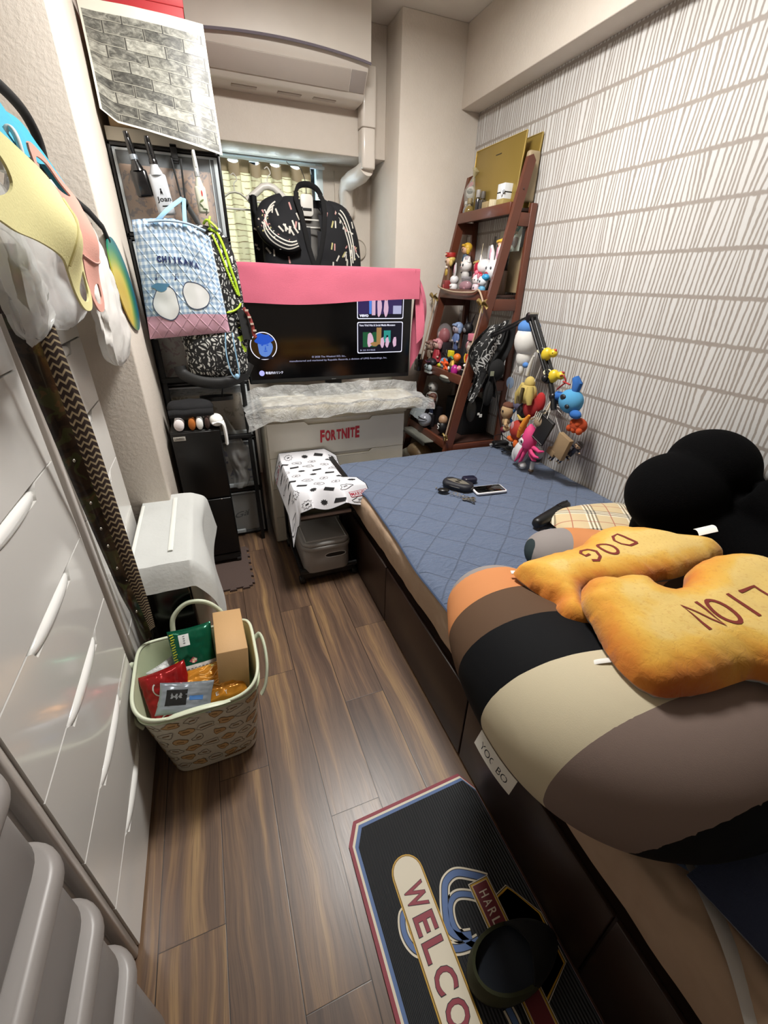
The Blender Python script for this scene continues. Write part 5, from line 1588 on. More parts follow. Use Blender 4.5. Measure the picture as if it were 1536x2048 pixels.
for j in range(6):
    for i in range(-5, 6):
        x = i * .050 + (.025 if j % 2 else 0); y = .040 + j * .045; k += 1
        if abs(x) > .26: continue
        sh = blob(.0195, .0135, 20, .20, k * 7); a = rr.uniform(-.3, .3)
        if k % 2: decal_fn(b, sub2d(move2d(poly2d(sh), x, y, a), .008), TAN, bS, .0009)
        decal_fn(b, move2d(stroke2d(sh, .0020, True), x, y, a), GRY if k % 2 == 0 else M('outline_brown', '#8a6a42', .5), bS, .0013)
        decal_fn(b, move2d(poly2d([(-.009, -.002), (.009, -.002), (.009, .002), (-.009, .002)]), x, y, a), M('outline_brown', '#8a6a42', .5), bS, .0016)
for i in range(12): decal_fn(b, move2d(poly2d(blob(.0035, .005, 8, .3, i)), .03 + i * .006, .020 + .0006 * i, .2), M('outline_brown', '#8a6a42', .5), bS, .0016)
build('tub', b, t)
b = MB(); b.tube([bsk(2 * PI * i / 96, .985) + V(0, 0, .002) for i in range(96)], .0052, BRm, 8, closed=True)
b.tube([bsk(2 * PI * i / 96, .90, -.0015) for i in range(96)], .0035, BI, 6, closed=True); build('rim', b, t)
# loop handles: one stands up behind, one each side, front one folded down
H1 = cr([(bx - .075, by + .158, .325), (bx - .065, by + .175, .375), (bx - .02, by + .185, .412), (bx + .035, by + .182, .405), (bx + .075, by + .172, .365), (bx + .088, by + .158, .325)], 6)
b = MB(); b.tube(H1, 1, BRm, 10, flat=(.016, .012), up=(0, 1, 0)); build('handle', b, t)
for sx, dz in ((1, .0), (-1, .0)):
    x0 = bx + sx * .168
    H2 = cr([(x0, by + .065, .305), (x0 + sx * .020, by + .055, .325), (x0 + sx * .028, by + .01, .318), (x0 + sx * .026, by - .04, .285), (x0 + sx * .012, by - .075, .240), (x0 - sx * .004, by - .085, .215)], 6)
    b = MB(); b.tube(H2, 1, BRm, 10, flat=(.020, .010), up=(1, 0, 0)); build('handle', b, t)
H3 = cr([(bx - .075, by - .160, .315), (bx - .060, by - .172, .330), (bx - .0, by - .176, .338), (bx + .055, by - .172, .330), (bx + .075, by - .160, .315)], 6)
b = MB(); b.tube(H3, 1, BRm, 10, flat=(.020, .007), up=(0, .3, 1)); build('handle', b, t)
# contents
KR = M('kraft_box', '#c09a6b', .7, bump=.1, bscale=200)
mb = MB(); mb.box((-.080, -.105, -.13), (.006, .105, .13), KR, .0015, 1)
mb.xf(Matrix.Translation((-.052, 1.055, .262)) @ Matrix.Rotation(.04, 4, 'Z') @ Matrix.Rotation(-.10, 4, 'X') @ Matrix.Rotation(.10, 4, 'Y'))
one('cardboard_box', mb, 'plain narrow kraft cardboard box standing in the basket, taller than the snacks', 'box')
def packet(name, label, c, size, mt_, mats, thick=.045, extra=None, seed=0, cr_=.0035):
    w_, h_ = size; mm = mats; mb = MB()
    def f_(u, v, s):
        a, b_ = 2 * u - 1, 2 * v - 1
        k = max(0, (1 - abs(a) ** 3)) ** .5 * max(0, (1 - abs(b_) ** 5)) ** .5
        x = a * w_ / 2 * (1 - .06 * (1 - b_ * b_)); y = b_ * h_ / 2 * (1 - .04 * (1 - a * a))
        z = s * (thick / 2 * k + .0006) + cr_ * nz(u * 6, v * 9, seed + s) * k + .5 * cr_ * nz(u * 17, v * 14, seed + 2) * k
        if abs(b_) > .9: z += .0018 * math.sin(u * 90)
        return V(x, y, z)
    mb.grid(lambda u, v: f_(u, v, 1), 30, 40, mm); mb.grid(lambda u, v: f_(1 - u, v, -1), 30, 40, mm)
    def S(x, y):
        u = .5 + x / w_; v = .5 + y / h_; p = f_(u, v, 1); n_ = (f_(u + .01, v, 1) - p).cross(f_(u, v + .01, 1) - p).normalized(); return p, n_
    if extra: extra(mb, S)
    mb.xf(mt_)
    return one(name, mb, label, 'snack bag', 'snack packets in the basket')
GRN = M('foil_green', '#0c5a40', .18, .45); RDF = M('foil_red', '#9c1a1c', .15, .4); ORF = M('foil_orange', '#cf8a2c', .2, .35); SLF = M('foil_silver', '#9aa3ac', .2, .6); BKF = M('foil_black', '#191a1a', .25, .2)
YL = M('print_yellow', '#cfd43a', .4); PW = M('print_paper', '#d3d6d4', .6); PG = M('print_smallgrey', '#7b7d7f', .6)
def ex_green(mb, S):
    decal_fn(mb, sub2d(move2d(poly2d([(-.045, -.03), (.062, -.03), (.062, .022), (-.045, .022)]), .008, -.035), .012), PW, S, .001)
    for i in range(9):
        for j in range(4): decal_fn(mb, poly2d([(-.034 + i * .011, -.058 + j * .011), (-.027 + i * .011, -.058 + j * .011), (-.027 + i * .011, -.055 + j * .011), (-.034 + i * .011, -.055 + j * .011)]), PG, S, .0016)
    decal_fn(mb, sub2d(move2d(poly2d([(-.015, -.018), (.015, -.018), (.015, .018), (-.015, .018)]), -.018, .068), .012), PW, S, .001)
    for j in range(4): decal_fn(mb, poly2d([(-.021, .058 + j * .007), (-.015, .058 + j * .007), (-.015, .061 + j * .007), (-.021, .061 + j * .007)]), PG, S, .0016)
    for i, (x, y, r_) in enumerate(((.030, .066, .011), (.045, .060, .009), (.038, .076, .007))): decal_fn(mb, poly2d(blob(r_, r_ * .8, 12, .2, i)), [M('print_rose2', '#a9525c', .5), PW, M('print_cream', '#d8c9a4', .5)][i], S, .0012)
    for i in range(24):
        if i != 12: decal_fn(mb, move2d(poly2d([(-.006, -.0022), (.006, .0), (.006, .0028), (-.006, .001)]), -.052 + .001 * (i % 3), .090 - i * .0076, .25 * (i % 2)), YL, S, .0015)
packet('snack_bag', 'metallic green snack packet with yellow lettering standing at the back of the basket', None, (.128, .205),
       Matrix.Translation((-.192, 1.075, .300)) @ Matrix.Rotation(.05, 4, 'Z') @ Matrix.Rotation(.90, 4, 'X'), GRN, .055, ex_green, 1)
def ex_red(mb, S):
    for q in range(3): decal_fn(mb, move2d(stroke2d([(.02 * math.cos(a), .016 * math.sin(a)) for a in [PI * i / 10 for i in range(11)]], .004), -.01, -.05 + q * .045, q), PW, S, .001)
packet('snack_bag', 'crumpled shiny red snack packet against the chest side of the basket', None, (.135, .18),
       Matrix.Translation((-.262, .972, .272)) @ Matrix.Rotation(.25, 4, 'Z') @ Matrix.Rotation(.85, 4, 'X') @ Matrix.Rotation(-.35, 4, 'Y'), RDF, .055, ex_red, 5, .007)
def ex_or(mb, S):
    for i, ch in enumerate('OIEY'): decal_fn(mb, move2d(fit2d(text2d(ch, 1, .0), .008 if ch != 'I' else .003, .011), -.045 + i * .024, -.045 + .004 * math.sin(i)), PW, S, .001)
    for q in range(5): decal_fn(mb, move2d(stroke2d([(-.035 + .012 * i, .010 * math.sin(i * 1.1 + q)) for i in range(7)], .003), 0, -.01 + q * .016, .15), M('print_lightorange', '#e6b062', .3), S, .001)
packet('snack_bag', 'glossy orange snack packet leaning at the front of the basket', None, (.175, .125),
       Matrix.Translation((-.140, .972, .285)) @ Matrix.Rotation(.10, 4, 'Z') @ Matrix.Rotation(.42, 4, 'X'), ORF, .05, ex_or, 8, .006)
def ex_si(mb, S):
    decal_fn(mb, sub2d(move2d(poly2d([(-.030, -.02), (.030, -.02), (.030, .022), (-.030, .022)]), -.022, .0), .015), BKF, S, .001)
    for i in range(3): decal_fn(mb, poly2d(blob(.005, .007, 10, .3, i + 4)) if False else move2d(poly2d(blob(.005, .007, 10, .3, i + 4)), -.034 + i * .012, .004), PG, S, .0018)
    decal_fn(mb, sub2d(move2d(poly2d([(-.019, -.006), (.019, -.006), (.019, .006), (-.019, .006)]), .035, -.002), .015), M('print_blue', '#3e6ea8', .4), S, .001)
packet('snack_bag', 'silver packet with a dark panel lying across the front of the red packet', None, (.150, .085),
       Matrix.Translation((-.214, .925, .312)) @ Matrix.Rotation(-.28, 4, 'Z') @ Matrix.Rotation(.60, 4, 'X'), SLF, .018, ex_si, 12, .002)
def ex_w(mb, S): 
    decal_fn(mb, sub2d(poly2d([(-.04, -.045), (.04, -.045), (.04, -.005), (-.04, -.005)]), .015), BKF, S, .001)
packet('snack_bag', 'white and black packet tucked between the green packet and the chest side of the basket', None, (.085, .12),
       Matrix.Translation((-.268, 1.052, .262)) @ Matrix.Rotation(.6, 4, 'Z') @ Matrix.Rotation(.75, 4, 'X'), M('foil_white', '#b9bdbb', .4), .02, ex_w, 15)
# ================================================================= THINGS HANGING ON THE LEFT
t = thing('hanging_rail', (-.42, 1.3, 1.60), 'black bent metal rail reaching out over the white chests, carrying the bags and masks', 'rail')
b = MB(); b.tube(cr([(-.39, .95, 1.728), (-.37, 1.15, 1.722), (-.345, 1.40, 1.712), (-.332, 1.56, 1.700), (-.328, 1.635, 1.672), (-.33, 1.668, 1.63), (-.34, 1.675, 1.55), (-.36, 1.675, 1.376)], 6), .0115, BLKM, 10); build('bent_rod', b, t)
b = MB(); b.tube(cr([(-.30, .70, 1.56), (-.31, .95, 1.555), (-.325, 1.20, 1.55), (-.335, 1.45, 1.545), (-.35, 1.66, 1.54)], 6), .008, BLKM, 8); build('lower_rod', b, t)
b = MB(); b.box((-.42, .66, 1.376), (-.36, .72, 1.384), BLKM).tube([(-.39, .69, 1.38), (-.385, .70, 1.56), (-.39, .95, 1.728)], .009, BLKM, 8).tube([(-.385, .70, 1.56), (-.30, .70, 1.56)], .008, BLKM, 8); build('upright', b, t)

def drape(fn, nu, nv, mat, name, label, cat, group=None, thick=.0015, extra=None):
    mb = MB(); mb.grid(fn, nu, nv, mat, thick=thick)
    if extra: extra(mb)
    return one(name, mb, label, cat, group)
CY = M('cyan_cloth', '#2c93ad', .8, bump=.3, bscale=60)
def cy(u, v):
    y = 1.02 + u * .50; k = v * 2 - 1
    x = -.318 + .055 * k * (1 if k > 0 else .6); z = 1.578 + .015 * u - .07 * abs(k) ** 1.5 + .006 * nz(u * 9, v * 4) + .03 * math.sin(u * 3)
    z += .035 * (1 - abs(k)); x += .012 * nz(u * 5, v * 2, 2)
    if u > .9: z -= (u - .9) * .4
    return (x, y, z)
drape(cy, 50, 16, CY, 'cyan_cloth', 'cyan cloth slung over the rail above the yellow mask', 'cloth')
CBG = M('thin_white_bag', '#d3d4d3', .3, alpha=.5, bump=.8, bscale=22)
CBG2 = M('white_carrier_bag', '#dcdad5', .4, alpha=.95, bump=.6, bscale=24)
def crum(s_, a=.012): return lambda u, v: a * nz(u * 2.2 + s_, v * 2.6) + a * .35 * nz(u * 6 + s_, v * 7)
c1 = crum(2.0, .016)
def sack(c, wy, wx, h, seed, top=.35, low=.8):
    """open-topped crumpled sack: param u around, v from top to bottom"""
    cf = crum(seed, .014)
    def f_(u, v):
        a = 2 * PI * u; k = top + (1 - top) * min(1, v * 2.2) ** .8
        if v > low: k *= math.sqrt(max(0, 1 - ((v - low) / (1 - low)) ** 2)) * .9 + .1
        y = c[1] + wy * k * math.cos(a); x = c[0] + wx * k * math.sin(a); z = c[2] - h * v
        d_ = cf(math.cos(a), v * 1.3 + math.sin(a)); d2 = cf(math.sin(a) * 1.3, v * 2)
        return (x + d_, y + d2 * 1.4, z + d_ * .8)
    return f_
mb = MB(); mb.grid(sack((-.298, 1.28, 1.535), .20, .022, .300, 3.0), 48, 34, CBG)
mb.tube(cr([(-.30, 1.16, 1.52), (-.31, 1.20, 1.555), (-.30, 1.26, 1.545), (-.30, 1.30, 1.50)], 5), .006, CBG, 8)
ob_ = one('plastic_bag', mb, 'thin crumpled translucent white bag hanging behind the yellow mask', 'plastic bag', 'white plastic bags on the rail')
mb = MB(); fS = sack((-.262, 1.60, 1.470), .17, .030, .370, 9.0, .25, .75); mb.grid(fS, 48, 36, CBG2)
mb.tube(cr([(-.27, 1.50, 1.46), (-.30, 1.52, 1.54), (-.27, 1.56, 1.50), (-.265, 1.60, 1.46)], 5), 1, CBG2, 8, flat=(.03, .004))
OT = M('print_orange_red', '#d4572a', .6); bvb = bvh_of(mb)
decal_on(mb, sub2d(move2d(fit2d(text2d('お買', 1, .03), .075, .034), 0, 0, PI / 2 * .78), .01), OT, bvb, (.3, 1.72, 1.205), (0, -1, 0), (0, 0, 1), (-1, 0, 0), .003)
one('plastic_bag', mb, 'white carrier bag with orange red lettering hanging behind the pink mask', 'plastic bag', 'white plastic bags on the rail')
mb = MB(); mb.grid(sack((-.285, 1.00, 1.48), .10, .016, .24, 5.0, .5, .8), 30, 24, CBG)
one('plastic_bag', mb, 'small clear bag with black print hanging before the belts, under the yellow mask', 'plastic bag', 'white plastic bags on the rail')
# stitched clear clip hook
mb = MB(); WPL = M('clear_white_hook', '#d6d7d4', .3)
mb.tube(cr([(-.268, 1.150, 1.46), (-.262, 1.155, 1.52), (-.262, 1.160, 1.56), (-.27, 1.165, 1.575), (-.278, 1.160, 1.56), (-.274, 1.155, 1.50)], 6), .005, WPL, 8)
one('white_hook', mb, 'white plastic hook clipped on the cyan cloth above the pink mask', 'hook')
mb = MB(); mb.tube(cr([(-.262, 1.02, 1.49), (-.26, 1.03, 1.525), (-.27, 1.04, 1.545), (-.285, 1.045, 1.53)], 6), .0055, WPL, 8)
one('white_hook', mb, 'white plastic hook under the cyan cloth beside the yellow mask', 'hook')

def mask(outline3, mat, name, label, holes, seam, x0, bulge, thick=.0035, flip=1):
    """soft moulded mask: outline in (y,z), bulging in x"""
    P_ = [(p.x, p.y) for p in cr([(y, z, 0) for y, z in outline3], 5, True)]
    H_ = [[(p.x, p.y) for p in cr([(y, z, 0) for y, z in h], 5, True)] for h in holes]
    pts = [Vector(p) for p in P_]; faces = [list(range(len(P_)))]
    edges = []; o_ = len(P_); 
    for h in H_:
        pts += [Vector(p) for p in h]; edges += [(o_ + i, o_ + (i + 1) % len(h)) for i in range(len(h))]; o_ += len(h)
    def ins(q, P):
        c = False; j = len(P) - 1
        for i in range(len(P)):
            a, b_ = P[i], P[j]
            if (a[1] > q[1]) != (b_[1] > q[1]) and q[0] < (b_[0] - a[0]) * (q[1] - a[1]) / (b_[1] - a[1]) + a[0]: c = not c
            j = i
        return c
    ys = [p[0] for p in P_]; zs = [p[1] for p in P_]
    y = min(ys)
    while y < max(ys):
        z = min(zs)
        while z < max(zs):
            if ins((y, z), P_) and not any(ins((y, z), h) for h in H_): pts.append(Vector((y + random.uniform(-.001, .001), z + random.uniform(-.001, .001))))
            z += .009
        y += .009
    vs_, es_, fs_, *_ = delaunay_2d_cdt(pts, edges, faces, 1, 1e-6)
    keep = []
    for f_ in fs_:
        c = (sum(vs_[i].x for i in f_) / len(f_), sum(vs_[i].y for i in f_) / len(f_))
        if not any(ins(c, h) for h in H_): keep.append(list(f_))
    v3 = [V(bulge(q.x, q.y), q.x, q.y) for q in vs_]
    mb = MB(); mb.add(v3, keep, mat, True); L = len(v3)
    mb.add([v - V(thick, 0, 0) for v in v3], [f_[::-1] for f_ in keep], mat, True)
    from collections import Counter
    ec = Counter()
    for f_ in keep:
        for a, b_ in zip(f_, f_[1:] + f_[:1]): ec[(min(a, b_), max(a, b_))] += 1
    for (a, b_), n_ in ec.items():
        if n_ == 1: mb.f.append([a, b_, L + b_, L + a]); mb.m.append(0); mb.smooth.append(False)
    t = thing(name, (x0, sum(ys) / len(ys), min(zs)), label, 'mask', 'stretch face masks on the rail')
    build('mask_body', mb, t)
    if seam:
        s_ = cr([(bulge(y, z) + .001, y, z) for y, z in seam], 5)
        b = MB(); b.tube(s_, .0026, M(mat.name + '_seam', '#cfc58b' if 'yellow' in mat.name else '#c08f84', .8), 6); build('seam', b, t)
    return t
MY = M('mask_yellow', '#dcd59a', .85, bump=.15, bscale=300); MP = M('mask_pink', '#cf988a', .85, bump=.15, bscale=300)
ym = [(.60, 1.495), (.70, 1.512), (.815, 1.508), (.90, 1.500), (.985, 1.486), (1.045, 1.462), (1.075, 1.425), (1.085, 1.385), (1.095, 1.345), (1.112, 1.315), (1.085, 1.288), (1.025, 1.290), (.975, 1.318), (.930, 1.350), (.900, 1.372), (.84, 1.388), (.77, 1.395), (.70, 1.405), (.60, 1.40)]
mask(ym, MY, 'face_mask', 'pale yellow stretch mask hanging by its ear loop from the rail', [[(1.035, 1.345), (1.075, 1.352), (1.090, 1.322), (1.070, 1.303), (1.030, 1.305), (1.005, 1.322)], [(.62, 1.48), (.72, 1.487), (.80, 1.478), (.815, 1.452), (.77, 1.432), (.68, 1.43)]],
     [(1.045, 1.462), (1.01, 1.448), (.975, 1.425), (.945, 1.395), (.925, 1.36)], -.2, lambda y, z: -.205 + .035 * math.exp(-((y - .97) / .10) ** 2 - ((z - 1.41) / .06) ** 2))
pm = [(1.12, 1.548), (1.20, 1.548), (1.28, 1.532), (1.36, 1.508), (1.41, 1.488), (1.435, 1.44), (1.435, 1.39), (1.432, 1.34), (1.435, 1.30), (1.405, 1.268), (1.34, 1.268), (1.295, 1.30), (1.285, 1.345), (1.288, 1.40), (1.275, 1.45), (1.22, 1.475), (1.15, 1.49)]
mask(pm, MP, 'face_mask', 'dusty pink stretch mask hanging behind the yellow one', [[(1.345, 1.325), (1.39, 1.325), (1.408, 1.30), (1.385, 1.283), (1.345, 1.285), (1.322, 1.302)], [(1.15, 1.535), (1.22, 1.535), (1.28, 1.518), (1.33, 1.500), (1.29, 1.498), (1.20, 1.508), (1.15, 1.515)]],
     [(1.435, 1.385), (1.40, 1.375), (1.34, 1.372), (1.287, 1.385)], -.235, lambda y, z: -.238 + .030 * math.exp(-((y - 1.37) / .07) ** 2 - ((z - 1.42) / .07) ** 2))
# green and yellow fan behind the bags
def fan_mat():
    m, t = newmat('rainbow_fan_print')
    x, y, z = t.xyz(t.pos())
    d_ = t.math('SQRT', t.math('ADD', t.math('POWER', t.math('DIVIDE', t.math('SUBTRACT', y, 1.72), 1.0), 2), t.math('POWER', t.math('DIVIDE', t.math('SUBTRACT', z, 1.27), .62), 2)))
    c = t.ramp(t.math('DIVIDE', d_, .36), [(.25, '#c8a92c'), (.42, '#cdb93a'), (.55, '#7a9a3a'), (.68, '#1f7a55'), (.85, '#1c6a78'), (1.0, '#1c4c86')])
    t.color(c); t.b.inputs['Roughness'].default_value = .3; return m
mb = MB(); fo = [(.0 + .21 * math.cos(a), .125 * math.sin(a)) for a in [2 * PI * i / 40 for i in range(40)]]
c_, s_2 = math.cos(-.42), math.sin(-.42)
mb.prism([(1.86 + x * c_ - z * s_2 , 1.310 + x * s_2 + z * c_) for x, z in fo], -.240 + .003, -.233, fan_mat(), axis=0)
ob_ = None
t = thing('round_fan', (-.238, 1.9, 1.2), 'glossy round fan printed in green, yellow and blue arcs, hanging against the wall corner', 'fan')
build('fan_leaf', mb, t)
b = MB(); b.tube([(-.236, 1.75, 1.44), (-.236, 1.70, 1.47), (-.25, 1.62, 1.50), (-.29, 1.58, 1.54)], 1, BLKM, 8, flat=(.012, .02)); build('black_handle', b, t)

# belts
def belt_mat():
    m, t = newmat('woven_zigzag_webbing')
    u, v, _ = t.xyz(t.uv())
    zz = t.math('ABSOLUTE', t.math('SUBTRACT', t.math('FRACT', t.math('MULTIPLY', v, 2.5)), .5))
    w_ = t.math('FRACT', t.math('ADD', t.math('MULTIPLY', u, 74), t.math('MULTIPLY', zz, 1.15)))
    mk = t.step(w_, .66, .06)
    c = t.mix(mk, '#33241f', '#b3a283'); t.color(c); t.b.inputs['Roughness'].default_value = .75
    t.bump(w_, .5, .002); return m
WEB = belt_mat(); BLE = M('dark_brown_leather', '#2a1814', .4, coat=.2)
t = thing('woven_belt', (-.33, 1.17, .33), 'brown and beige zigzag woven belt hanging down between the two white chests', 'belt', 'belts hanging between the chests')
WP = [V(p[0], p[1], p[2]) for p in cr([(-.325, 1.150, 1.405), (-.322, 1.138, 1.335), (-.322, 1.140, 1.21), (-.320, 1.165, 1.0), (-.320, 1.168, .80), (-.322, 1.178, .60), (-.326, 1.192, .45), (-.330, 1.196, .352)], 10)]
def webf(u, v):
    i = u * (len(WP) - 1); k = min(len(WP) - 2, int(i)); p = WP[k].lerp(WP[k + 1], i - k)
    wd = .044 if u > .12 else .020 + .2 * u
    return (p.x + (v - .5) * wd * .86 + .010, p.y + (v - .5) * wd * .42 - .006 * math.sin(v * PI), p.z + (v - .5) * .004)
b = MB(); b.grid(lambda u, v: webf(.10 + .9 * u, v), 160, 6, WEB, thick=.004); build('webbing', b, t)
b = MB(); b.grid(lambda u, v: webf(.12 * u, v), 14, 3, BLE, thick=.005)
for k in range(5): q = webf(.02 + k * .02, .5); b.ball((q[0] + .004, q[1], q[2]), (.002, .003, .006), M('hole_pale', '#b9ad96', .6), 8, 6)
build('leather_tab', b, t)
b = MB(); b.box((-.334, 1.178, .30), (-.322, 1.214, .352), BLE, .004); build('leather_end', b, t)
def camo():
    m, t = newmat('camouflage_leather')
    n1 = t.noise(t.comb(*t.xyz(t.pos())), 22, 2, .5, 1.0)
    t.color(t.ramp(n1, [(.35, '#17120d'), (.45, '#2d2117'), (.55, '#3a3d22'), (.66, '#54432a')], 'CONSTANT')); t.b.inputs['Roughness'].default_value = .28; t.b.inputs['Coat Weight'].default_value = .4
    return m
t = thing('leather_strap', (-.33, 1.05, .33), 'dark camouflage leather strap with chrome studs hanging beside the woven belt', 'belt', 'belts hanging between the chests')
SP = [V(p[0], p[1], p[2]) for p in cr([(-.315, 1.030, 1.400), (-.320, 1.018, 1.335), (-.322, 1.010, 1.274), (-.325, 1.030, 1.13), (-.330, 1.062, .95), (-.334, 1.090, .80), (-.336, 1.115, .65), (-.332, 1.112, .57), (-.330, 1.138, .46), (-.330, 1.160, .352)], 8)]
def spf(u, v):
    i = u * (len(SP) - 1); k = min(len(SP) - 2, int(i)); p = SP[k].lerp(SP[k + 1], i - k)
    wd = .048 - .022 * u
    return (p.x + (v - .5) * wd * .86 + .012, p.y + (v - .5) * wd * .42 - .004 * math.sin(v * PI), p.z)
b = MB(); b.grid(lambda u, v: spf(.12 + .88 * u, v), 70, 6, camo(), thick=.005); build('strap_body', b, t)
b = MB(); b.grid(lambda u, v: spf(.02 + .10 * u, v), 12, 4, BLE, thick=.006); b.box((-.330, .985, 1.285), (-.316, 1.040, 1.302), BLE, .003); build('leather_loop', b, t)
for uu_ in (.42, .50, .56, .60, .66, .86):
    q = spf(uu_, .5); b = MB(); b.ball((q[0] + .003, q[1], q[2]), (.003, .0045, .0045), CH, 10, 8); build('stud', b, t)
b = MB(); b.tube(cr([spf(.72, .9), V(-.322, 1.125, .600), V(-.318, 1.135, .590), V(-.322, 1.128, .580)], 4), .002, CH, 6); build('buckle_hook', b, t)
mb = MB(); mb.tube(cr([(-.30, .985, 1.405), (-.29, 1.01, 1.412), (-.285, 1.045, 1.400), (-.285, 1.075, 1.375), (-.287, 1.085, 1.360)], 6), .0014, CH, 6); mb.tube([V(-.31, .96 + .0, 1.395), V(-.30, .985, 1.405)], .002, CH, 6)
one('wire_hook', mb, 'thin bent chrome wire hook in front of the clear bag by the belts', 'hook')
mb = MB(); mb.tube(cr([(-.315, 1.00, 1.56), (-.312, 1.005, 1.50), (-.312, 1.012, 1.44), (-.315, 1.025, 1.395)], 6), 1, BLKM, 8, flat=(.030, .006), up=(1, 0, 0))
mb.tube(cr([(-.300, 1.035, 1.475), (-.295, 1.055, 1.465), (-.296, 1.060, 1.445), (-.305, 1.045, 1.432), (-.31, 1.03, 1.430)], 6), .0035, BLKM, 8)
one('belt_hanger', mb, 'black strap hanger with a small ring holding the belts at the rail', 'hanger')

# ================================================================= SPRAY BOTTLES ON THE TOWER
def spray(c, body, cap, collar, label, tilt, hgt, w_, extra=None):
    x, y, z = c
    t = thing('spray_bottle', c, label, 'spray bottle', 'spray bottles hanging on the drawer tower')
    mt_ = Matrix.Translation(c) @ Matrix.Rotation(tilt, 4, 'Y')
    b = MB(); b.rbox((-w_, -.017, -hgt), (w_, .017, -.035), .016, body, 6, .008, mt=mt_)
    b.lathe((0, 0, 0), [(w_ * .8, -.040), (w_ * .72, -.030), (w_ * .45, -.012), (w_ * .40, -.004)], body, 18, mt_)
    if extra: extra(b, mt_, w_, hgt)
    build('bottle_body', b, t)
    b = MB(); b.lathe((0, 0, 0), [(w_ * .48, -.006), (w_ * .48, .006), (w_ * .42, .010)], collar, 18, mt_); build('collar', b, t)
    b = MB(); b.lathe((0, 0, 0), [(w_ * .40, .008), (w_ * .42, .03), (w_ * .36, .055), (w_ * .30, .072)], cap, 16, mt_)
    b.box((-w_ * .25, -.034, .050), (w_ * .25, .008, .072), cap, .003, mt=mt_); b.box((-w_ * .2, -.034, .018), (w_ * .2, -.026, .056), cap, .003, mt=mt_)
    build('trigger_cap', b, t); return t
WB = M('bottle_frosted', '#b9bec4', .35); BKG = M('bottle_black', '#121214', .2, coat=.5); SLC = M('bottle_silver', '#8f98a2', .3, .3)
def joan(b, m_, w_, h_):
    R3 = m_.to_3x3(); o_ = m_ @ V(0, -.017, -.105)
    decal(b, fit2d(text2d('Joan', 1, .012), .050, .021), BLK, o_ + R3 @ V(.003, 0, -.012), R3 @ V(1, 0, 0), R3 @ V(0, 0, 1), .001)
    decal(b, poly2d([(-.012, -.0018), (.012, -.0018), (.012, .0018), (-.012, .0018)]), BLK, o_ + R3 @ V(.003, 0, -.032), R3 @ V(1, 0, 0), R3 @ V(0, 0, 1), .001)
    decal(b, poly2d([(-.004, -.010), (-.001, -.004), (.001, -.004), (.004, -.010), (.004, 0), (.002, .006), (-.002, .006), (-.004, 0)]), BLK, o_ + R3 @ V(.0, 0, .012), R3 @ V(1, 0, 0), R3 @ V(0, 0, 1), .001)
    decal(b, poly2d(ell(.0028, .0030, 10)), BLK, o_ + R3 @ V(0, 0, .021), R3 @ V(1, 0, 0), R3 @ V(0, 0, 1), .001)
spray((-.085, 2.225, 1.725), WB, BKG, BKG, 'frosted spray bottle with a black trigger and black lettering, hanging on the tower', -.10, .165, .031, joan)
spray((-.150, 2.240, 1.735), BKG, BKG, SLC, 'black spray bottle with a silver shoulder hanging on the tower by the wall corner', -.14, .120, .030)
def leafp(b, m_, w_, h_):
    R3 = m_.to_3x3()
    for i, (x, z, c) in enumerate(((.004, -.06, '#b33a3a'), (-.006, -.10, '#3c4a2a'), (.006, -.112, '#3c4a2a'), (-.002, -.085, '#5a6a3a'), (.008, -.125, '#2e3324'))):
        decal(b, move2d(poly2d(ell(.003, .010, 10)), 0, 0, i * .7), M(f'leaf_{i}', c, .6), m_ @ V(x, -.017, z), R3 @ V(1, 0, 0), R3 @ V(0, 0, 1), .001)
spray((.066, 2.225, 1.700), M('bottle_cream', '#c3c4b4', .3), M('cap_clear', '#c9cdcb', .2), M('cap_silver', '#a5a9aa', .3, .4), 'clear capped spray bottle with small leaf pictures, hanging beside the curtain on the tower', -.04, .125, .021, leafp)
mb = MB()
mb.box((-.018, 2.262, 1.735), (.006, 2.275, 1.795), BLKM, .002); mb.box((-.018, 2.262, 1.785), (.006, 2.30, 1.792), BLKM, .001)
mb.tube([V(-.020, 2.255, 1.750), V(.014, 2.255, 1.750), V(.006, 2.235, 1.612), V(-.006, 2.235, 1.612)], .0042, BLKM, 6, closed=True)
mb.box((-.012, 2.205, 1.598), (.016, 2.245, 1.616), BLKM, .003)
one('hook_strap', mb, 'black over-edge hook strap on the tower holding the gingham bag and the backpack', 'hook')

# ================================================================= BACKPACK
def graf():
    m, t = newmat('black_white_scribble_fabric')
    p = t.obj(); q = t.noise(p, 22, 1, .4, 0, True)
    v = t.n('ShaderNodeVectorMath', operation='ADD', ins={0: p}); sc = t.n('ShaderNodeVectorMath', operation='SCALE', ins={0: q}); sc.inputs['Scale'].default_value = .045; t.t.links.new(sc.outputs[0], v.inputs[1])
    vo = t.n('ShaderNodeTexVoronoi', feature='DISTANCE_TO_EDGE', ins={'Vector': v.outputs[0], 'Scale': 40.0})
    w_ = t.n('ShaderNodeTexWave', ins={'Vector': v.outputs[0], 'Scale': 18.0, 'Distortion': 8.0, 'Detail': 1.0, 'Detail Scale': 2.0})
    a = t.step(vo.outputs['Distance'], .13, .03); b_ = t.step(w_.outputs[0], .42, .06)
    t.color(t.mix(t.math('MULTIPLY', a, b_), '#0e0e10', '#b8b8b4')); t.b.inputs['Roughness'].default_value = .8; return m
GR = graf(); LIME = M('lime_zip', '#a9c92e', .5); BN = M('black_nylon', '#0c0c0d', .6)
t = thing('backpack', (.02, 2.19, .93), 'backpack printed with black and white scribbles and lime zips, hanging behind the gingham bag', 'backpack')
b = MB()
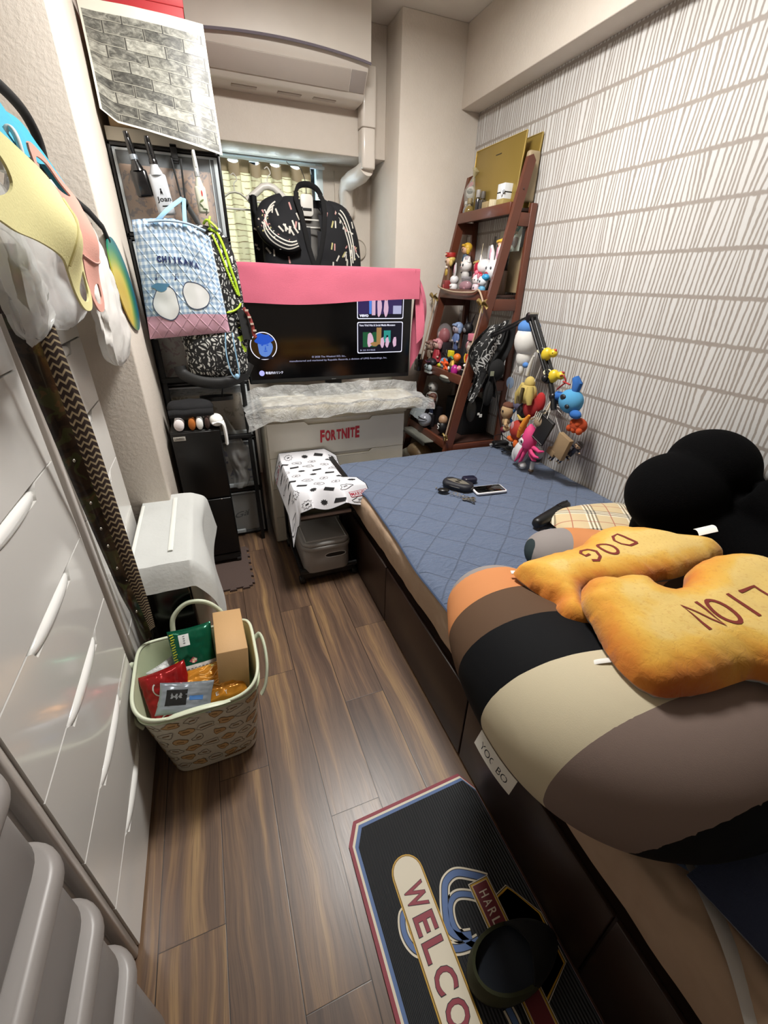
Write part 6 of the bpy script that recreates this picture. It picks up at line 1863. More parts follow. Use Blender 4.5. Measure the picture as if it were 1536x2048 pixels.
def bp_(u, v):
    a = 2 * PI * u; ph = -PI / 2 + PI * v
    cz = math.copysign(abs(math.sin(ph)) ** .7, math.sin(ph)); ch = abs(math.cos(ph)) ** .45
    x = .025 + .145 * ch * math.copysign(abs(math.cos(a)) ** .6, math.cos(a)); y = 2.175 + .072 * ch * math.copysign(abs(math.sin(a)) ** .6, math.sin(a)); z = 1.245 + .285 * cz
    x += .012 * (1.53 - z) * 2; 
    return (x + .004 * nz(z * 9, a), y + .006 * nz(z * 7, a, 3), z)
b.grid(bp_, 48, 40, GR); build('main_pack', b, t); gb = bvh_of(b)
b = MB()
def fp(u, v):
    a = PI + PI * u; x = .020 + .128 * math.cos(a); z = 1.045 + .0 + (v - .5) * .21; k = (1 - abs(2 * v - 1) ** 4)
    return (x * 1.0 + .012, 2.130 + .055 * math.sin(a) * k ** .5, z)
b.grid(fp, 26, 16, GR); 
b.grid(lambda u, v: (-.105 + .26 * u, 2.072 + .03 * (2 * u - 1) ** 2 + .004, .955 - .022 + .03 * v - .012 * math.cos(PI * (2 * u - 1) / 2)), 20, 4, BN, thick=.006); build('front_pocket', b, t)
def on_pack(pts, r_, mat, nm):
    out = []
    for x, z in pts:
        h = gb.ray_cast(V(x, 1.6, z), V(0, 1, 0)); y = h[0].y if h[0] else 2.14
        out.append(V(x, y - .003, z))
    b = MB(); b.tube(cr(out, 5), r_, mat, 7)
    o_ = cr(out, 8)
    for i in range(0, len(o_)): b.ball(o_[i] + V(.0, -.003, 0), (.0048, .002, .0020), mat, 6, 5)
    build(nm, b, t)
on_pack([(.075, 1.515), (.102, 1.505), (.118, 1.47), (.128, 1.43), (.138, 1.38), (.150, 1.33), (.158, 1.28)], .0055, LIME, 'lime_zip')
on_pack([(.085, 1.495), (.100, 1.455), (.115, 1.40), (.132, 1.34), (.152, 1.285)], .0045, LIME, 'lime_zip')
on_pack([(.100, 1.215), (.128, 1.222), (.150, 1.235), (.160, 1.250)], .0045, LIME, 'lime_zip')
b = MB(); b.tube(cr([(.06, 2.16, 1.535), (.075, 2.13, 1.545), (.10, 2.12, 1.525), (.108, 2.12, 1.515)], 4), .005, LIME, 6); b.tube(cr([(.082, 2.12, 1.52), (.079, 2.10, 1.535), (.086, 2.105, 1.555)], 4), .004, LIME, 6); build('zip_pull', b, t)
b = MB()
for q in ([(.118, 1.115), (.150, 1.125), (.155, 1.105), (.125, 1.090)], [(.098, 1.085), (.130, 1.105), (.172, 1.055), (.130, 1.050), (.118, 1.035), (.105, 1.055)], [(.135, 1.155), (.155, 1.165), (.158, 1.150)]):
    decal_on(b, sub2d(poly2d(q), .02), LIME, gb, (0, 1.6, 0), (1, 0, 0), (0, 0, 1), (0, 1, 0), .012)
build('lime_print', b, t)
b = MB(); b.tube(cr([(.0, 2.20, 1.53), (-.005, 2.225, 1.575), (.004, 2.24, 1.607), (.02, 2.225, 1.58), (.045, 2.20, 1.53)], 5), 1, BN, 8, flat=(.02, .005)); build('top_loop', b, t)
b = MB(); b.grid(lambda u, v: (.118 + .022 * u + .040 * v, 2.128 + .02 * u, 1.49 - .30 * v), 5, 20, BN, thick=.006); build('side_strap', b, t)
b = MB(); b.grid(lambda u, v: (.140 + .040 * math.sin(u * PI) + .01 * v, 2.09 + .05 * u, 1.225 - .12 * v + .01 * nz(u * 5, v * 5)), 12, 12, M('black_mesh', '#121213', .8), thick=.003); build('mesh_pocket', b, t)
b = MB(); b.tube(cr([(.168, 2.10, 1.235), (.185, 2.095, 1.205), (.196, 2.09, 1.165), (.198, 2.09, 1.13), (.205, 2.088, 1.115)], 5), 1, M('red_tartan_ribbon', '#7c2a26', .7), 8, flat=(.014, .003), up=(0, 1, 0))
for k in range(4): b.box((.172 + .008 * k, 2.084, 1.222 - .027 * k), (.186 + .008 * k, 2.090, 1.229 - .027 * k), M('ribbon_cream', '#b9a99a', .7))
build('tartan_ribbon', b, t)
b = MB(); b.tube(cr([(-.13, 2.13, 1.0), (-.12, 2.12, .965), (-.05, 2.09, .935), (.05, 2.085, .93), (.13, 2.12, .955), (.165, 2.14, 1.0)], 5), 1, BN, 10, flat=(.05, .03), up=(0, 1, 0)); build('padded_base', b, t)

# ================================================================= GINGHAM DRAWSTRING BAG
def gingham():
    m, t = newmat('blue_gingham_quilt')
    u, v, _ = t.xyz(t.uv())
    def sq(w_, n_): return t.step(t.math('ABSOLUTE', t.math('SUBTRACT', t.math('FRACT', t.math('MULTIPLY', w_, n_)), .5)), .25, .03)
    a, b_ = sq(u, 15.5), sq(v, 19.0)
    s_ = t.math('MULTIPLY_ADD', t.math('ADD', a, b_), .5, 0)
    c = t.ramp(s_, [(0, '#d5dfe6'), (.5, '#a9bdd2'), (1, '#829bb9')])
    pk = t.mix(t.noise(t.uv(), 30, 2), '#c193a5', '#cda2b2')
    c = t.mix(t.step(v, .205, .002), pk, c)
    t.color(c); t.b.inputs['Roughness'].default_value = .85
    d1 = t.math('ABSOLUTE', t.math('SUBTRACT', t.math('FRACT', t.math('MULTIPLY', t.math('ADD', t.math('MULTIPLY', u, 1.0), v), 6.2)), .5))
    d2 = t.math('ABSOLUTE', t.math('SUBTRACT', t.math('FRACT', t.math('MULTIPLY', t.math('SUBTRACT', t.math('MULTIPLY', u, 1.0), v), 6.2)), .5))
    e = t.math('SUBTRACT', .5, t.math('MAXIMUM', d1, d2)); t.bump(t.step(e, .05, .05), .45, .006)
    return m
t = thing('drawstring_bag', (-.08, 2.07, 1.10), 'quilted pale blue gingham drawstring bag with a pink base, hanging on the drawer tower', 'bag')
def gb_(u, v, s=1):
    zl, zr = 1.532 + .010 * math.sin(u * 3), 0
    x = -.188 + (.262 + .055 * (1 - v)) * u - .030 * (1 - v) + .0; z0 = 1.118 + .022 * u; z1 = 1.525 - (.055 * max(0, u - .55) ** 1.2 * 2) + .012 * math.sin(u * PI)
    z = z0 + (z1 - z0) * v
    k = (1 - (2 * u - 1) ** 4) * (1 - abs(2 * v - 1) ** 6)
    y = 2.072 - s * .022 * k ** .7 + .004 * nz(u * 6, v * 7) + .012 * (1 - v)
    if v > .9: y += .004 * math.sin(u * 70)
    return V(x, y, z)
b = MB(); b.grid(lambda u, v: gb_(u, v, 1), 60, 70, gingham()); b.grid(lambda u, v: gb_(u, v, -1), 20, 20, gingham() if False else MATS['blue_gingham_quilt'])
def gS(x, y): 
    u, v = x, y; p = gb_(u, v); n_ = (gb_(u + .005, v) - p).cross(gb_(u, v + .005) - p).normalized(); return p, (n_ if n_.y < 0 else -n_)
NVY = M('print_navy', '#1c2a5c', .7)
for i, ch in enumerate('CHIIKAWA'):
    decal_fn(b, sub2d(move2d(fit2d(text2d(ch, 1, .06), .056 if ch != 'I' else .020, .052), .27 + i * .066 + (.0), .682 - .004 * i), .02), NVY, gS, .0016)
decal_fn(b, fit2d(text2d('NANKA CHIISAKUTE KAWAII YATSU', 1, .01), .46, .016) if False else move2d(fit2d(text2d('NANKA CHIISAKUTE KAWAII YATSU', 1, .01), .48, .018), .50, .640), M('print_greyblue', '#56637f', .7), gS, .0016)
for (x, y) in ((.20, .545), (.44, .535)):
    decal_fn(b, stroke2d([(x, y - .02), (x, y + .018), (x + .035, y + .024), (x + .035, y - .010)], .006), NVY, gS, .0016)
    decal_fn(b, poly2d(ell(.012, .008, 10, x - .008, y - .022)), NVY, gS, .0016)
# plain pale cloud-like patches where the picture is printed
PWH, PLN = M('print_offwhite', '#d9dadb', .8), M('print_line', '#3a4560', .8)
for (cx_, cy_, rx_, ry_, sd) in ((.27, .315, .155, .150, 5), (.655, .375, .165, .125, 8)):
    sh = [(cx_ + x, cy_ + y) for x, y in blob(rx_, ry_, 30, .05, sd)]
    decal_fn(b, sub2d(poly2d(sh), .02), PWH, gS, .0014); decal_fn(b, stroke2d(sh, .009, True), PLN, gS, .0018)
sh = [(.235 + x, .455 + y) for x, y in blob(.10, .035, 20, .18, 2)]
decal_fn(b, sub2d(poly2d(sh), .02), M('print_dustyblue', '#4c7c9c', .8), gS, .0020)
build('quilted_cloth', b, t)
SB = M('strap_skyblue', '#86aecb', .8)
for x0, x1 in ((-.115, -.004), (-.032, .012)):
    b = MB(); b.tube(cr([(x0, 2.058, 1.515), (x0 + (x1 - x0) * .5, 2.075, 1.565), (x1, 2.20, 1.617)], 6) if x0 < -.1 else cr([(-.010, 2.058, 1.512), (-.005, 2.09, 1.56), (.002, 2.20, 1.617)], 6), 1, SB, 8, flat=(.014, .004), up=(0, 1, 0)); build('carry_strap', b, t)
b = MB(); b.tube(cr([(-.135, 2.050, 1.520), (-.07, 2.046, 1.527), (0, 2.048, 1.522), (.06, 2.05, 1.502)], 6), .004, M('casing_blue', '#9bb1c9', .8), 8); build('drawstring_casing', b, t)
b = MB(); b.tube(cr([(.078, 2.06, 1.14), (.070, 2.055, 1.08), (.070, 2.05, 1.03), (.078, 2.05, .975), (.095, 2.05, .952), (.108, 2.05, .958), (.112, 2.05, .99), (.108, 2.055, 1.06), (.106, 2.06, 1.14)], 6), .003, SB, 6); b.ball((.100, 2.048, .960), (.010, .010, .012), SB); build('drawstring', b, t)
# ================================================================= LEANING LADDER SHELF
LW = M('red_brown_wood', '#5b3020', .4, coat=.15, var=.12, vscale=14)
LWI = M('dark_shelf_board', '#36211a', .5, var=.1)
t = thing('ladder_shelf', (1.4, 2.36, 0), 'reddish brown leaning ladder shelf crowded with toys, in the corner beyond the bed', 'shelf')
def lx(z): return 1.122 + .209 * z
YN, YF = 2.098, 2.622
for y in (YN, YF):
    def pt(z, d=0): return lx(z) + d
    b = MB(); b.prism([(pt(0), 0), (pt(0) + .052, 0), (pt(1.86) + .052, 1.86), (pt(1.875) + .03, 1.882), (pt(1.87) + .006, 1.872)], y - .011, y + .011, LW, axis=1)
    b.ball((lx(1.75) + .028, y - .012, 1.75), (.004, .003, .004), LWI, 8, 6); build('front_rail', b, t)
    b = MB(); b.box((1.578, y - .011, 0), (1.614, y + .011, 1.70), LW, .003); build('rear_post', b, t)
    for z in (.50, .86, 1.285, 1.665): build('side_brace', MB().box((lx(z) + .045, y - .009, z - .062), (1.580, y + .009, z - .006), LW, .002), t)
SH = {}
for z in (.500, .868, 1.298, 1.680):
    b = MB(); x0 = lx(z) + .004
    b.box((x0, YN + .012, z - .014), (1.612, YF - .012, z), LWI, .002)
    b.box((x0 - .008, YN + .012, z - .030), (x0 + .010, YF - .012, z + .020), LW, .003); SH[z] = x0
    build('shelf_board', b, t)
# cords and bows round the shelf opening
CRD = M('beige_cord', '#a8927c', .8); GOLD = M('gold_ribbon', '#8d7743', .35, .4)
mb = MB(); mb.tube(cr([(lx(1.33) - .012, 2.635, 1.335), (lx(1.31) - .016, 2.60, 1.322), (lx(1.28) - .018, 2.42, 1.304), (lx(1.29) - .016, 2.22, 1.306), (lx(1.30) - .014, 2.16, 1.318), (lx(1.27) - .014, 2.095, 1.262)], 6), .0050, CRD, 8)
mb.tube(cr([(lx(1.26) - .014, 2.63, 1.268), (lx(1.1) - .014, 2.632, 1.10), (lx(.9) - .014, 2.634, .90)], 4), .0038, CRD, 7)
mb.tube(cr([(lx(1.25) - .014, 2.092, 1.25), (lx(1.1) - .016, 2.090, 1.08), (lx(.93) - .016, 2.088, .93), (lx(.7) - .016, 2.088, .72), (lx(.55) - .016, 2.09, .55)], 5), .0038, CRD, 7)
one('cord', mb, 'beige cord strung along the second shelf and down both ladder rails', 'cord')
for (y, z, lb) in ((2.640, 1.268, 'gold ribbon bow tied on the ladder rail by the window wall'), (2.085, 1.256, 'gold ribbon bow tied on the ladder rail nearer the camera'), (2.085, .555, 'small gold bow at the foot of the near ladder rail')):
    mb = MB(); x = lx(z) - .022; s_ = 1 if z > 1 else .6
    for sg in (-1, 1):
        mb.grid(lambda u, v: (x + .010 * math.sin(v * PI * 2) * s_, y + sg * (.004 + .038 * u) * s_, z + (.006 + .018 * u) * (v * 2 - 1) * s_ + .006 * math.sin(u * PI) * s_), 8, 10, GOLD, thick=.0016)
        mb.tube([(x, y, z), (x - .004, y + sg * .010 * s_, z - .020 * s_), (x - .002, y + sg * .014 * s_, z - .042 * s_)], 1, GOLD, 6, flat=(.007, .0016), up=(0, 0, 1))
    mb.ball((x - .004, y, z), .007 * s_, GOLD, 10, 8)
    one('ribbon_bow', mb, lb, 'bow', 'gold bows on the ladder shelf')

# gold autograph boards and the tan box behind the rail
GB = M('gold_board', '#9c8443', .32, .55); GE = M('gold_edge', '#d9c27a', .3, .6)
for i, (y0, y1, z0, z1, xx, lb) in enumerate(((2.165, 2.600, 1.686, 1.985, 1.560, 'gold square board leaning on the wall above the ladder shelf, in front of the other'), (2.125, 2.560, 1.686, 1.975, 1.590, 'gold coloured board leaning behind the other, only its edge showing'))):
    mb = MB(); mb.box((0, y0, 0), (.006, y1, z1 - z0), GB, .0006); mb.tube([(-.001, y0, 0), (-.001, y0, z1 - z0), (-.001, y1, z1 - z0), (-.001, y1, 0)], .0022, GE, 5)
    mb.box((-.0012, (y0 + y1) / 2 - .03, .245), (0, (y0 + y1) / 2 + .02, .249), M('tiny_ink', '#3a3222', .5))
    mb.xf(Matrix.Translation((xx - .03 * (1 - i), 0, z0)) @ Matrix.Rotation(.06, 4, 'Y'))
    one('gold_board', mb, lb, 'board', 'gold boards on the ladder shelf')
TB = M('tan_box', '#9b8a6c', .6)
one('tan_box', MB().box((1.545, 2.118, 1.705), (1.612, 2.150, 1.905), TB, .012, 3), 'tan upright box standing behind the top of the near ladder rail', 'box')

# ---- toy helpers
PAL = {}
G1, G2, G3, G4 = ['toys on the %s ladder shelf' % q for q in ('top', 'second', 'third', 'lowest')]
G1 = 'bottles and boxes on the top ladder shelf'
def C(h, rough=.5, **k):
    key = (h, rough) + tuple(sorted(k.items()))
    if key not in PAL:
        PAL[key] = M(('toy_' + h.lstrip('#') + '_%d' % int(rough * 100) + ''.join(f'{a}{b}' for a, b in k.items())), h, rough, **k)
    return PAL[key]
def toy(name, base, label, cat, group, parts, s=1.0, rz=0.0, tilt=None):
    """parts: {part: [(kind, args..., colour)]}, local coords in cm, facing -x"""
    t = thing(name, base, label, cat, group)
    if group in (G2, G3): s *= 1.14
    m4 = Matrix.Translation(base) @ Matrix.Rotation(rz, 4, 'Z')
    if tilt: m4 = m4 @ Matrix.Rotation(tilt[0], 4, 'X') @ Matrix.Rotation(tilt[1], 4, 'Y')
    m4 = m4 @ Matrix.Scale(s * .01, 4)
    for pn, pl_ in parts:
        b = MB()
        for p in pl_:
            k = p[0]; col = p[-1] if not isinstance(p[-1], str) else C(p[-1])
            if k == 'ball': b.ball(p[1], p[2], col, 16, 12)
            elif k == 'tube': b.tube(cr(p[1], 4), p[2], col, 8) if not isinstance(p[2], (list, tuple)) else b.tube(p[1], list(p[2]), col, 10)
            elif k == 'box': b.box(p[1], p[2], col, .15, 2)
            elif k == 'cone': b.tube([p[1], p[2]], [p[3], p[4]], col, 12)
            elif k == 'disc': b.cyl(p[1], p[2], p[3], col, n=20, bev=.05)
        b.xf(m4); build(pn, b, t)
    return t
def doll(h=9, skin='#c9a184', hair='#c9a73a', top='#44586a', leg='#2b3446', shoe='#2a2220', eyes=True, hat=None, arms='down', dress=False):
    """small stylised figure facing -x, height h cm"""
    k = h / 9.0; q = lambda *a: tuple(x * k for x in a)
    P = []
    P.append(('head', [('ball', q(0, 0, 7.0), q(1.55, 1.6, 1.6), C(skin))]))
    P.append(('hair', [('ball', q(.35, 0, 7.45), q(1.62, 1.85, 1.55), C(hair)), ('tube', [q(-.9, -1.3, 8.0), q(-1.25, 0, 8.15), q(-.9, 1.3, 8.0)], .42 * k, C(hair))] + [('ball', q(.2, s * 1.45, 6.6), q(.7, .5, 1.1), C(hair)) for s in (-1, 1)]))
    if eyes: P.append(('face', [('ball', q(-1.48, s * .6, 6.95), q(.12, .24, .32), C('#23222a')) for s in (-1, 1)] + [('ball', q(-1.52, 0, 6.3), q(.08, .22, .08), C('#8a4038'))]))
    if dress: P.append(('dress', [('cone', q(0, 0, 5.4), q(0, 0, 1.6), 1.0 * k, 1.9 * k, C(top))]))
    else: P.append(('torso', [('tube', [q(0, 0, 5.6), q(0, 0, 4.4), q(0, 0, 3.0)], [.85 * k, 1.15 * k, .95 * k], C(top))]))
    az = {'down': (3.2, 1.6), 'up': (6.6, 2.3), 'out': (5.0, 2.8)}[arms]
    for s in (-1, 1): P.append(('arm', [('tube', [q(0, s * .9, 5.2), q(-.2, s * az[1], (5.2 + az[0]) / 2), q(-.5, s * az[1], az[0])], [.42 * k, .40 * k, .32 * k], C(top)), ('ball', q(-.55, s * az[1], az[0]), .42 * k, C(skin))]))
    for s in (-1, 1): P.append(('leg', [('tube', [q(0, s * .5, 3.1), q(0, s * .6, 1.6), q(0, s * .62, .5)], [.58 * k, .48 * k, .42 * k], C(leg)), ('ball', q(-.25, s * .62, .35), q(.8, .5, .36), C(shoe))]))
    if hat: P.append(('hat', [('disc', q(.1, 0, 8.3), q(.1, 0, 9.5), 1.5 * k, C(hat)), ('disc', q(.1, 0, 8.2), q(.1, 0, 8.4), 1.9 * k, C(hat))]))
    return P
def bunny(h=10, body='#dcd9da', inner='#c98fa0', nose='#b3344a', eye='#2a2a30', ears=4.0, splay=.8):
    k = h / 10.0; q = lambda *a: tuple(x * k for x in a)
    P = [('body', [('ball', q(0, 0, 2.2), q(1.9, 2.0, 2.2), C(body)), ('ball', q(0, 0, 5.2), q(2.1, 2.3, 2.0), C(body))])]
    for s in (-1, 1): P.append(('ear', [('tube', [q(0, s * .9, 6.6), q(.1, s * (1.2 + splay * .5), 6.8 + ears * .5), q(.2, s * (1.3 + splay), 6.6 + ears)], [.55 * k, .70 * k, .25 * k], C(body)), ('ball', q(-.45, s * (1.2 + splay * .6), 6.7 + ears * .55), q(.22, .34, ears * .33), C(inner))]))
    P.append(('face', [('ball', q(-2.0, s * .8, 5.5), q(.2, .25, .34), C(eye)) for s in (-1, 1)] + [('ball', q(-2.05, 0, 4.5), q(.22, .6, .38), C(nose))]))
    for s in (-1, 1): P.append(('paw', [('ball', q(-1.4, s * 1.3, 2.9), q(.7, .6, .6), C(body))])); P.append(('foot', [('ball', q(-1.2, s * 1.1, .6), q(1.2, .8, .6), C(body))]))
    return P
GL_ = lambda h, a=.45: C(h, .08, alpha=a)
S1, S2, S3, S4 = 1.6805, 1.2985, .8685, .5005
# ---- top shelf
t = toy('wrapped_doll', (1.535, 2.600, S1), 'pink and black doll in a clear gift wrapper on the top ladder shelf', 'gift', G1,
        [('doll_body', [('ball', (0, 0, 4), (2, 2.2, 4), '#4a4648'), ('ball', (0, .3, 12), (3.0, 2.6, 3.2), '#c8c4be'), ('ball', (-1.4, -1.0, 12.4), (1.8, 1.6, 1.4), '#17161a')]),
         ('pink_bow', [('tube', [(-1, 3.4, 6), (-1.3, 2.6, 12), (-.6, 0, 15.8), (-.4, -1, 16.2)], .9, '#c25a70')]),
         ('clear_wrapper', [('cone', (0, 0, 0), (0, 0, 13), 3.4, 4.2, GL_('#c6c8c0', .35)), ('cone', (0, 0, 13), (0, -1.4, 19.5), 3.9, .5, GL_('#c6c8c0', .35)), ('cone', (0, -1.4, 19), (0, -3.4, 22), .5, 2.4, GL_('#cfcba8', .45))])])
def bottle(y, x, w_, h_, col, cap, label, rnd=True, caph=2.2, caprad=None, z=S1):
    body = [('ball', (0, 0, h_ * .5), (w_, w_, h_ * .5), col)] if rnd == 'ball' else ([('disc', (0, 0, 0), (0, 0, h_), w_, col)] if rnd else [('box', (-w_, -w_, 0), (w_, w_, h_), col)])
    toy('perfume_bottle', (x, y, z), label, 'bottle', G1, [('glass_body', body), ('neck', [('disc', (0, 0, h_ - .2), (0, 0, h_ + .8), w_ * .35, '#a39a86')]), ('cap', [('disc', (0, 0, h_ + .6), (0, 0, h_ + .6 + caph), caprad or w_ * .5, cap)])])
bottle(2.545, 1.50, 2.7, 5.4, C('#7d6a3c', .1, coat=.6), '#8a7c5c', 'round amber glass perfume bottle on the top shelf beside the wrapped doll', 'ball', 2.6)
bottle(2.585, 1.50, 1.6, 5.5, C('#77797c', .1, coat=.5), '#b1b0ac', 'small grey round glass bottle in front of the wrapped doll', 'ball', 1.6)
bottle(2.478, 1.51, 1.3, 7.6, C('#2d2c30', .15, coat=.5), '#9c9894', 'slim tall black bottle with a silver cap on the top shelf', True, 3.4, 1.25)
bottle(2.445, 1.52, 1.5, 6.8, C('#3a3634', .2), '#5a5550', 'dark square perfume bottle beside the slim black one', False, 3.2, 1.2)
bottle(2.408, 1.56, 1.5, 7.2, C('#9a7a52', .12, coat=.4), '#4a3128', 'brown glass bottle behind the cream cards on the top shelf', True, 3.6, 1.2)
toy('perfume_box', (1.51, 2.372, S1), 'low tan box on the top shelf between the perfume bottles and the cream cartons', 'box', G1, [('carton', [('box', (-2.2, -2.6, 0), (2.2, 2.6, 5.0), '#9b8762')])])
for i in range(3): toy('cream_carton', (1.515, 2.335 - i * .016, S1), 'thin cream carton in a row of three on the top shelf', 'box', 'three cream cartons on the top shelf', [('carton', [('box', (-2.0, -.65, 0), (2.0, .65, 5.6 - .2 * i), '#cfc3a4')])])
t = toy('white_gift_box', (1.515, 2.235, S1), 'tall white box with a black ribbon and silver bow on the top shelf', 'box', G1,
        [('carton', [('box', (-2.6, -3.0, 0), (2.6, 3.0, 10.8), '#d3d6d8')]), ('gold_label', [('box', (-2.66, -3.02, 0), (2.4, 3.02, 4.6), '#9d8a55')]), ('ribbon', [('box', (-2.7, -3.06, 6.9), (2.7, 3.06, 7.5), '#16161a')]),
         ('bow', [('ball', (-2.9, -1.2, 7.6), (.5, 1.0, .8), '#c5c8cc'), ('ball', (-2.9, -3.0, 7.2), (.5, .9, .8), '#8f9296'), ('ball', (-3.2, -2.1, 6.4), (.5, .6, .9), '#d9dbde')])])
# ---- cards and paper behind the second shelf
def card(y0, y1, z0, z1, col, label, marks=(), x=1.572, lean=.05, name='picture_card', grp='cards standing behind the toys'):
    mb = MB(); mb.box((0, y0, 0), (.003, y1, z1 - z0), C(col, .6))
    for (a, b_, c, d_, cc_) in marks: mb.prism([(y0 + (y1 - y0) * (a + c * x_), (z1 - z0) * (b_ + d_ * y_)) for x_, y_ in blob(1, 1, 14, .16, int(a * 99 + b_ * 77))], -.0012, 0, C(cc_, .6), axis=0)
    mb.xf(Matrix.Translation((x, 0, z0)) @ Matrix.Rotation(lean, 4, 'Y')); one(name, mb, label, 'card', grp)
card(2.115, 2.215, 1.500, 1.645, '#a9b3ab', 'small picture card with a teal and grey print, standing highest behind the toys', ((.5, .72, .34, .20, '#4d7f7c'), (.5, .62, .20, .12, '#cbb9a6'), (.45, .28, .30, .16, '#8a8684'), (.7, .30, .16, .12, '#5c5558')), 1.560)
card(2.235, 2.320, 1.340, 1.600, '#c2bfae', 'plain cream card standing between the picture card and the pennant', ((.4, .8, .2, .03, '#8d8a7e'),), 1.566)
card(2.30, 2.43, 1.305, 1.540, '#b7b8be', 'pale grey sheet standing behind the black pennant', ((.3, .6, .16, .2, '#77788a'),), 1.574)
card(2.09 + .03, 2.235, 1.31, 1.52, '#8d7a5c', 'brown cardboard panel behind the yellow-haired figure', (), 1.588)
mb = MB(); mb.prism([(2.285, 1.31), (2.375, 1.31), (2.325, 1.575), (2.315, 1.575)], 1.545, 1.552, C('#2b2520', .6), axis=0); mb.prism([(2.35, 1.31), (2.415, 1.40), (2.350, 1.46), (2.325, 1.50)], 1.538, 1.5445, C('#373046', .6), axis=0)
mb.prism([(2.322, 1.34), (2.345, 1.34), (2.328, 1.46)], 1.540, 1.5445, C('#aca896', .6), axis=0)
one('cloth_pennant', mb, 'dark pointed cloth pennant with cream stripes behind the white rabbits', 'pennant')
# ---- second shelf toys
toy('doll_figure', (1.430, 2.592, S2), 'blonde vinyl doll with a red crown and robe on the second shelf', 'figure', G2,
    [('red_block', [('box', (-2.4, -2.6, 0), (2.4, 2.8, 5.6), '#7e1f20')]), ('label_print', [('box', (-2.5, -1.2, 1.2), (-2.4, 1.2, 3.6), '#c4565a')]), ('robe', [('cone', (0, 0, 5.5), (0, 0, 12.5), 2.4, 1.5, '#5a3a22'), ('ball', (-1.3, 0, 9), (.9, 1.6, 2.4), C('#a88a3c', .3))]),
     ('head', [('ball', (0, 0, 14.4), (2.3, 2.5, 2.3), '#d9b597')]), ('hair', [('ball', (.6, 0, 15.2), (2.3, 2.8, 2.1), '#d2b866'), ('ball', (0, 2.7, 13.6), (1.0, 1.2, 1.7), '#d0857c'), ('ball', (0, -2.7, 13.6), (1.0, 1.2, 1.7), '#c9ad62')]),
     ('eyes', [('ball', (-2.2, s * .9, 14.2), (.2, .38, .5), '#4a3628') for s in (-1, 1)]), ('crown', [('disc', (.2, 0, 16.2), (.2, 0, 18.2), 2.7, '#a5261f')] + [('ball', (-2.4, -1.6 + i * 1.1, 17.4), .3, '#e0d0b8') for i in range(4)]), ('bow_tie', [('ball', (-1.6, s * .9, 11.6), (.5, .8, .7), '#d8cfc4') for s in (-1, 1)])], 1.0, -.25)
toy('yellow_hair_figure', (1.505, 2.540, S2 + .10), 'yellow-haired figure in a blue coat perched behind the robed doll', 'figure', G2, doll(14, hair='#c9a032', top='#3f5368', leg='#3f5368'), 1, -.2)
toy('figure_stand', (1.52, 2.53, S2), 'round grey block under the blue-coated figure', 'block', G2, [('block', [('disc', (0, 0, 0), (0, 0, 9.9), 2.6, '#56525a')])])
toy('yellow_hair_figure', (1.500, 2.172, S2 + .10), 'yellow-haired figure in grey beside the near ladder rail', 'figure', G2, doll(14, hair='#cfa537', top='#8a8a8c', leg='#77787a'), 1, .2)
toy('figure_stand', (1.52, 2.175, S2), 'round brown block under the grey-clothed yellow-haired figure', 'block', G2, [('block', [('disc', (0, 0, 0), (0, 0, 9.9), 2.6, '#5a4536')])])
toy('rabbit_toy', (1.425, 2.510, S2), 'white rabbit toy with a long pink-lined ear beside the robed doll', 'toy', G2, bunny(11, ears=5.5, splay=1.6), 1, -.5)
toy('cat_toy', (1.455, 2.440, S2 + .062), 'white cat-faced toy with pointed ears sitting above the pink heart jar', 'toy', G2,
    [('body', [('ball', (0, 0, 2.4), (2.0, 2.2, 2.4), '#b9b6b4'), ('ball', (0, 0, 6.6), (2.8, 3.2, 2.8), '#d5d2d0')])] + [('ear', [('cone', (0, s * 2.0, 8.4), (.1, s * 2.6, 10.6), 1.1, .15, '#d5d2d0')]) for s in (-1, 1)] +
    [('face', [('ball', (-2.6, s * 1.1, 6.9), (.3, .5, .62), '#1f1f24') for s in (-1, 1)] + [('ball', (-2.8, 0, 5.9), (.2, .3, .2), '#b36a70')]), ('tail', [('ball', (1.4, 1.8, 9.8), (1.6, 1.9, 1.4), '#a49ca4')])], 1.0)
toy('tan_doll', (1.500, 2.385, S2 + .02), 'tan-haired small figure half hidden behind the cat-faced toy', 'figure', G2, doll(13, hair='#b99a5c', top='#b5a58c', leg='#8a7a66'), 1)
toy('heart_jar', (1.438, 2.395, S2), 'clear rounded jar filled with pink pieces, centre of the second shelf', 'jar', G2,
    [('filling', [('ball', (0, 0, 3.0), (2.9, 4.2, 2.6), '#a26472')] + [('ball', (-1.8, -2 + i * 1.3, 2.2 + (i % 2) * 1.6), .8, ['#c07f8c', '#8a5462'][i % 2]) for i in range(4)]), ('glass', [('ball', (0, 0, 3.6), (3.6, 5.2, 3.6), GL_('#a6a0a4', .28))]), ('lid_rim', [('disc', (0, 0, 6.4), (0, 0, 7.4), 2.6, GL_('#a8a4a8', .6))])])
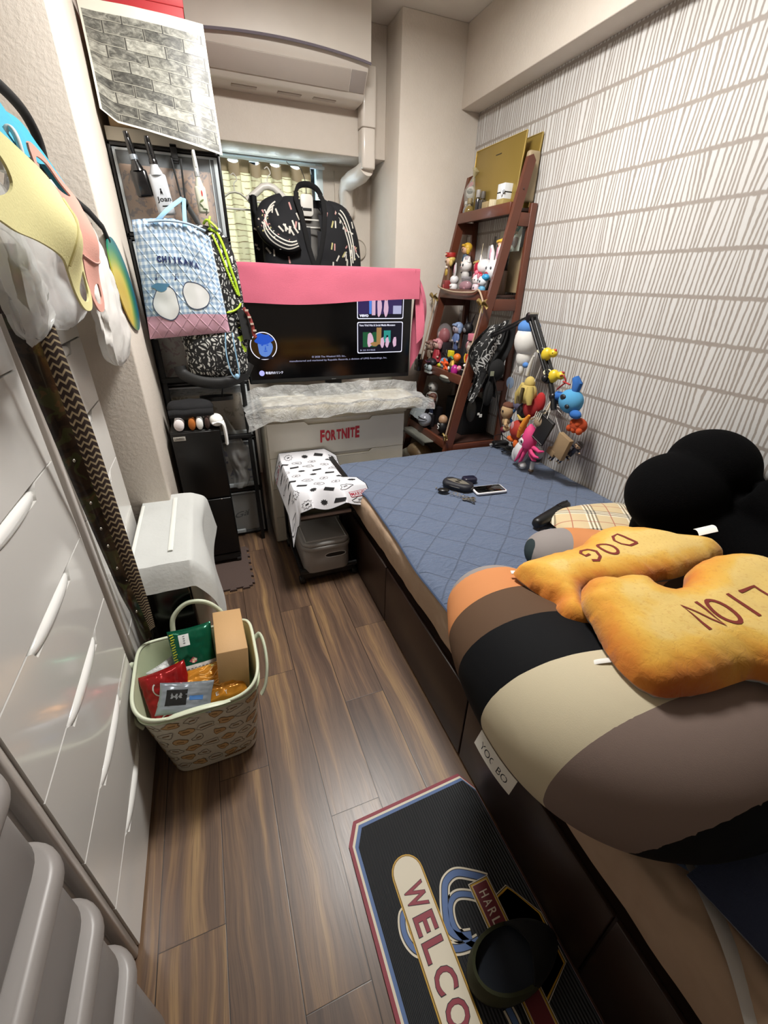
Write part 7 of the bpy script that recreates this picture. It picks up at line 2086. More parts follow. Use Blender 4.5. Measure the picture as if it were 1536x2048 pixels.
toy('ribbon_doll', (1.475, 2.285, S2), 'round white doll with a big red ribbon and pink flower behind the heart jar', 'toy', G2,
    [('body', [('ball', (0, 0, 5), (3.0, 3.4, 5), '#cfc9cb'), ('ball', (.2, -.4, 11.4), (3.6, 4.3, 3.4), '#d8d4d6')]), ('ear', [('cone', (0, 2.6, 13.4), (0, 3.6, 16.6), 1.3, .2, '#d8d4d6')]),
     ('ribbon', [('ball', (-2.6, 2.2, 10.8), (1.2, 1.9, 2.6), C('#a41c34', .25)), ('ball', (-2.6, -1.2, 7.4), (1.2, 2.2, 1.9), C('#a41c34', .25)), ('ball', (-3.3, .7, 8.9), (.9, 1.2, 1.2), '#c9657c')]), ('string', [('tube', [(-1, 1.6, 15), (-1.2, 1.4, 18), (-1, 1.3, 21)], .12, '#cdbfa2')])])
toy('rabbit_toy', (1.470, 2.185, S2 + .055), 'large white rabbit head toy with an open red mouth against the near rail', 'toy', G2,
    [('head', [('ball', (0, 0, 5), (3.4, 4.0, 4.2), '#dad8da')])] + [('ear', [('tube', [(0, s * 1.6, 8.4), (.1, s * 2.2, 12), (.2, s * 3.0, 15.2)], [1.0, 1.3, .5], C('#dad8da')), ('ball', (-.9, s * 2.2, 11.8), (.3, .6, 2.4), '#c993a6')]) for s in (-1, 1)] +
    [('face', [('ball', (-3.1, s * 1.5, 6.0), (.4, .5, .6), '#4a4a52') for s in (-1, 1)]), ('mouth', [('ball', (-3.2, .9, 3.6), (.5, 1.3, .9), '#8e2535')])], 1.0, .15)
toy('pink_dotted_toy', (1.425, 2.262, S2), 'white and pink speckled animal toy at the front of the second shelf', 'toy', G2,
    [('body', [('ball', (0, 0, 2.4), (2.0, 2.2, 2.5), '#cbb6be')]), ('head', [('ball', (0, 0, 5.9), (2.1, 2.5, 2.3), '#d6cdd0')])] + [('ear', [('ball', (-.6, s * 1.9, 7.3), (.6, .9, 1.4), '#b5707e')]) for s in (-1, 1)] + [('face', [('ball', (-2.0, s * .9, 6.0), .3, '#3a3a44') for s in (-1, 1)] + [('ball', (-1.9, -.6, 2.6), .4, '#4c4c58')])], 1.0)
toy('blue_white_toy', (1.425, 2.205, S2), 'blue and white animal toy beside the near rail on the second shelf', 'toy', G2,
    [('body', [('ball', (0, 0, 1.9), (1.7, 2.0, 2.0), '#5796b8')]), ('head', [('ball', (0, 0, 5.4), (2.1, 2.6, 2.3), '#cfd5da')]), ('cap', [('ball', (.3, -1.6, 7.0), (1.7, 2.2, 1.5), '#2c8fbe')]), ('face', [('ball', (-2.0, .9, 5.8), (.25, .4, .5), '#1c2028'), ('ball', (-2.0, -.7, 5.4), (.25, .4, .5), '#1c2028'), ('ball', (-2.0, -.1, 4.2), (.2, .8, .35), '#b77a84')])], 1.0)
# ---- third shelf
toy('red_clear_ball', (1.415, 2.555, S3 + .13), 'clear capsule ball with a red filling at the far side of the third shelf', 'capsule', G3, [('filling', [('ball', (0, 0, 4.4), (3.4, 3.6, 4.4), '#8e1c26'), ('ball', (-2.6, .8, 5.4), (.9, 1.2, 1.5), '#c9a9a4'), ('ball', (-2.8, 1, 3.2), (.6, 1.4, .4), '#b5515a')]), ('capsule', [('ball', (0, 0, 5.6), (4.3, 4.5, 5.6), GL_('#b4aeb2', .22))])])
toy('capsule_stand', (1.43, 2.56, S3), 'dark block under the red capsule ball', 'block', G3, [('block', [('box', (-3, -3.4, 0), (3, 3.4, 13), '#2a2326')])])
toy('toy_wrestler', (1.345, 2.610, S3), 'tan muscular figure with bent arms at the far front corner of the third shelf', 'figure', G3, doll(13.5, skin='#a58f7c', hair='#7a5a52', top='#8f7f70', leg='#a3937c', shoe='#8a7a68', arms='out'), 1)
toy('striped_doll', (1.375, 2.560, S3), 'pink and red haired doll in striped stockings beside the tan figure', 'figure', G3, doll(15, skin='#c9a79c', hair='#c0848a', top='#9c2734', leg='#7b3a5a', shoe='#8e2a38', dress=True), 1)
toy('blue_figure', (1.455, 2.470, S3 + .10), 'pale blue and violet figure in the middle of the third shelf', 'figure', G3, doll(15, skin='#a9a0aa', hair='#7f92b5', top='#5f74a4', leg='#54628c', shoe='#3c4260'), 1)
toy('capsule_stand', (1.46, 2.470, S3), 'dark block under the pale blue figure', 'block', G3, [('block', [('box', (-3, -2.6, 0), (3, 2.6, 10), '#201d22')])])
toy('black_figure', (1.475, 2.375, S3 + .05), 'tall black cloaked figure with a grey face on the third shelf', 'figure', G3,
    [('cloak', [('cone', (0, 0, 0), (0, 0, 14), 3.4, 2.2, '#131217'), ('ball', (0, 0, 17), (2.6, 2.8, 3.0), '#131217')]), ('face', [('ball', (-1.9, .2, 16.2), (.9, 1.5, 1.5), '#77757a')]), ('horn', [('cone', (0, -1.8, 18.5), (.4, -4.6, 24), .7, .15, '#2a2730')]), ('horn', [('cone', (0, 1.8, 18.5), (.4, 3.2, 23), .7, .15, '#2a2730')])])
toy('toy_bike', (1.395, 2.475, S3 + .035), 'small black wire toy bicycle in the middle of the third shelf', 'toy', G3,
    [('wheel', [('tube', [(0, 2.4 + 2.4 * math.cos(a), 2.5 + 2.4 * math.sin(a)) for a in [2 * PI * i / 12 for i in range(13)]], .22, '#1c1c1e')]), ('wheel', [('tube', [(0, -3.4 + 2.4 * math.cos(a), 2.5 + 2.4 * math.sin(a)) for a in [2 * PI * i / 12 for i in range(13)]], .22, '#1c1c1e')]), ('bike_frame', [('tube', [(0, 2.4, 2.5), (0, 0, 5.4), (0, -3.4, 2.5), (0, -.6, 2.4), (0, 2.4, 2.5)], .2, '#3b3b3e'), ('tube', [(0, 0, 5.4), (0, -.2, 6.6)], .25, '#6b6b6e')])])
toy('duck_bird_toy', (1.365, 2.445, S3), 'blue and white bird toy with a yellow beak at the front of the third shelf', 'toy', G3,
    [('body', [('ball', (0, 0, 2.6), (2.2, 2.9, 2.6), '#a9b4bd')]), ('cap', [('ball', (.3, 0, 4.6), (1.9, 2.6, 1.4), '#6c90ad')]), ('beak', [('ball', (-2.2, .9, 2.0), (1.0, 1.7, 1.1), '#b5ad2e')]), ('eyes', [('ball', (-2.1, -.6, 3.4), (.3, .5, .6), '#23252a'), ('ball', (-1.9, -1.7, 3.2), (.3, .45, .55), '#23252a')])])
toy('bear_bottle', (1.415, 2.205, S3 + .055), 'clear bear-shaped jar with pink ears and a pink lid near the near rail', 'jar', G3,
    [('filling', [('ball', (0, 0, 4.4), (2.8, 3.2, 4.2), '#bfa85e')]), ('glass', [('ball', (0, 0, 8.6), (3.3, 3.8, 4.2), GL_('#b9a79a', .45)), ('ball', (0, 0, 4), (3.1, 3.6, 4.2), GL_('#c2ad6e', .35))]), ('lid', [('disc', (0, 0, 12.4), (0, 0, 15.4), 3.2, '#b8697a')])] +
    [('ear', [('ball', (-.6, s * 3.9, 9.4), (.9, 1.7, 2.2), '#c49aa0'), ('ball', (-1.3, s * 3.9, 9.4), (.5, 1.0, 1.5), '#83505a')]) for s in (1,)] + [('face', [('ball', (-2.9, s * .8, 4.6), .35, '#4a3a22') for s in (-1, 1)] + [('ball', (-2.4, .5, 9.2), (.6, 1.2, 1.0), '#d2cdc8')])])
toy('capsule_stand', (1.43, 2.205, S3), 'dark block under the bear-shaped jar', 'block', G3, [('block', [('box', (-2.6, -3, 0), (2.6, 3, 5.5), '#231c1a')])])
toy('tiger_toy', (1.350, 2.290, S3 + .02), 'orange and yellow striped animal toy leaning at the front of the third shelf', 'toy', G3,
    [('body', [('tube', [(0, -2.6, 5.6), (0, 0, 4.0), (0, 2.6, 2.0)], [1.3, 1.9, 1.3], '#b39a52')]), ('head', [('ball', (-.4, -3.2, 7.0), (1.9, 2.2, 1.9), '#cf6a1e')]), ('yellow_block', [('box', (-1.6, 1.6, 6.2), (.6, 5.0, 9.4), '#d0c223')]), ('stripe', [('tube', [(-1.7, -1.4, 5.8), (-1.9, .2, 6.8), (-1.6, 2.0, 6.4)], .5, '#3f7a5a')]), ('arm', [('tube', [(-1, -1, 5), (-2.4, -2.8, 3.2), (-2.2, -4.0, 1.8)], .8, '#c9a24a')])])
toy('orange_octopus_toy', (1.325, 2.345, S3 + .008), 'orange star-limbed toy hanging over the front edge of the third shelf', 'toy', G3,
    [('body', [('ball', (0, 0, 3.4), (1.6, 1.8, 1.8), '#cf4f1d')])] + [('limb', [('tube', [(-.3, math.cos(a) * 1.2, 3.2 + math.sin(a) * 1.2), (-1.0, math.cos(a) * 3.0, 3.2 + math.sin(a) * 3.0), (-.8, math.cos(a) * 4.4, 2.8 + math.sin(a) * 3.6)], [.8, .65, .3], '#d2521e')]) for a in (.3, 1.5, 2.7, 3.6, 4.6)])
toy('magenta_egg', (1.325, 2.235, S3 - .005), 'magenta and black egg-shaped toy at the front edge of the third shelf', 'toy', G3, [('shell', [('ball', (0, 0, 3.0), (2.0, 2.3, 3.0), C('#a01f76', .3))]), ('black_face', [('ball', (-.6, 1.7, 2.8), (1.8, 1.5, 2.5), '#17151a')]), ('eye', [('ball', (-2.3, 2.3, 4.0), (.5, .8, .9), '#d0d4d6')])])
toy('goggle_toy', (1.312, 2.505, S3 - .012), 'black-capped toy with big white goggle eyes hanging at the front edge of the third shelf', 'toy', G3,
    [('cap', [('ball', (0, 0, 4.0), (2.6, 3.8, 2.4), '#17161c')]), ('band', [('tube', [(-2.6, 2.6, 4.9), (-2.9, 0, 4.3), (-2.6, -2.6, 4.9)], .35, '#6d3558')])] + [('goggle', [('ball', (-2.0, s * 1.9, 1.4), (1.3, 2.0, 1.7), '#b9c8cc'), ('ball', (-3.1, s * 1.4, 1.7), (.4, .7, .6), '#1a1c20')]) for s in (-1, 1)] + [('white_tray', [('box', (-2.6, -3.4, -1.6), (.8, 3.4, -.4), '#c6cacb')])])
toy('fur_strip', (1.305, 2.300, S3 - .055), 'dark grey fuzzy strip hanging under the front edge of the third shelf', 'toy', G3, [('fuzz', [('ball', (0, 0, 2), (1.6, 6.0, 1.7), C('#3b3a34', .95)), ('ball', (-.8, 0, 3.3), (1.0, 4.5, .8), '#a8a79c')])])
toy('dark_glass_jar', (1.300, 2.655, S3 - .04), 'small dark glass jar with glints at the far rail end of the third shelf', 'jar', G3, [('glass', [('box', (-2.2, -2.4, 0), (2.2, 2.4, 6.4), C('#2a2422', .12, coat=.6))]), ('lid', [('disc', (0, 0, 6.4), (0, 0, 9), 1.3, '#141214')]), ('painted_glint', [('ball', (-2.2, .6, 2.4), (.3, .8, .8), '#b0a49e')])])  # pale spot on the jar front is a glint put in as colour
toy('pink_ball_box', (1.352, 2.160, S3), 'small black box with a white outline and a pink dotted ball, by the near rail', 'toy', G3, [('box_body', [('box', (-2, -2.6, 0), (2, 2.0, 4.4), '#141416')]), ('outline', [('tube', [(-2.1, -2.2, .5), (-2.1, -2.2, 4.0), (-2.1, 1.2, 4.0)], .1, '#c4c4c6')]), ('pink_ball', [('ball', (-2.4, 2.2, 4.4), (1.2, 1.4, 1.4), '#c77585'), ('ball', (-3.3, 2.0, 4.6), (.4, .5, .4), '#d8cdd0')])])
toy('black_bottle', (1.548, 2.170, S3), 'tall black bottle with a white cap standing between the near rail and the wall', 'bottle', None, [('bottle_body', [('disc', (0, 0, 0), (0, 0, 20), 3.4, C('#111113', .2, coat=.5)), ('cone', (0, 0, 20), (0, 0, 24), 3.4, 2.2, '#111113')]), ('cap', [('disc', (0, 0, 24), (0, 0, 28), 2.5, '#cfcfce')]), ('cap_band', [('disc', (0, 0, 25.2), (0, 0, 26.2), 2.56, '#242426')])])
toy('toy_shoe', (1.342, 2.128, S3 + .06), 'tiny red and yellow toy with white shoes hanging by the near rail', 'toy', G3, [('body', [('tube', [(0, .4, 6.4), (-.2, .8, 4), (0, .2, 2)], [.9, 1.0, .8], '#b5371f')]), ('trim', [('tube', [(-.8, 1.2, 6.6), (-1.2, 1.6, 4.6), (-.9, 1.0, 2.6)], .4, '#c7a337')]), ('shoe', [('ball', (-.8, .9, 1.2), (.9, 1.2, .7), '#d8d4d4')]), ('shoe', [('ball', (-.8, -1.4, .4), (.8, 1.1, .6), '#d8d4d4')])])
# ---- lowest shelf
toy('white_robot_toy', (1.350, 2.530, S4 + .11), 'round white robot toy with black dot eyes at the far side of the lowest shelf', 'toy', G4,
    [('torso', [('ball', (0, 0, 5.4), (3.6, 4.6, 5.6), '#c3c0ba')]), ('head', [('ball', (0, 0, 13.4), (3.2, 4.0, 3.2), '#cfccc6')]), ('face_line', [('ball', (-3.05, 1.6, 13.2), .55, '#18181a'), ('ball', (-2.7, -2.0, 13.2), .55, '#18181a'), ('tube', [(-3.15, 1.6, 13.2), (-3.3, 0, 13.2), (-2.8, -2.0, 13.2)], .12, '#18181a')]), ('button', [('ball', (-3.5, .4, 8.0), (.4, .8, .8), '#101012')]), ('arm', [('ball', (-1, 4.4, 5), (1.6, 1.5, 3.6), '#b9b6b0')])])
toy('robot_stand', (1.37, 2.530, S4), 'dark box under the white robot toy', 'box', G4, [('box_body', [('box', (-4, -5, 0), (4, 5, 11), '#19161a')])])
toy('hero_figure', (1.310, 2.455, S4 + .08), 'small red, white and navy caped figure standing before the white robot', 'figure', G4, doll(14, skin='#b0947c', hair='#5c3a30', top='#7a2a26', leg='#2a3048', shoe='#8a8a8e'), 1, .3)
toy('robot_stand', (1.305, 2.455, S4), 'narrow dark box under the caped figure', 'box', G4, [('box_body', [('box', (-1.9, -2.4, 0), (1.9, 2.4, 8), '#1d1a1e')])])
toy('orange_cylinder', (1.460, 2.400, S4 + .08), 'dim orange cylinder at the back of the lowest shelf', 'tin', G4, [('tin', [('disc', (0, 0, -8), (0, 0, 12), 4.0, '#7a4418')])])
toy('brown_head_toy', (1.285, 2.250, S4 + .035), 'tan ball-headed black toy with a white letter S, by the near rail', 'toy', G4, [('body', [('ball', (0, 0, 2.0), (2.8, 3.0, 3.8), '#101012')]), ('head', [('ball', (.6, .6, 6.6), (2.8, 3.0, 3.0), '#a58366')]), ('letter', [('tube', [(-2.7, -1.0, 4.2), (-2.9, .4, 4.6), (-2.9, .6, 3.4), (-2.9, -.8, 2.6), (-2.9, -.6, 1.4), (-2.7, .8, 1.2)], .28, '#c9c9c6')])])
toy('grey_ball_helmet', (1.235, 2.395, S4 + .022), 'shiny round grey ball with black bands, resting at the front of the lowest shelf', 'helmet', G4, [('ball_body', [('ball', (0, 0, 4.4), (4.4, 4.6, 4.4), C('#8c8f98', .16, coat=.6))]), ('band', [('tube', [(-4.3 * math.cos(a), 4.4 * math.sin(a), 5.2 + 1.4 * math.cos(a)) for a in [-1.4 + 2.8 * i / 10 for i in range(11)]], .22, '#16161a')]), ('band', [('tube', [(-4.45 * math.cos(a), 4.5 * math.sin(a), 4.2 - .4 * a) for a in [-1.3 + 2.6 * i / 10 for i in range(11)]], .2, '#16161a')])])
mb = MB(); NP = M('newsprint_grey', '#7f8588', .5)
mb.grid(lambda u, v: (1.22 + .06 * v - .03 * math.sin(u * PI), 2.43 + .17 * u, .545 + .13 * v + .04 * math.sin(u * PI) - .02 * u + .006 * nz(u * 6, v * 6)), 16, 12, NP, thick=.002)
nbv = bvh_of(mb); rr = random.Random(2)
for i in range(14):
    w_, h_ = rr.uniform(.012, .028), rr.uniform(.010, .022)
    decal_on(mb, stroke2d([(-w_, -h_), (w_, -h_), (w_, h_), (-w_, h_)], .0018, True), M('newsprint_line', '#b9bdbb', .5), nbv, (1.0, 2.45 + .13 * rr.random(), .57 + .10 * rr.random()), (0, -1, 0), (0, 0, 1), (1, 0, 0), .002)
one('newsprint_cloth', mb, 'grey newspaper-print cloth crumpled beside the grey ball on the lowest shelf', 'cloth')
one('display_tray', MB().box((1.155, 2.235, .468), (1.232, 2.56, .476), C('#7c7d74', .3), .002).box((1.150, 2.23, .455), (1.160, 2.565, .480), C('#5b5b55', .3), .002), 'grey glass tray edge jutting out below the grey ball at the lowest shelf', 'tray')
toy('black_camera_bag', (1.47, 2.30, S4), 'black bulky bag filling the shadowed back of the lowest shelf', 'bag', None, [('bag_body', [('box', (-6, -8, 0), (12, 14, 20), C('#0d0d0f', .7))]), ('ribbed_lamp', [('ball', (-2, -10, 16), (3, 3.6, 7), C('#4a4a46', .3))])])
# floor-level bundles beyond the bed
mb = MB(); mb.ball((1.20, 2.375, .345), (.09, .105, .075), C('#a58a66', .4)); mb.ball((1.15, 2.40, .32), (.07, .09, .06), C('#b9b7ab', .3)); mb.box((1.08, 2.26, .0), (1.30, 2.48, .285), C('#5c4a38', .7), .005)
one('wrapped_parcel', mb, 'brown parcel wrapped in clear plastic on a box below the lowest ladder shelf', 'parcel')
mb = MB(); mb.box((1.00, 2.20, 0), (1.07, 2.42, .300), C('#6a4a34', .7), .004); mb.tube(cr([(1.02, 2.25, .305), (1.03, 2.28, .335), (1.05, 2.33, .325), (1.045, 2.38, .345)], 5), .010, C('#b3541f', .4), 8); mb.tube(cr([(1.01, 2.30, .305), (1.03, 2.33, .318), (1.06, 2.36, .31)], 5), .008, C('#c9a034', .4), 8)
one('orange_package', mb, 'narrow brown box with orange and yellow straps beside the drawer chest', 'box')
mb = MB(); mb.ball((1.215, 2.200, .330), (.04, .045, .028), C('#c9cbc8', .5)); mb.ball((1.245, 2.180, .335), (.02, .02, .02), C('#17171a', .4)); mb.box((1.18, 2.16, 0), (1.27, 2.235, .305), C('#2b2725', .7), .004)
one('white_toy', mb, 'small white and black soft toy on a dark box at the bed foot', 'toy')

# bandana and black fabric hanging on the near rail
def band_mat():
    m, t = newmat('black_paisley_bandana')
    u, v, _ = t.xyz(t.uv()); 
    vo = t.n('ShaderNodeTexVoronoi', feature='DISTANCE_TO_EDGE', ins={'Vector': t.uv(), 'Scale': 11.0}); w_ = t.n('ShaderNodeTexWave', ins={'Vector': t.uv(), 'Scale': 9.0, 'Distortion': 9.0, 'Detail': 2.0})
    a = t.math('MULTIPLY', t.math('SUBTRACT', 1.0, t.step(vo.outputs['Distance'], .05, .02)), t.step(t.noise(t.uv(), 9, 2), .52, .03))
    inn = t.math('MULTIPLY', t.step(v, .30, .01), t.math('SUBTRACT', 1.0, t.step(v, .93, .01)))
    a = t.math('MULTIPLY', a, inn)
    # ring chain along the border
    cx = t.math('SUBTRACT', t.math('FRACT', t.math('MULTIPLY', u, 15)), .5); cy_ = t.math('MULTIPLY', t.math('SUBTRACT', v, .15), 6.5)
    r_ = t.math('SQRT', t.math('ADD', t.math('MULTIPLY', cx, cx), t.math('MULTIPLY', cy_, cy_))); ringm = t.math('SUBTRACT', 1.0, t.step(t.math('ABSOLUTE', t.math('SUBTRACT', r_, .34)), .11, .03))
    t.color(t.mix(t.math('MAXIMUM', a, ringm), '#0c0c0d', '#b6b6b4')); t.b.inputs['Roughness'].default_value = .8; return m
def bnd(u, v):
    # border (v=0) runs from the arm down towards the floor; cloth narrows to its foot
    A = V(1.500, 2.02, 1.185).lerp(V(1.345, 2.045, .745), u) + V(.028 * math.sin(u * PI), 0, -.012 * math.sin(u * PI))
    B = V(1.400, 2.050, 1.150).lerp(V(1.325, 2.070, .790), u) + V(-.085 * math.sin(min(1, u * 1.5) * PI) ** 1 * (u < .66) - .0, 0, .0)
    p = A.lerp(B, v); p.y += .014 * math.sin(v * 9 + u * 3) + .006 * nz(u * 7, v * 7); return p
mb = MB(); mb.grid(bnd, 60, 24, band_mat(), thick=.0015)
bb_ = bvh_of(mb)
dd_ = V(.155, 0, .40).normalized()
decal_on(mb, sub2d(fit2d(text2d('DAVIDSON', 1, .03), .20, .038), .012), M('bandana_white', '#bcbcba', .8), bb_, (1.398, 1.5, 1.0), (.62, 0, .78), (-.78, 0, .62), (0, 1, 0), .003)
one('bandana', mb, 'black bandana with white lettering and a ring border, hanging on the near ladder rail', 'bandana')
BC = M('black_cloth_soft', '#0a0a0b', .9)
mb = MB(); mb.grid(lambda u, v: (1.475 + .085 * v + .02 * math.sin(u * 6) - .09 * u * (1 - v * .4), 2.045 + .016 * math.sin(v * 12 + u * 4), 1.160 - (.30 + .09 * v) * u), 24, 18, BC, thick=.004)
mb.ball((1.47, 2.04, .93), (.055, .04, .06), BC); mb.ball((1.445, 2.045, .80), (.03, .03, .07), BC)
one('black_pouch', mb, 'soft black pouch hanging behind the bandana by the wall', 'pouch')
mb = MB(); mb.box((1.418, 2.005, .905), (1.440, 2.008, .93), C('#8f927c', .6)); mb.box((1.372, 2.01, .690), (1.384, 2.014, .702), C('#d6d6d2', .4)).box((1.386, 2.01, .676), (1.402, 2.014, .694), C('#d6d6d2', .4)); mb.tube([(1.425, 2.02, .905), (1.405, 2.015, .80), (1.392, 2.012, .70)], .002, BC, 5)
one('price_tags', mb, 'two small white tags on a black string below the bandana', 'tag')

# ================================================================= BOOM ARM AND HANGING PLUSH TOYS
t = thing('boom_arm', (1.45, 1.80, .86), 'black jointed desk boom arm reaching from the ladder shelf, hung with plush toys', 'arm')
ARM = M('arm_black', '#0d0d0f', .35)
J0, J1, J2, J3 = V(1.452, 1.790, 1.212), V(1.452, 1.590, .972), V(1.448, 1.540, .900), V(1.400, 2.070, 1.085)
sdv = V(.0, .0, .0)
for s in (-1, 1):
    b = MB(); o_ = V(.012 * s, 0, .004 * s); b.tube([J0 + o_, J1 + o_], .0075, ARM, 8); b.tube([J0 + o_ + V(0, -.012, .012), J1 + o_ + V(0, -.012, .012)], .0045, ARM, 6); build('upper_arm_rod', b, t)
b = MB(); b.tube([J0, J0.lerp(J3, .5) + V(0, 0, .0), J3], .0075, ARM, 8); b.tube([J0 + V(0, 0, .014), J3 + V(0, 0, .014)], .0045, ARM, 6); build('lower_arm', b, t)
b = MB(); b.cyl(J0 + V(-.022, 0, .004), J0 + V(.022, 0, .004), .020, ARM, n=18, bev=.003); b.cyl(J0 + V(-.026, -.01, .018), J0 + V(.026, -.01, .018), .006, CH, n=10); build('top_joint', b, t)
b = MB(); b.cyl(J1 + V(-.022, 0, 0), J1 + V(.022, 0, 0), .024, ARM, n=18, bev=.004); b.ball(J1 + V(-.03, 0, 0), (.012, .016, .016), ARM); build('elbow_joint', b, t)
b = MB(); b.tube([J1, J2, J2 + V(-.004, -.028, -.055)], [.013, .013, .015], ARM, 10); b.ball(J2, .018, ARM); build('head_mount', b, t)
b = MB(); b.tube([J2 + V(0, -.01, -.02), J2 + V(.05, -.05, -.03), J2 + V(.065, -.055, -.022)], [.008, .009, .006], ARM, 8); build('wing_screw', b, t)
b = MB(); b.box((1.385, 2.062, 1.06), (1.425, 2.086, 1.105), ARM, .004); build('clamp', b, t)
GP_ = 'plush toys hanging from the boom arm'
STR = M('white_string', '#cfccc6', .7)
def hang(top, bottom, nm='hanging_string'):
    b = MB(); b.tube([top, V(*top).lerp(V(*bottom), .5) + V(.002, .003, 0), bottom], .0016, STR, 5); return b
def plush(name, c, label, parts, s=1.0, rz=0, tilt=None, top=None, cat='plush toy'):
    s = s * 1.22
    t = toy(name, c, label, cat, GP_, parts, s, rz, tilt)
    if top: build('hanging_cord', hang(top, (c[0], c[1], c[2] + .01)), t)
    return t
TP = (1.448, 1.535, .865)
FZ = lambda h: C(h, .95)
def face_cam(): return .0
plush('white_hooded_plush', (1.470, 1.815, 1.005), 'white bulb-shaped plush with a blue crown, hanging highest on the boom arm', [('body', [('ball', (0, 0, 8.4), (5.0, 5.6, 6.4), FZ('#cfcdc8')), ('ball', (0, -.6, 2.2), (3.4, 3.4, 4.4), FZ('#cfcdc8'))]), ('blue_crown', [('ball', (0, .2, 13.2), (4.4, 4.9, 3.4), FZ('#4a78b5')), ('ball', (0, 1.2, 16.2), (1.4, 1.6, 1.8), FZ('#4a78b5'))]), ('leg', [('ball', (-.8, 1.6, -1.6), (1.1, 1.1, 2.6), FZ('#c9c7c2'))]), ('leg', [('ball', (-.8, -1.6, -2.0), (1.1, 1.1, 2.8), FZ('#c9c7c2'))]), ('blue_tail', [('ball', (0, -3.8, -.4), (1.2, 1.6, 1.1), FZ('#4a78b5'))])], 1, -.4, None, (1.46, 1.80, 1.20))
def duck(c, label, rz, bill='#b5402c'):
    t = toy('yellow_duck', c, label, 'plush toy', 'yellow ducks strapped to the boom arm', [('body', [('ball', (0, 0, 0), (2.3, 2.6, 3.0), C('#cdb32a', .4))]), ('head', [('ball', (.3, -3.2, 1.9), (1.8, 1.9, 1.8), C('#cdb32a', .4))]), ('beak', [('ball', (.2, -3.6, 3.5), (.7, .8, .6), C(bill))]), ('strap_ring', [('tube', [(0, 2.0, -1.4), (-1.6, 4.2, -.6), (0, 5.2, .4), (1.6, 4.2, .8), (0, 2.0, .8)], .3, C('#d8d3b0'))]), ('eye', [('ball', (-1.2, -3.9, 2.4), .25, '#15151a')])], 1, rz, (.3, 0))
duck((1.452, 1.640, 1.070), 'small yellow duck strapped on the upper part of the boom arm', .1)
duck((1.452, 1.568, .985), 'small yellow duck with red cords strapped at the elbow of the boom arm', .2, '#8e2424')
mb = MB(); mb.tube(cr([(1.45, 1.53, .99), (1.45, 1.505, 1.0), (1.455, 1.49, .975), (1.45, 1.505, .955), (1.45, 1.525, .935)], 5), .0035, C('#8e2424'), 6); mb.tube(cr([(1.45, 1.50, .975), (1.45, 1.47, .972), (1.45, 1.455, .97)], 4), .0035, C('#a32a2a'), 6)
one('loop_cord', mb, 'thin red looped cord beside the lower yellow duck', 'cord')
plush('striped_ear_plush', (1.450, 1.715, .820), 'pale yellow plush with long drooping brown-striped ears', [('head', [('ball', (0, 0, 4.6), (3.6, 4.4, 4.6), FZ('#b5a05c')), ('ball', (0, 0, 9.0), (2.2, 2.6, 2.8), FZ('#b5a05c'))]), ('ear', [('tube', [(-1, 3, 8.0), (-1.6, 5.0, 3.4), (-1.2, 6.4, -1.0)], [1.3, 1.8, 1.0], FZ('#b5a05c'))]), ('ear', [('tube', [(-1, -3, 8.0), (-1.6, -4.4, 4.4), (-1.2, -5.0, 1.0)], [1.3, 1.8, 1.0], FZ('#b5a05c'))]), ('stripe', [('tube', [(-3.6, -1.6, 7.5), (-4.0, -1.8, 4.0), (-3.6, -1.4, .8)], .7, FZ('#4a3f24'))]), ('stripe', [('tube', [(-3.5, 1.8, 3.2), (-3.8, 1.2, 1.6), (-3.4, .6, .4)], .5, FZ('#4a3f24'))])], .95, -.2, None, (1.455, 1.66, 1.03))
plush('red_caped_plush', (1.470, 1.690, .765), 'red and black plush body behind the pale yellow one', [('body', [('ball', (0, 0, 3.6), (3.4, 4.2, 5.0), FZ('#8e1f20'))]), ('black_suit', [('ball', (-.8, 3.4, 1.0), (2.6, 3.6, 3.2), FZ('#151113'))]), ('cape', [('ball', (.8, -3.2, 6.4), (1.8, 2.4, 4.0), FZ('#a32223'))]), ('gold_cord', [('tube', [(-2.8, 4.2, -.4), (-3.2, 1.6, -1.6), (-3.0, -.4, -1.0)], .6, '#b59a4a')])], 1)
plush('round_face_doll', (1.452, 1.855, .680), 'beige round-faced doll with a brown cap and red shoes on the boom arm', [('head', [('ball', (0, 0, 5.6), (2.8, 3.2, 3.4), FZ('#a98d68'))]), ('cap', [('ball', (.4, .2, 8.0), (2.6, 3.0, 1.6), FZ('#5a3526'))]), ('face', [('ball', (-2.7, s * 1.1, 6.0), (.3, .6, .5), '#241c18') for s in (-1, 1)]), ('body', [('ball', (0, -.4, 1.2), (1.7, 2.0, 2.2), FZ('#9c8464'))]), ('arm', [('tube', [(-.5, -1.6, 2.2), (-1.5, -3.4, .6), (-1.4, -4.8, .6)], .8, FZ('#a98d68'))]), ('shoe', [('ball', (-.6, -.6, -2.6), (1.6, 1.6, 1.4), '#5c1420')]), ('shoe', [('ball', (-.6, -3.0, -1.4), (1.5, 1.6, 1.3), '#b59b72')])], 1, -.2, None, (1.46, 1.83, .88))
plush('red_bird_plush', (1.448, 1.735, .635), 'red plush with orange feet and a pale chest patch', [('body', [('ball', (0, 0, 4.0), (3.5, 4.2, 4.4), C('#98281b', .8))]), ('chest_patch', [('ball', (-3.1, .6, 6.0), (.5, .9, 1.9), '#c08c92')]), ('foot', [('ball', (-1, 2.8, -1.0), (1.3, 2.6, 1.3), FZ('#c95f22'))]), ('foot', [('ball', (-1, -1.2, -2.0), (1.3, 1.4, 2.2), FZ('#c95f22'))])], .95, 0, None, (1.45, 1.70, .82))
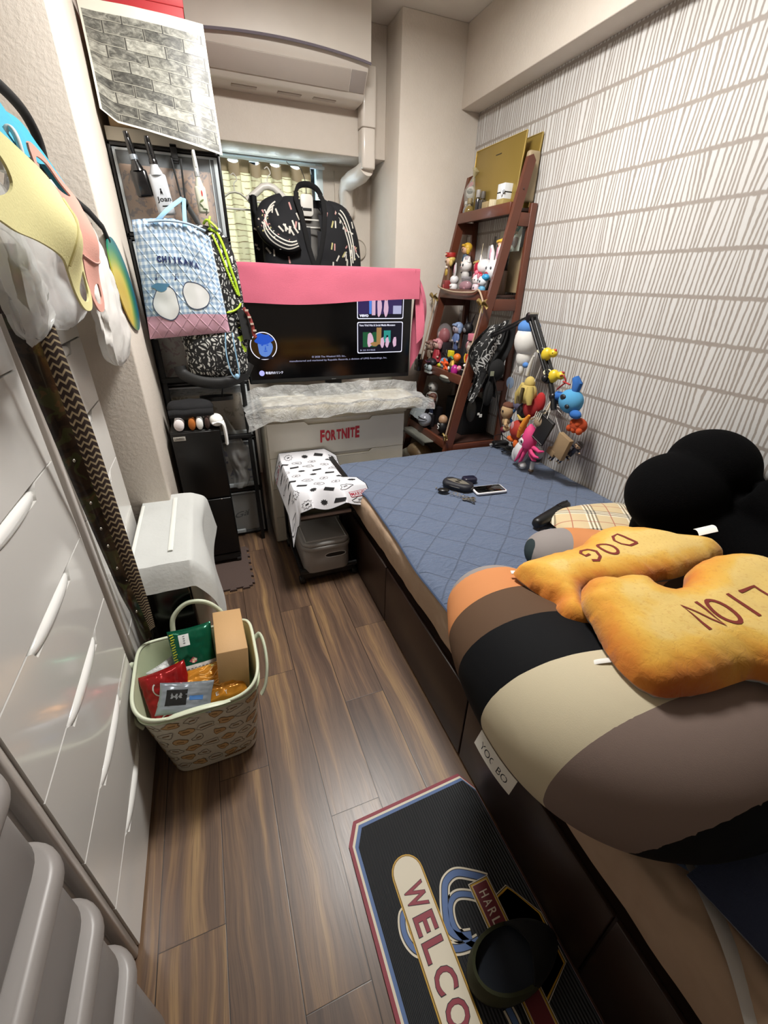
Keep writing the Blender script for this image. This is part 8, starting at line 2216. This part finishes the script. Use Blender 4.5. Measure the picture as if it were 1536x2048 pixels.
plush('orange_carrot_plush', (1.425, 1.680, .655), 'slim orange carrot-shaped plush hanging across the red one', [('root', [('tube', [(0, 1.6, 0), (0, 1.2, 2.4), (0, .6, 5.6), (0, -.6, 9.4), (0, -1.6, 12.0)], [.9, 1.4, 1.5, 1.3, .6], FZ('#cc7f22'))]), ('crease', [('tube', [(-1.4, .2, 4), (-1.5, 1.2, 4.4)], .15, '#9c4c18'), ('tube', [(-1.4, .0, 5.6), (-1.5, 1.0, 6.0)], .15, '#9c4c18')])], .9, 0, (.12, 0), TP)
plush('pink_squid_plush', (1.415, 1.600, .585), 'bright pink squid plush with curling tentacles, front of the bunch', [('mantle', [('tube', [(0, 0, 4.4), (0, 0, 6.6), (0, 0, 9.4), (0, .4, 12.4), (0, .8, 14.4)], [2.6, 3.3, 3.2, 2.2, .4], C('#c93a72', .7))]), ('eye', [('ball', (-2.9, .9, 7.2), (.5, 1.1, 1.2), '#dcd8d8'), ('ball', (-3.3, .9, 7.0), (.3, .55, .7), '#2a2430')]), ('eye', [('ball', (-1.6, 3.0, 6.8), (.6, .8, 1.0), '#dcd8d8')])] +
      [('tentacle', [('tube', pp, [1.0, .85, .7, .35], C('#c93a72', .7))]) for pp in ([(0, 1.6, 4.6), (-.6, 3.0, 1.6), (-1, 4.0, -1.6), (-1, 5.6, -4.0)], [(0, .4, 4.4), (-1, .8, 1.0), (-1.2, 1.4, -2.0), (-1, 2.8, -3.4)], [(0, -1.2, 4.6), (-.6, -3.6, 3.0), (-1, -6.2, 2.4), (-1, -8.6, 2.8)], [(.4, -1.8, 5.2), (0, -4.8, 5.2), (-.4, -7.6, 5.0), (-.4, -10.0, 6.0)], [(.4, -.6, 4.2), (.2, -2.4, 1.6), (0, -4.6, .2), (-.2, -6.4, .6)])], .95, 0, None, TP)
plush('head_plush', (1.430, 1.562, .745), 'grey-beige doll head with dark streaked hair behind the black case', [('head', [('ball', (0, 0, 2.6), (2.6, 2.9, 3.0), FZ('#95826a'))]), ('hair', [('ball', (.3, 0, 4.8), (2.3, 2.4, 2.4), FZ('#2c2926'))] + [('tube', [(-1.8, -1.5 + i, 6.4), (-2.4, -1.4 + i, 3.6)], .22, '#b5b1a6') for i in range(4)])], 1, 0, None, TP)
plush('blue_alien_plush', (1.470, 1.448, .842), 'two-tone blue plush head with floppy ears, against the wall side of the bunch', [('head', [('ball', (0, 0, 4.6), (3.8, 4.9, 4.4), FZ('#4d93bd'))]), ('ear', [('tube', [(0, 3.8, 5.6), (-.4, 6.6, 5.0), (-.6, 9.0, 4.0)], [1.2, 1.9, .8], FZ('#2c62a8'))]), ('ear', [('tube', [(0, -1.0, 8.0), (0, -1.2, 11.0), (0, .4, 13.0)], [1.3, 1.8, 1.2], FZ('#2c62a8'))]), ('spot', [('ball', (-3.4, .8, 6.2), (.6, 1.4, 1.0), '#14181f')]), ('spot', [('ball', (-3.4, -2.0, 3.4), (.6, 1.0, .8), '#14181f')]), ('arm', [('ball', (-1, -4.4, 1.0), (1.6, 2.6, 1.6), FZ('#2c62a8'))])], 1, 0, None, TP)
plush('orange_fuzzy_plush', (1.490, 1.392, .770), 'fuzzy orange-red plush under the blue one', [('fur', [('ball', (0, 0, 2.6), (2.8, 3.4, 2.8), FZ('#a23c16'))] + [('ball', (-1.6, -2.4 + i * 1.2, 1.2 + (i % 2) * 2.4), (1.2, 1.2, 1.3), FZ('#ad4419')) for i in range(5)])], 1, 0, None, TP)
t = toy('black_case', (1.405, 1.535, .690), 'flat black rectangular case hanging at the front of the bunch', 'case', GP_, [('case_body', [('box', (-.6, -4.0, 0), (.6, 4.0, 12.4), C('#101011', .5))]), ('edge_line', [('tube', [(-.7, -3.9, .6), (-.7, 3.9, .6)], .12, '#6d6c6a')]), ('edge_line', [('tube', [(-.7, -3.9, 11.9), (-.7, 3.9, 11.9)], .12, '#4d4c4a')])], 1.0, 0, (.30, .12))
build('hanging_cord', hang(TP, (1.405, 1.50, .81)), t)
t = toy('paper_bag', (1.462, 1.448, .640), 'small crumpled tan paper bag hanging low on the wall side', 'bag', GP_, [('paper', [('box', (-1.2, -4.0, 0), (1.2, 3.8, 11.0), C('#8f7758', .9)), ('box', (-1.3, 1.0, -1.6), (1.1, 6.0, 1.4), C('#8a7254', .9))])], 1.0, 0, (.28, 0))
build('hanging_cord', hang(TP, (1.462, 1.46, .75)), t)
for (c, lb, a, bb, cc_) in (((1.485, 1.455, .600), 'tiny beige doll in navy clothes hanging lowest on the wall side', '#a58c6c', '#1f2540', '#24304f'), ((1.490, 1.405, .650), 'tiny doll with a bare arm stretched towards the wall', '#a98c70', '#1c2136', '#161a2c'), ((1.475, 1.500, .598), 'tiny doll with cream feet beside the silver plush', '#b39d7c', '#1b2036', '#1b2036')):
    plush('tiny_doll', c, lb, doll(7.5, skin=a, hair='#3a3030', top=bb, leg=cc_, shoe='#b8aa8c', arms='out'), 1, .3, (.5, 0), (1.462, 1.46, .66))
plush('white_plush', (1.440, 1.672, .530), 'white winged plush body hanging lowest over the blue pad', [('body', [('ball', (0, 0, 4.2), (2.9, 3.6, 4.8), FZ('#c9cacb')), ('ball', (0, 3.2, 2.2), (1.6, 2.0, 3.8), FZ('#c3c5c6')), ('ball', (0, -2.2, -1.0), (1.6, 1.8, 1.6), FZ('#cfd0d0'))]), ('paw_mark', [('ball', (-1.5, -2.2, -1.2), (.4, .7, .5), '#5b5b5e')]), ('head', [('ball', (.4, -.6, 9.0), (2.4, 2.8, 2.4), FZ('#b9b9ba'))])], 1.0, 0, None, (1.43, 1.62, .66))
plush('silver_plush', (1.455, 1.575, .555), 'silver and black plush with white legs beside the white one', [('body', [('ball', (0, 0, 4.6), (2.6, 3.0, 3.2), C('#a8a9ab', .35))]), ('belt', [('disc', (0, 0, 1.2), (0, 0, 2.6), 2.4, '#101013')]), ('leg', [('tube', [(-.3, .8, 1.4), (-.4, .8, -1.0), (-.4, .8, -3.0)], [1.0, 1.0, .9], '#c9c8c4'), ('ball', (-.5, .8, -3.8), (1.2, 1.2, 1.0), '#4c3c2c')]), ('leg', [('tube', [(.6, -1.0, 1.4), (.6, -1.0, 0)], [.9, .8], '#c9c8c4')])], .95, 0, None, (1.44, 1.58, .66))
t = toy('ring_charm', (1.452, 1.870, .845), 'clear round charm with a blue pattern on a chrome clip', 'charm', GP_, [('disc', [('disc', (-.2, 0, 5), (.2, 0, 5), 3.0, GL_('#6f86a2', .5))]), ('clip', [('tube', [(-.4, .2, 4.5), (-.5, .2, 1.5), (-.5, .6, -1.5), (-.4, .6, -4.0)], .35, C('#a9a9a8', .25, metal=.8))])])
build('hanging_cord', hang((1.46, 1.84, 1.0), (1.452, 1.87, .92)), t)
plush('purple_grey_plush', (1.470, 1.790, .760), 'small grey-violet plush tucked behind the striped-ear plush', [('body', [('ball', (0, 0, 3.4), (2.4, 3.0, 3.0), FZ('#5c5a70'))]), ('blue_leg', [('ball', (0, 4.4, -5), (1.0, 1.6, 1.0), FZ('#3a6ba3'))]), ('blue_leg', [('tube', [(0, 1.5, 1), (0, 3.8, -2), (0, 4.6, -5)], .6, FZ('#3a6ba3'))])], 1, 0, None, (1.46, 1.79, 1.0))
t = toy('white_tube_charm', (1.452, 1.735, .955), 'long white and tan strap hanging beside the white hooded plush', 'strap', GP_, [('strap_body', [('tube', [(0, 1.4, 0), (0, .4, 5.0), (0, -1.0, 9.5)], [.9, 1.0, .5], '#c2bfb6')])])
mb = MB(); rr = random.Random(4)
for i in range(6): mb.tube(cr([V(*TP) + V(-.01, .0, .02), V(1.435 + rr.uniform(-.02, .02), 1.55 + rr.uniform(-.02, .03), .83), V(1.42 + rr.uniform(-.02, .02), 1.57 + .02 * i - .03, .77)], 4), .0018, STR if i % 2 else C('#b39a63'), 5)
for i in range(3): mb.tube(ringp((1.44 + .01 * i, 1.54 + .012 * i, .83 - .01 * i), .011, .9 + i * .5), .0018, CH, 6, closed=True)
one('string_bunch', mb, 'bunch of white and tan strings with rings at the boom arm end', 'strings')
# arm cables
mb = MB(); mb.tube(cr([(1.40, 2.06, 1.06), (1.46, 2.0, .85), (1.50, 1.99, .70), (1.56, 1.99, .53)], 6), .003, CAB, 6)
one('arm_cable', mb, 'thin black cable trailing from the boom arm down to the bed corner', 'cable')
t = thing('ceiling_light', (.58, 1.52, 2.47), 'round white ceiling light over the middle of the room', 'ceiling light')
build('base', MB().cyl((.58, 1.52, 2.50), (.58, 1.52, 2.52), .25, M('lamp_base', '#d8d8d4', .4), n=40, bev=.004), t)
build('shade', MB().cyl((.58, 1.52, 2.468), (.58, 1.52, 2.50), .235, M('lamp_shade', '#ffffff', .3, emit='#fff6e6', estr=3), n=40, bev=.012), t)
# ---------------------------------------------------------------- camera and light
cam = bpy.data.cameras.new('camera'); co = bpy.data.objects.new('camera', cam); COL.objects.link(co)
yaw, pit, rol = 0.383623559, 0.502288023, -0.0257100286
f = Vector((math.sin(yaw) * math.cos(pit), math.cos(yaw) * math.cos(pit), -math.sin(pit)))
r = Vector((math.cos(yaw), -math.sin(yaw), 0)); d = f.cross(r)
R0 = r * math.cos(rol) + d * math.sin(rol); D0 = d * math.cos(rol) - r * math.sin(rol)
mt = Matrix((R0, -D0, -f)).transposed().to_4x4(); mt.translation = (0, 0, 1.35)
co.matrix_world = mt
cam.sensor_fit = 'HORIZONTAL'; cam.sensor_width = 36; cam.lens = 36 * 841.211708 / 1536
cam.clip_start = .02; cam.clip_end = 50
SC.camera = co

def area(name, loc, size, power, col=(1, 1, 1), rot=(0, 0, 0), shape='DISK'):
    l = bpy.data.lights.new(name, 'AREA'); l.energy = power; l.size = size; l.shape = shape; l.color = col
    o = bpy.data.objects.new(name, l); COL.objects.link(o); o.location = loc; o.rotation_euler = rot
    return o
area('ceiling_lamp_light', (.58, 1.52, 2.46), .42, 36, (1, .975, .935))
area('street_light', (.4, 3.75, 1.7), .9, 60, (.92, .95, 1), (-PI / 2, 0, 0), 'SQUARE')
W = bpy.data.worlds.new('world'); SC.world = W; W.use_nodes = True
W.node_tree.nodes['Background'].inputs[0].default_value = (.9, .95, 1, 1)
W.node_tree.nodes['Background'].inputs[1].default_value = .12
vs = SC.view_settings
vs.view_transform = 'Standard'; vs.look = 'None'; vs.gamma = 1; vs.use_curve_mapping = False; vs.exposure = .56
SC.cycles.max_bounces = 8; SC.cycles.diffuse_bounces = 4; SC.cycles.transparent_max_bounces = 12
SC.cycles.sample_clamp_indirect = 6
SC.cycles.use_denoising = True
for o in bpy.data.objects:
    if '_w' in o: del o['_w']
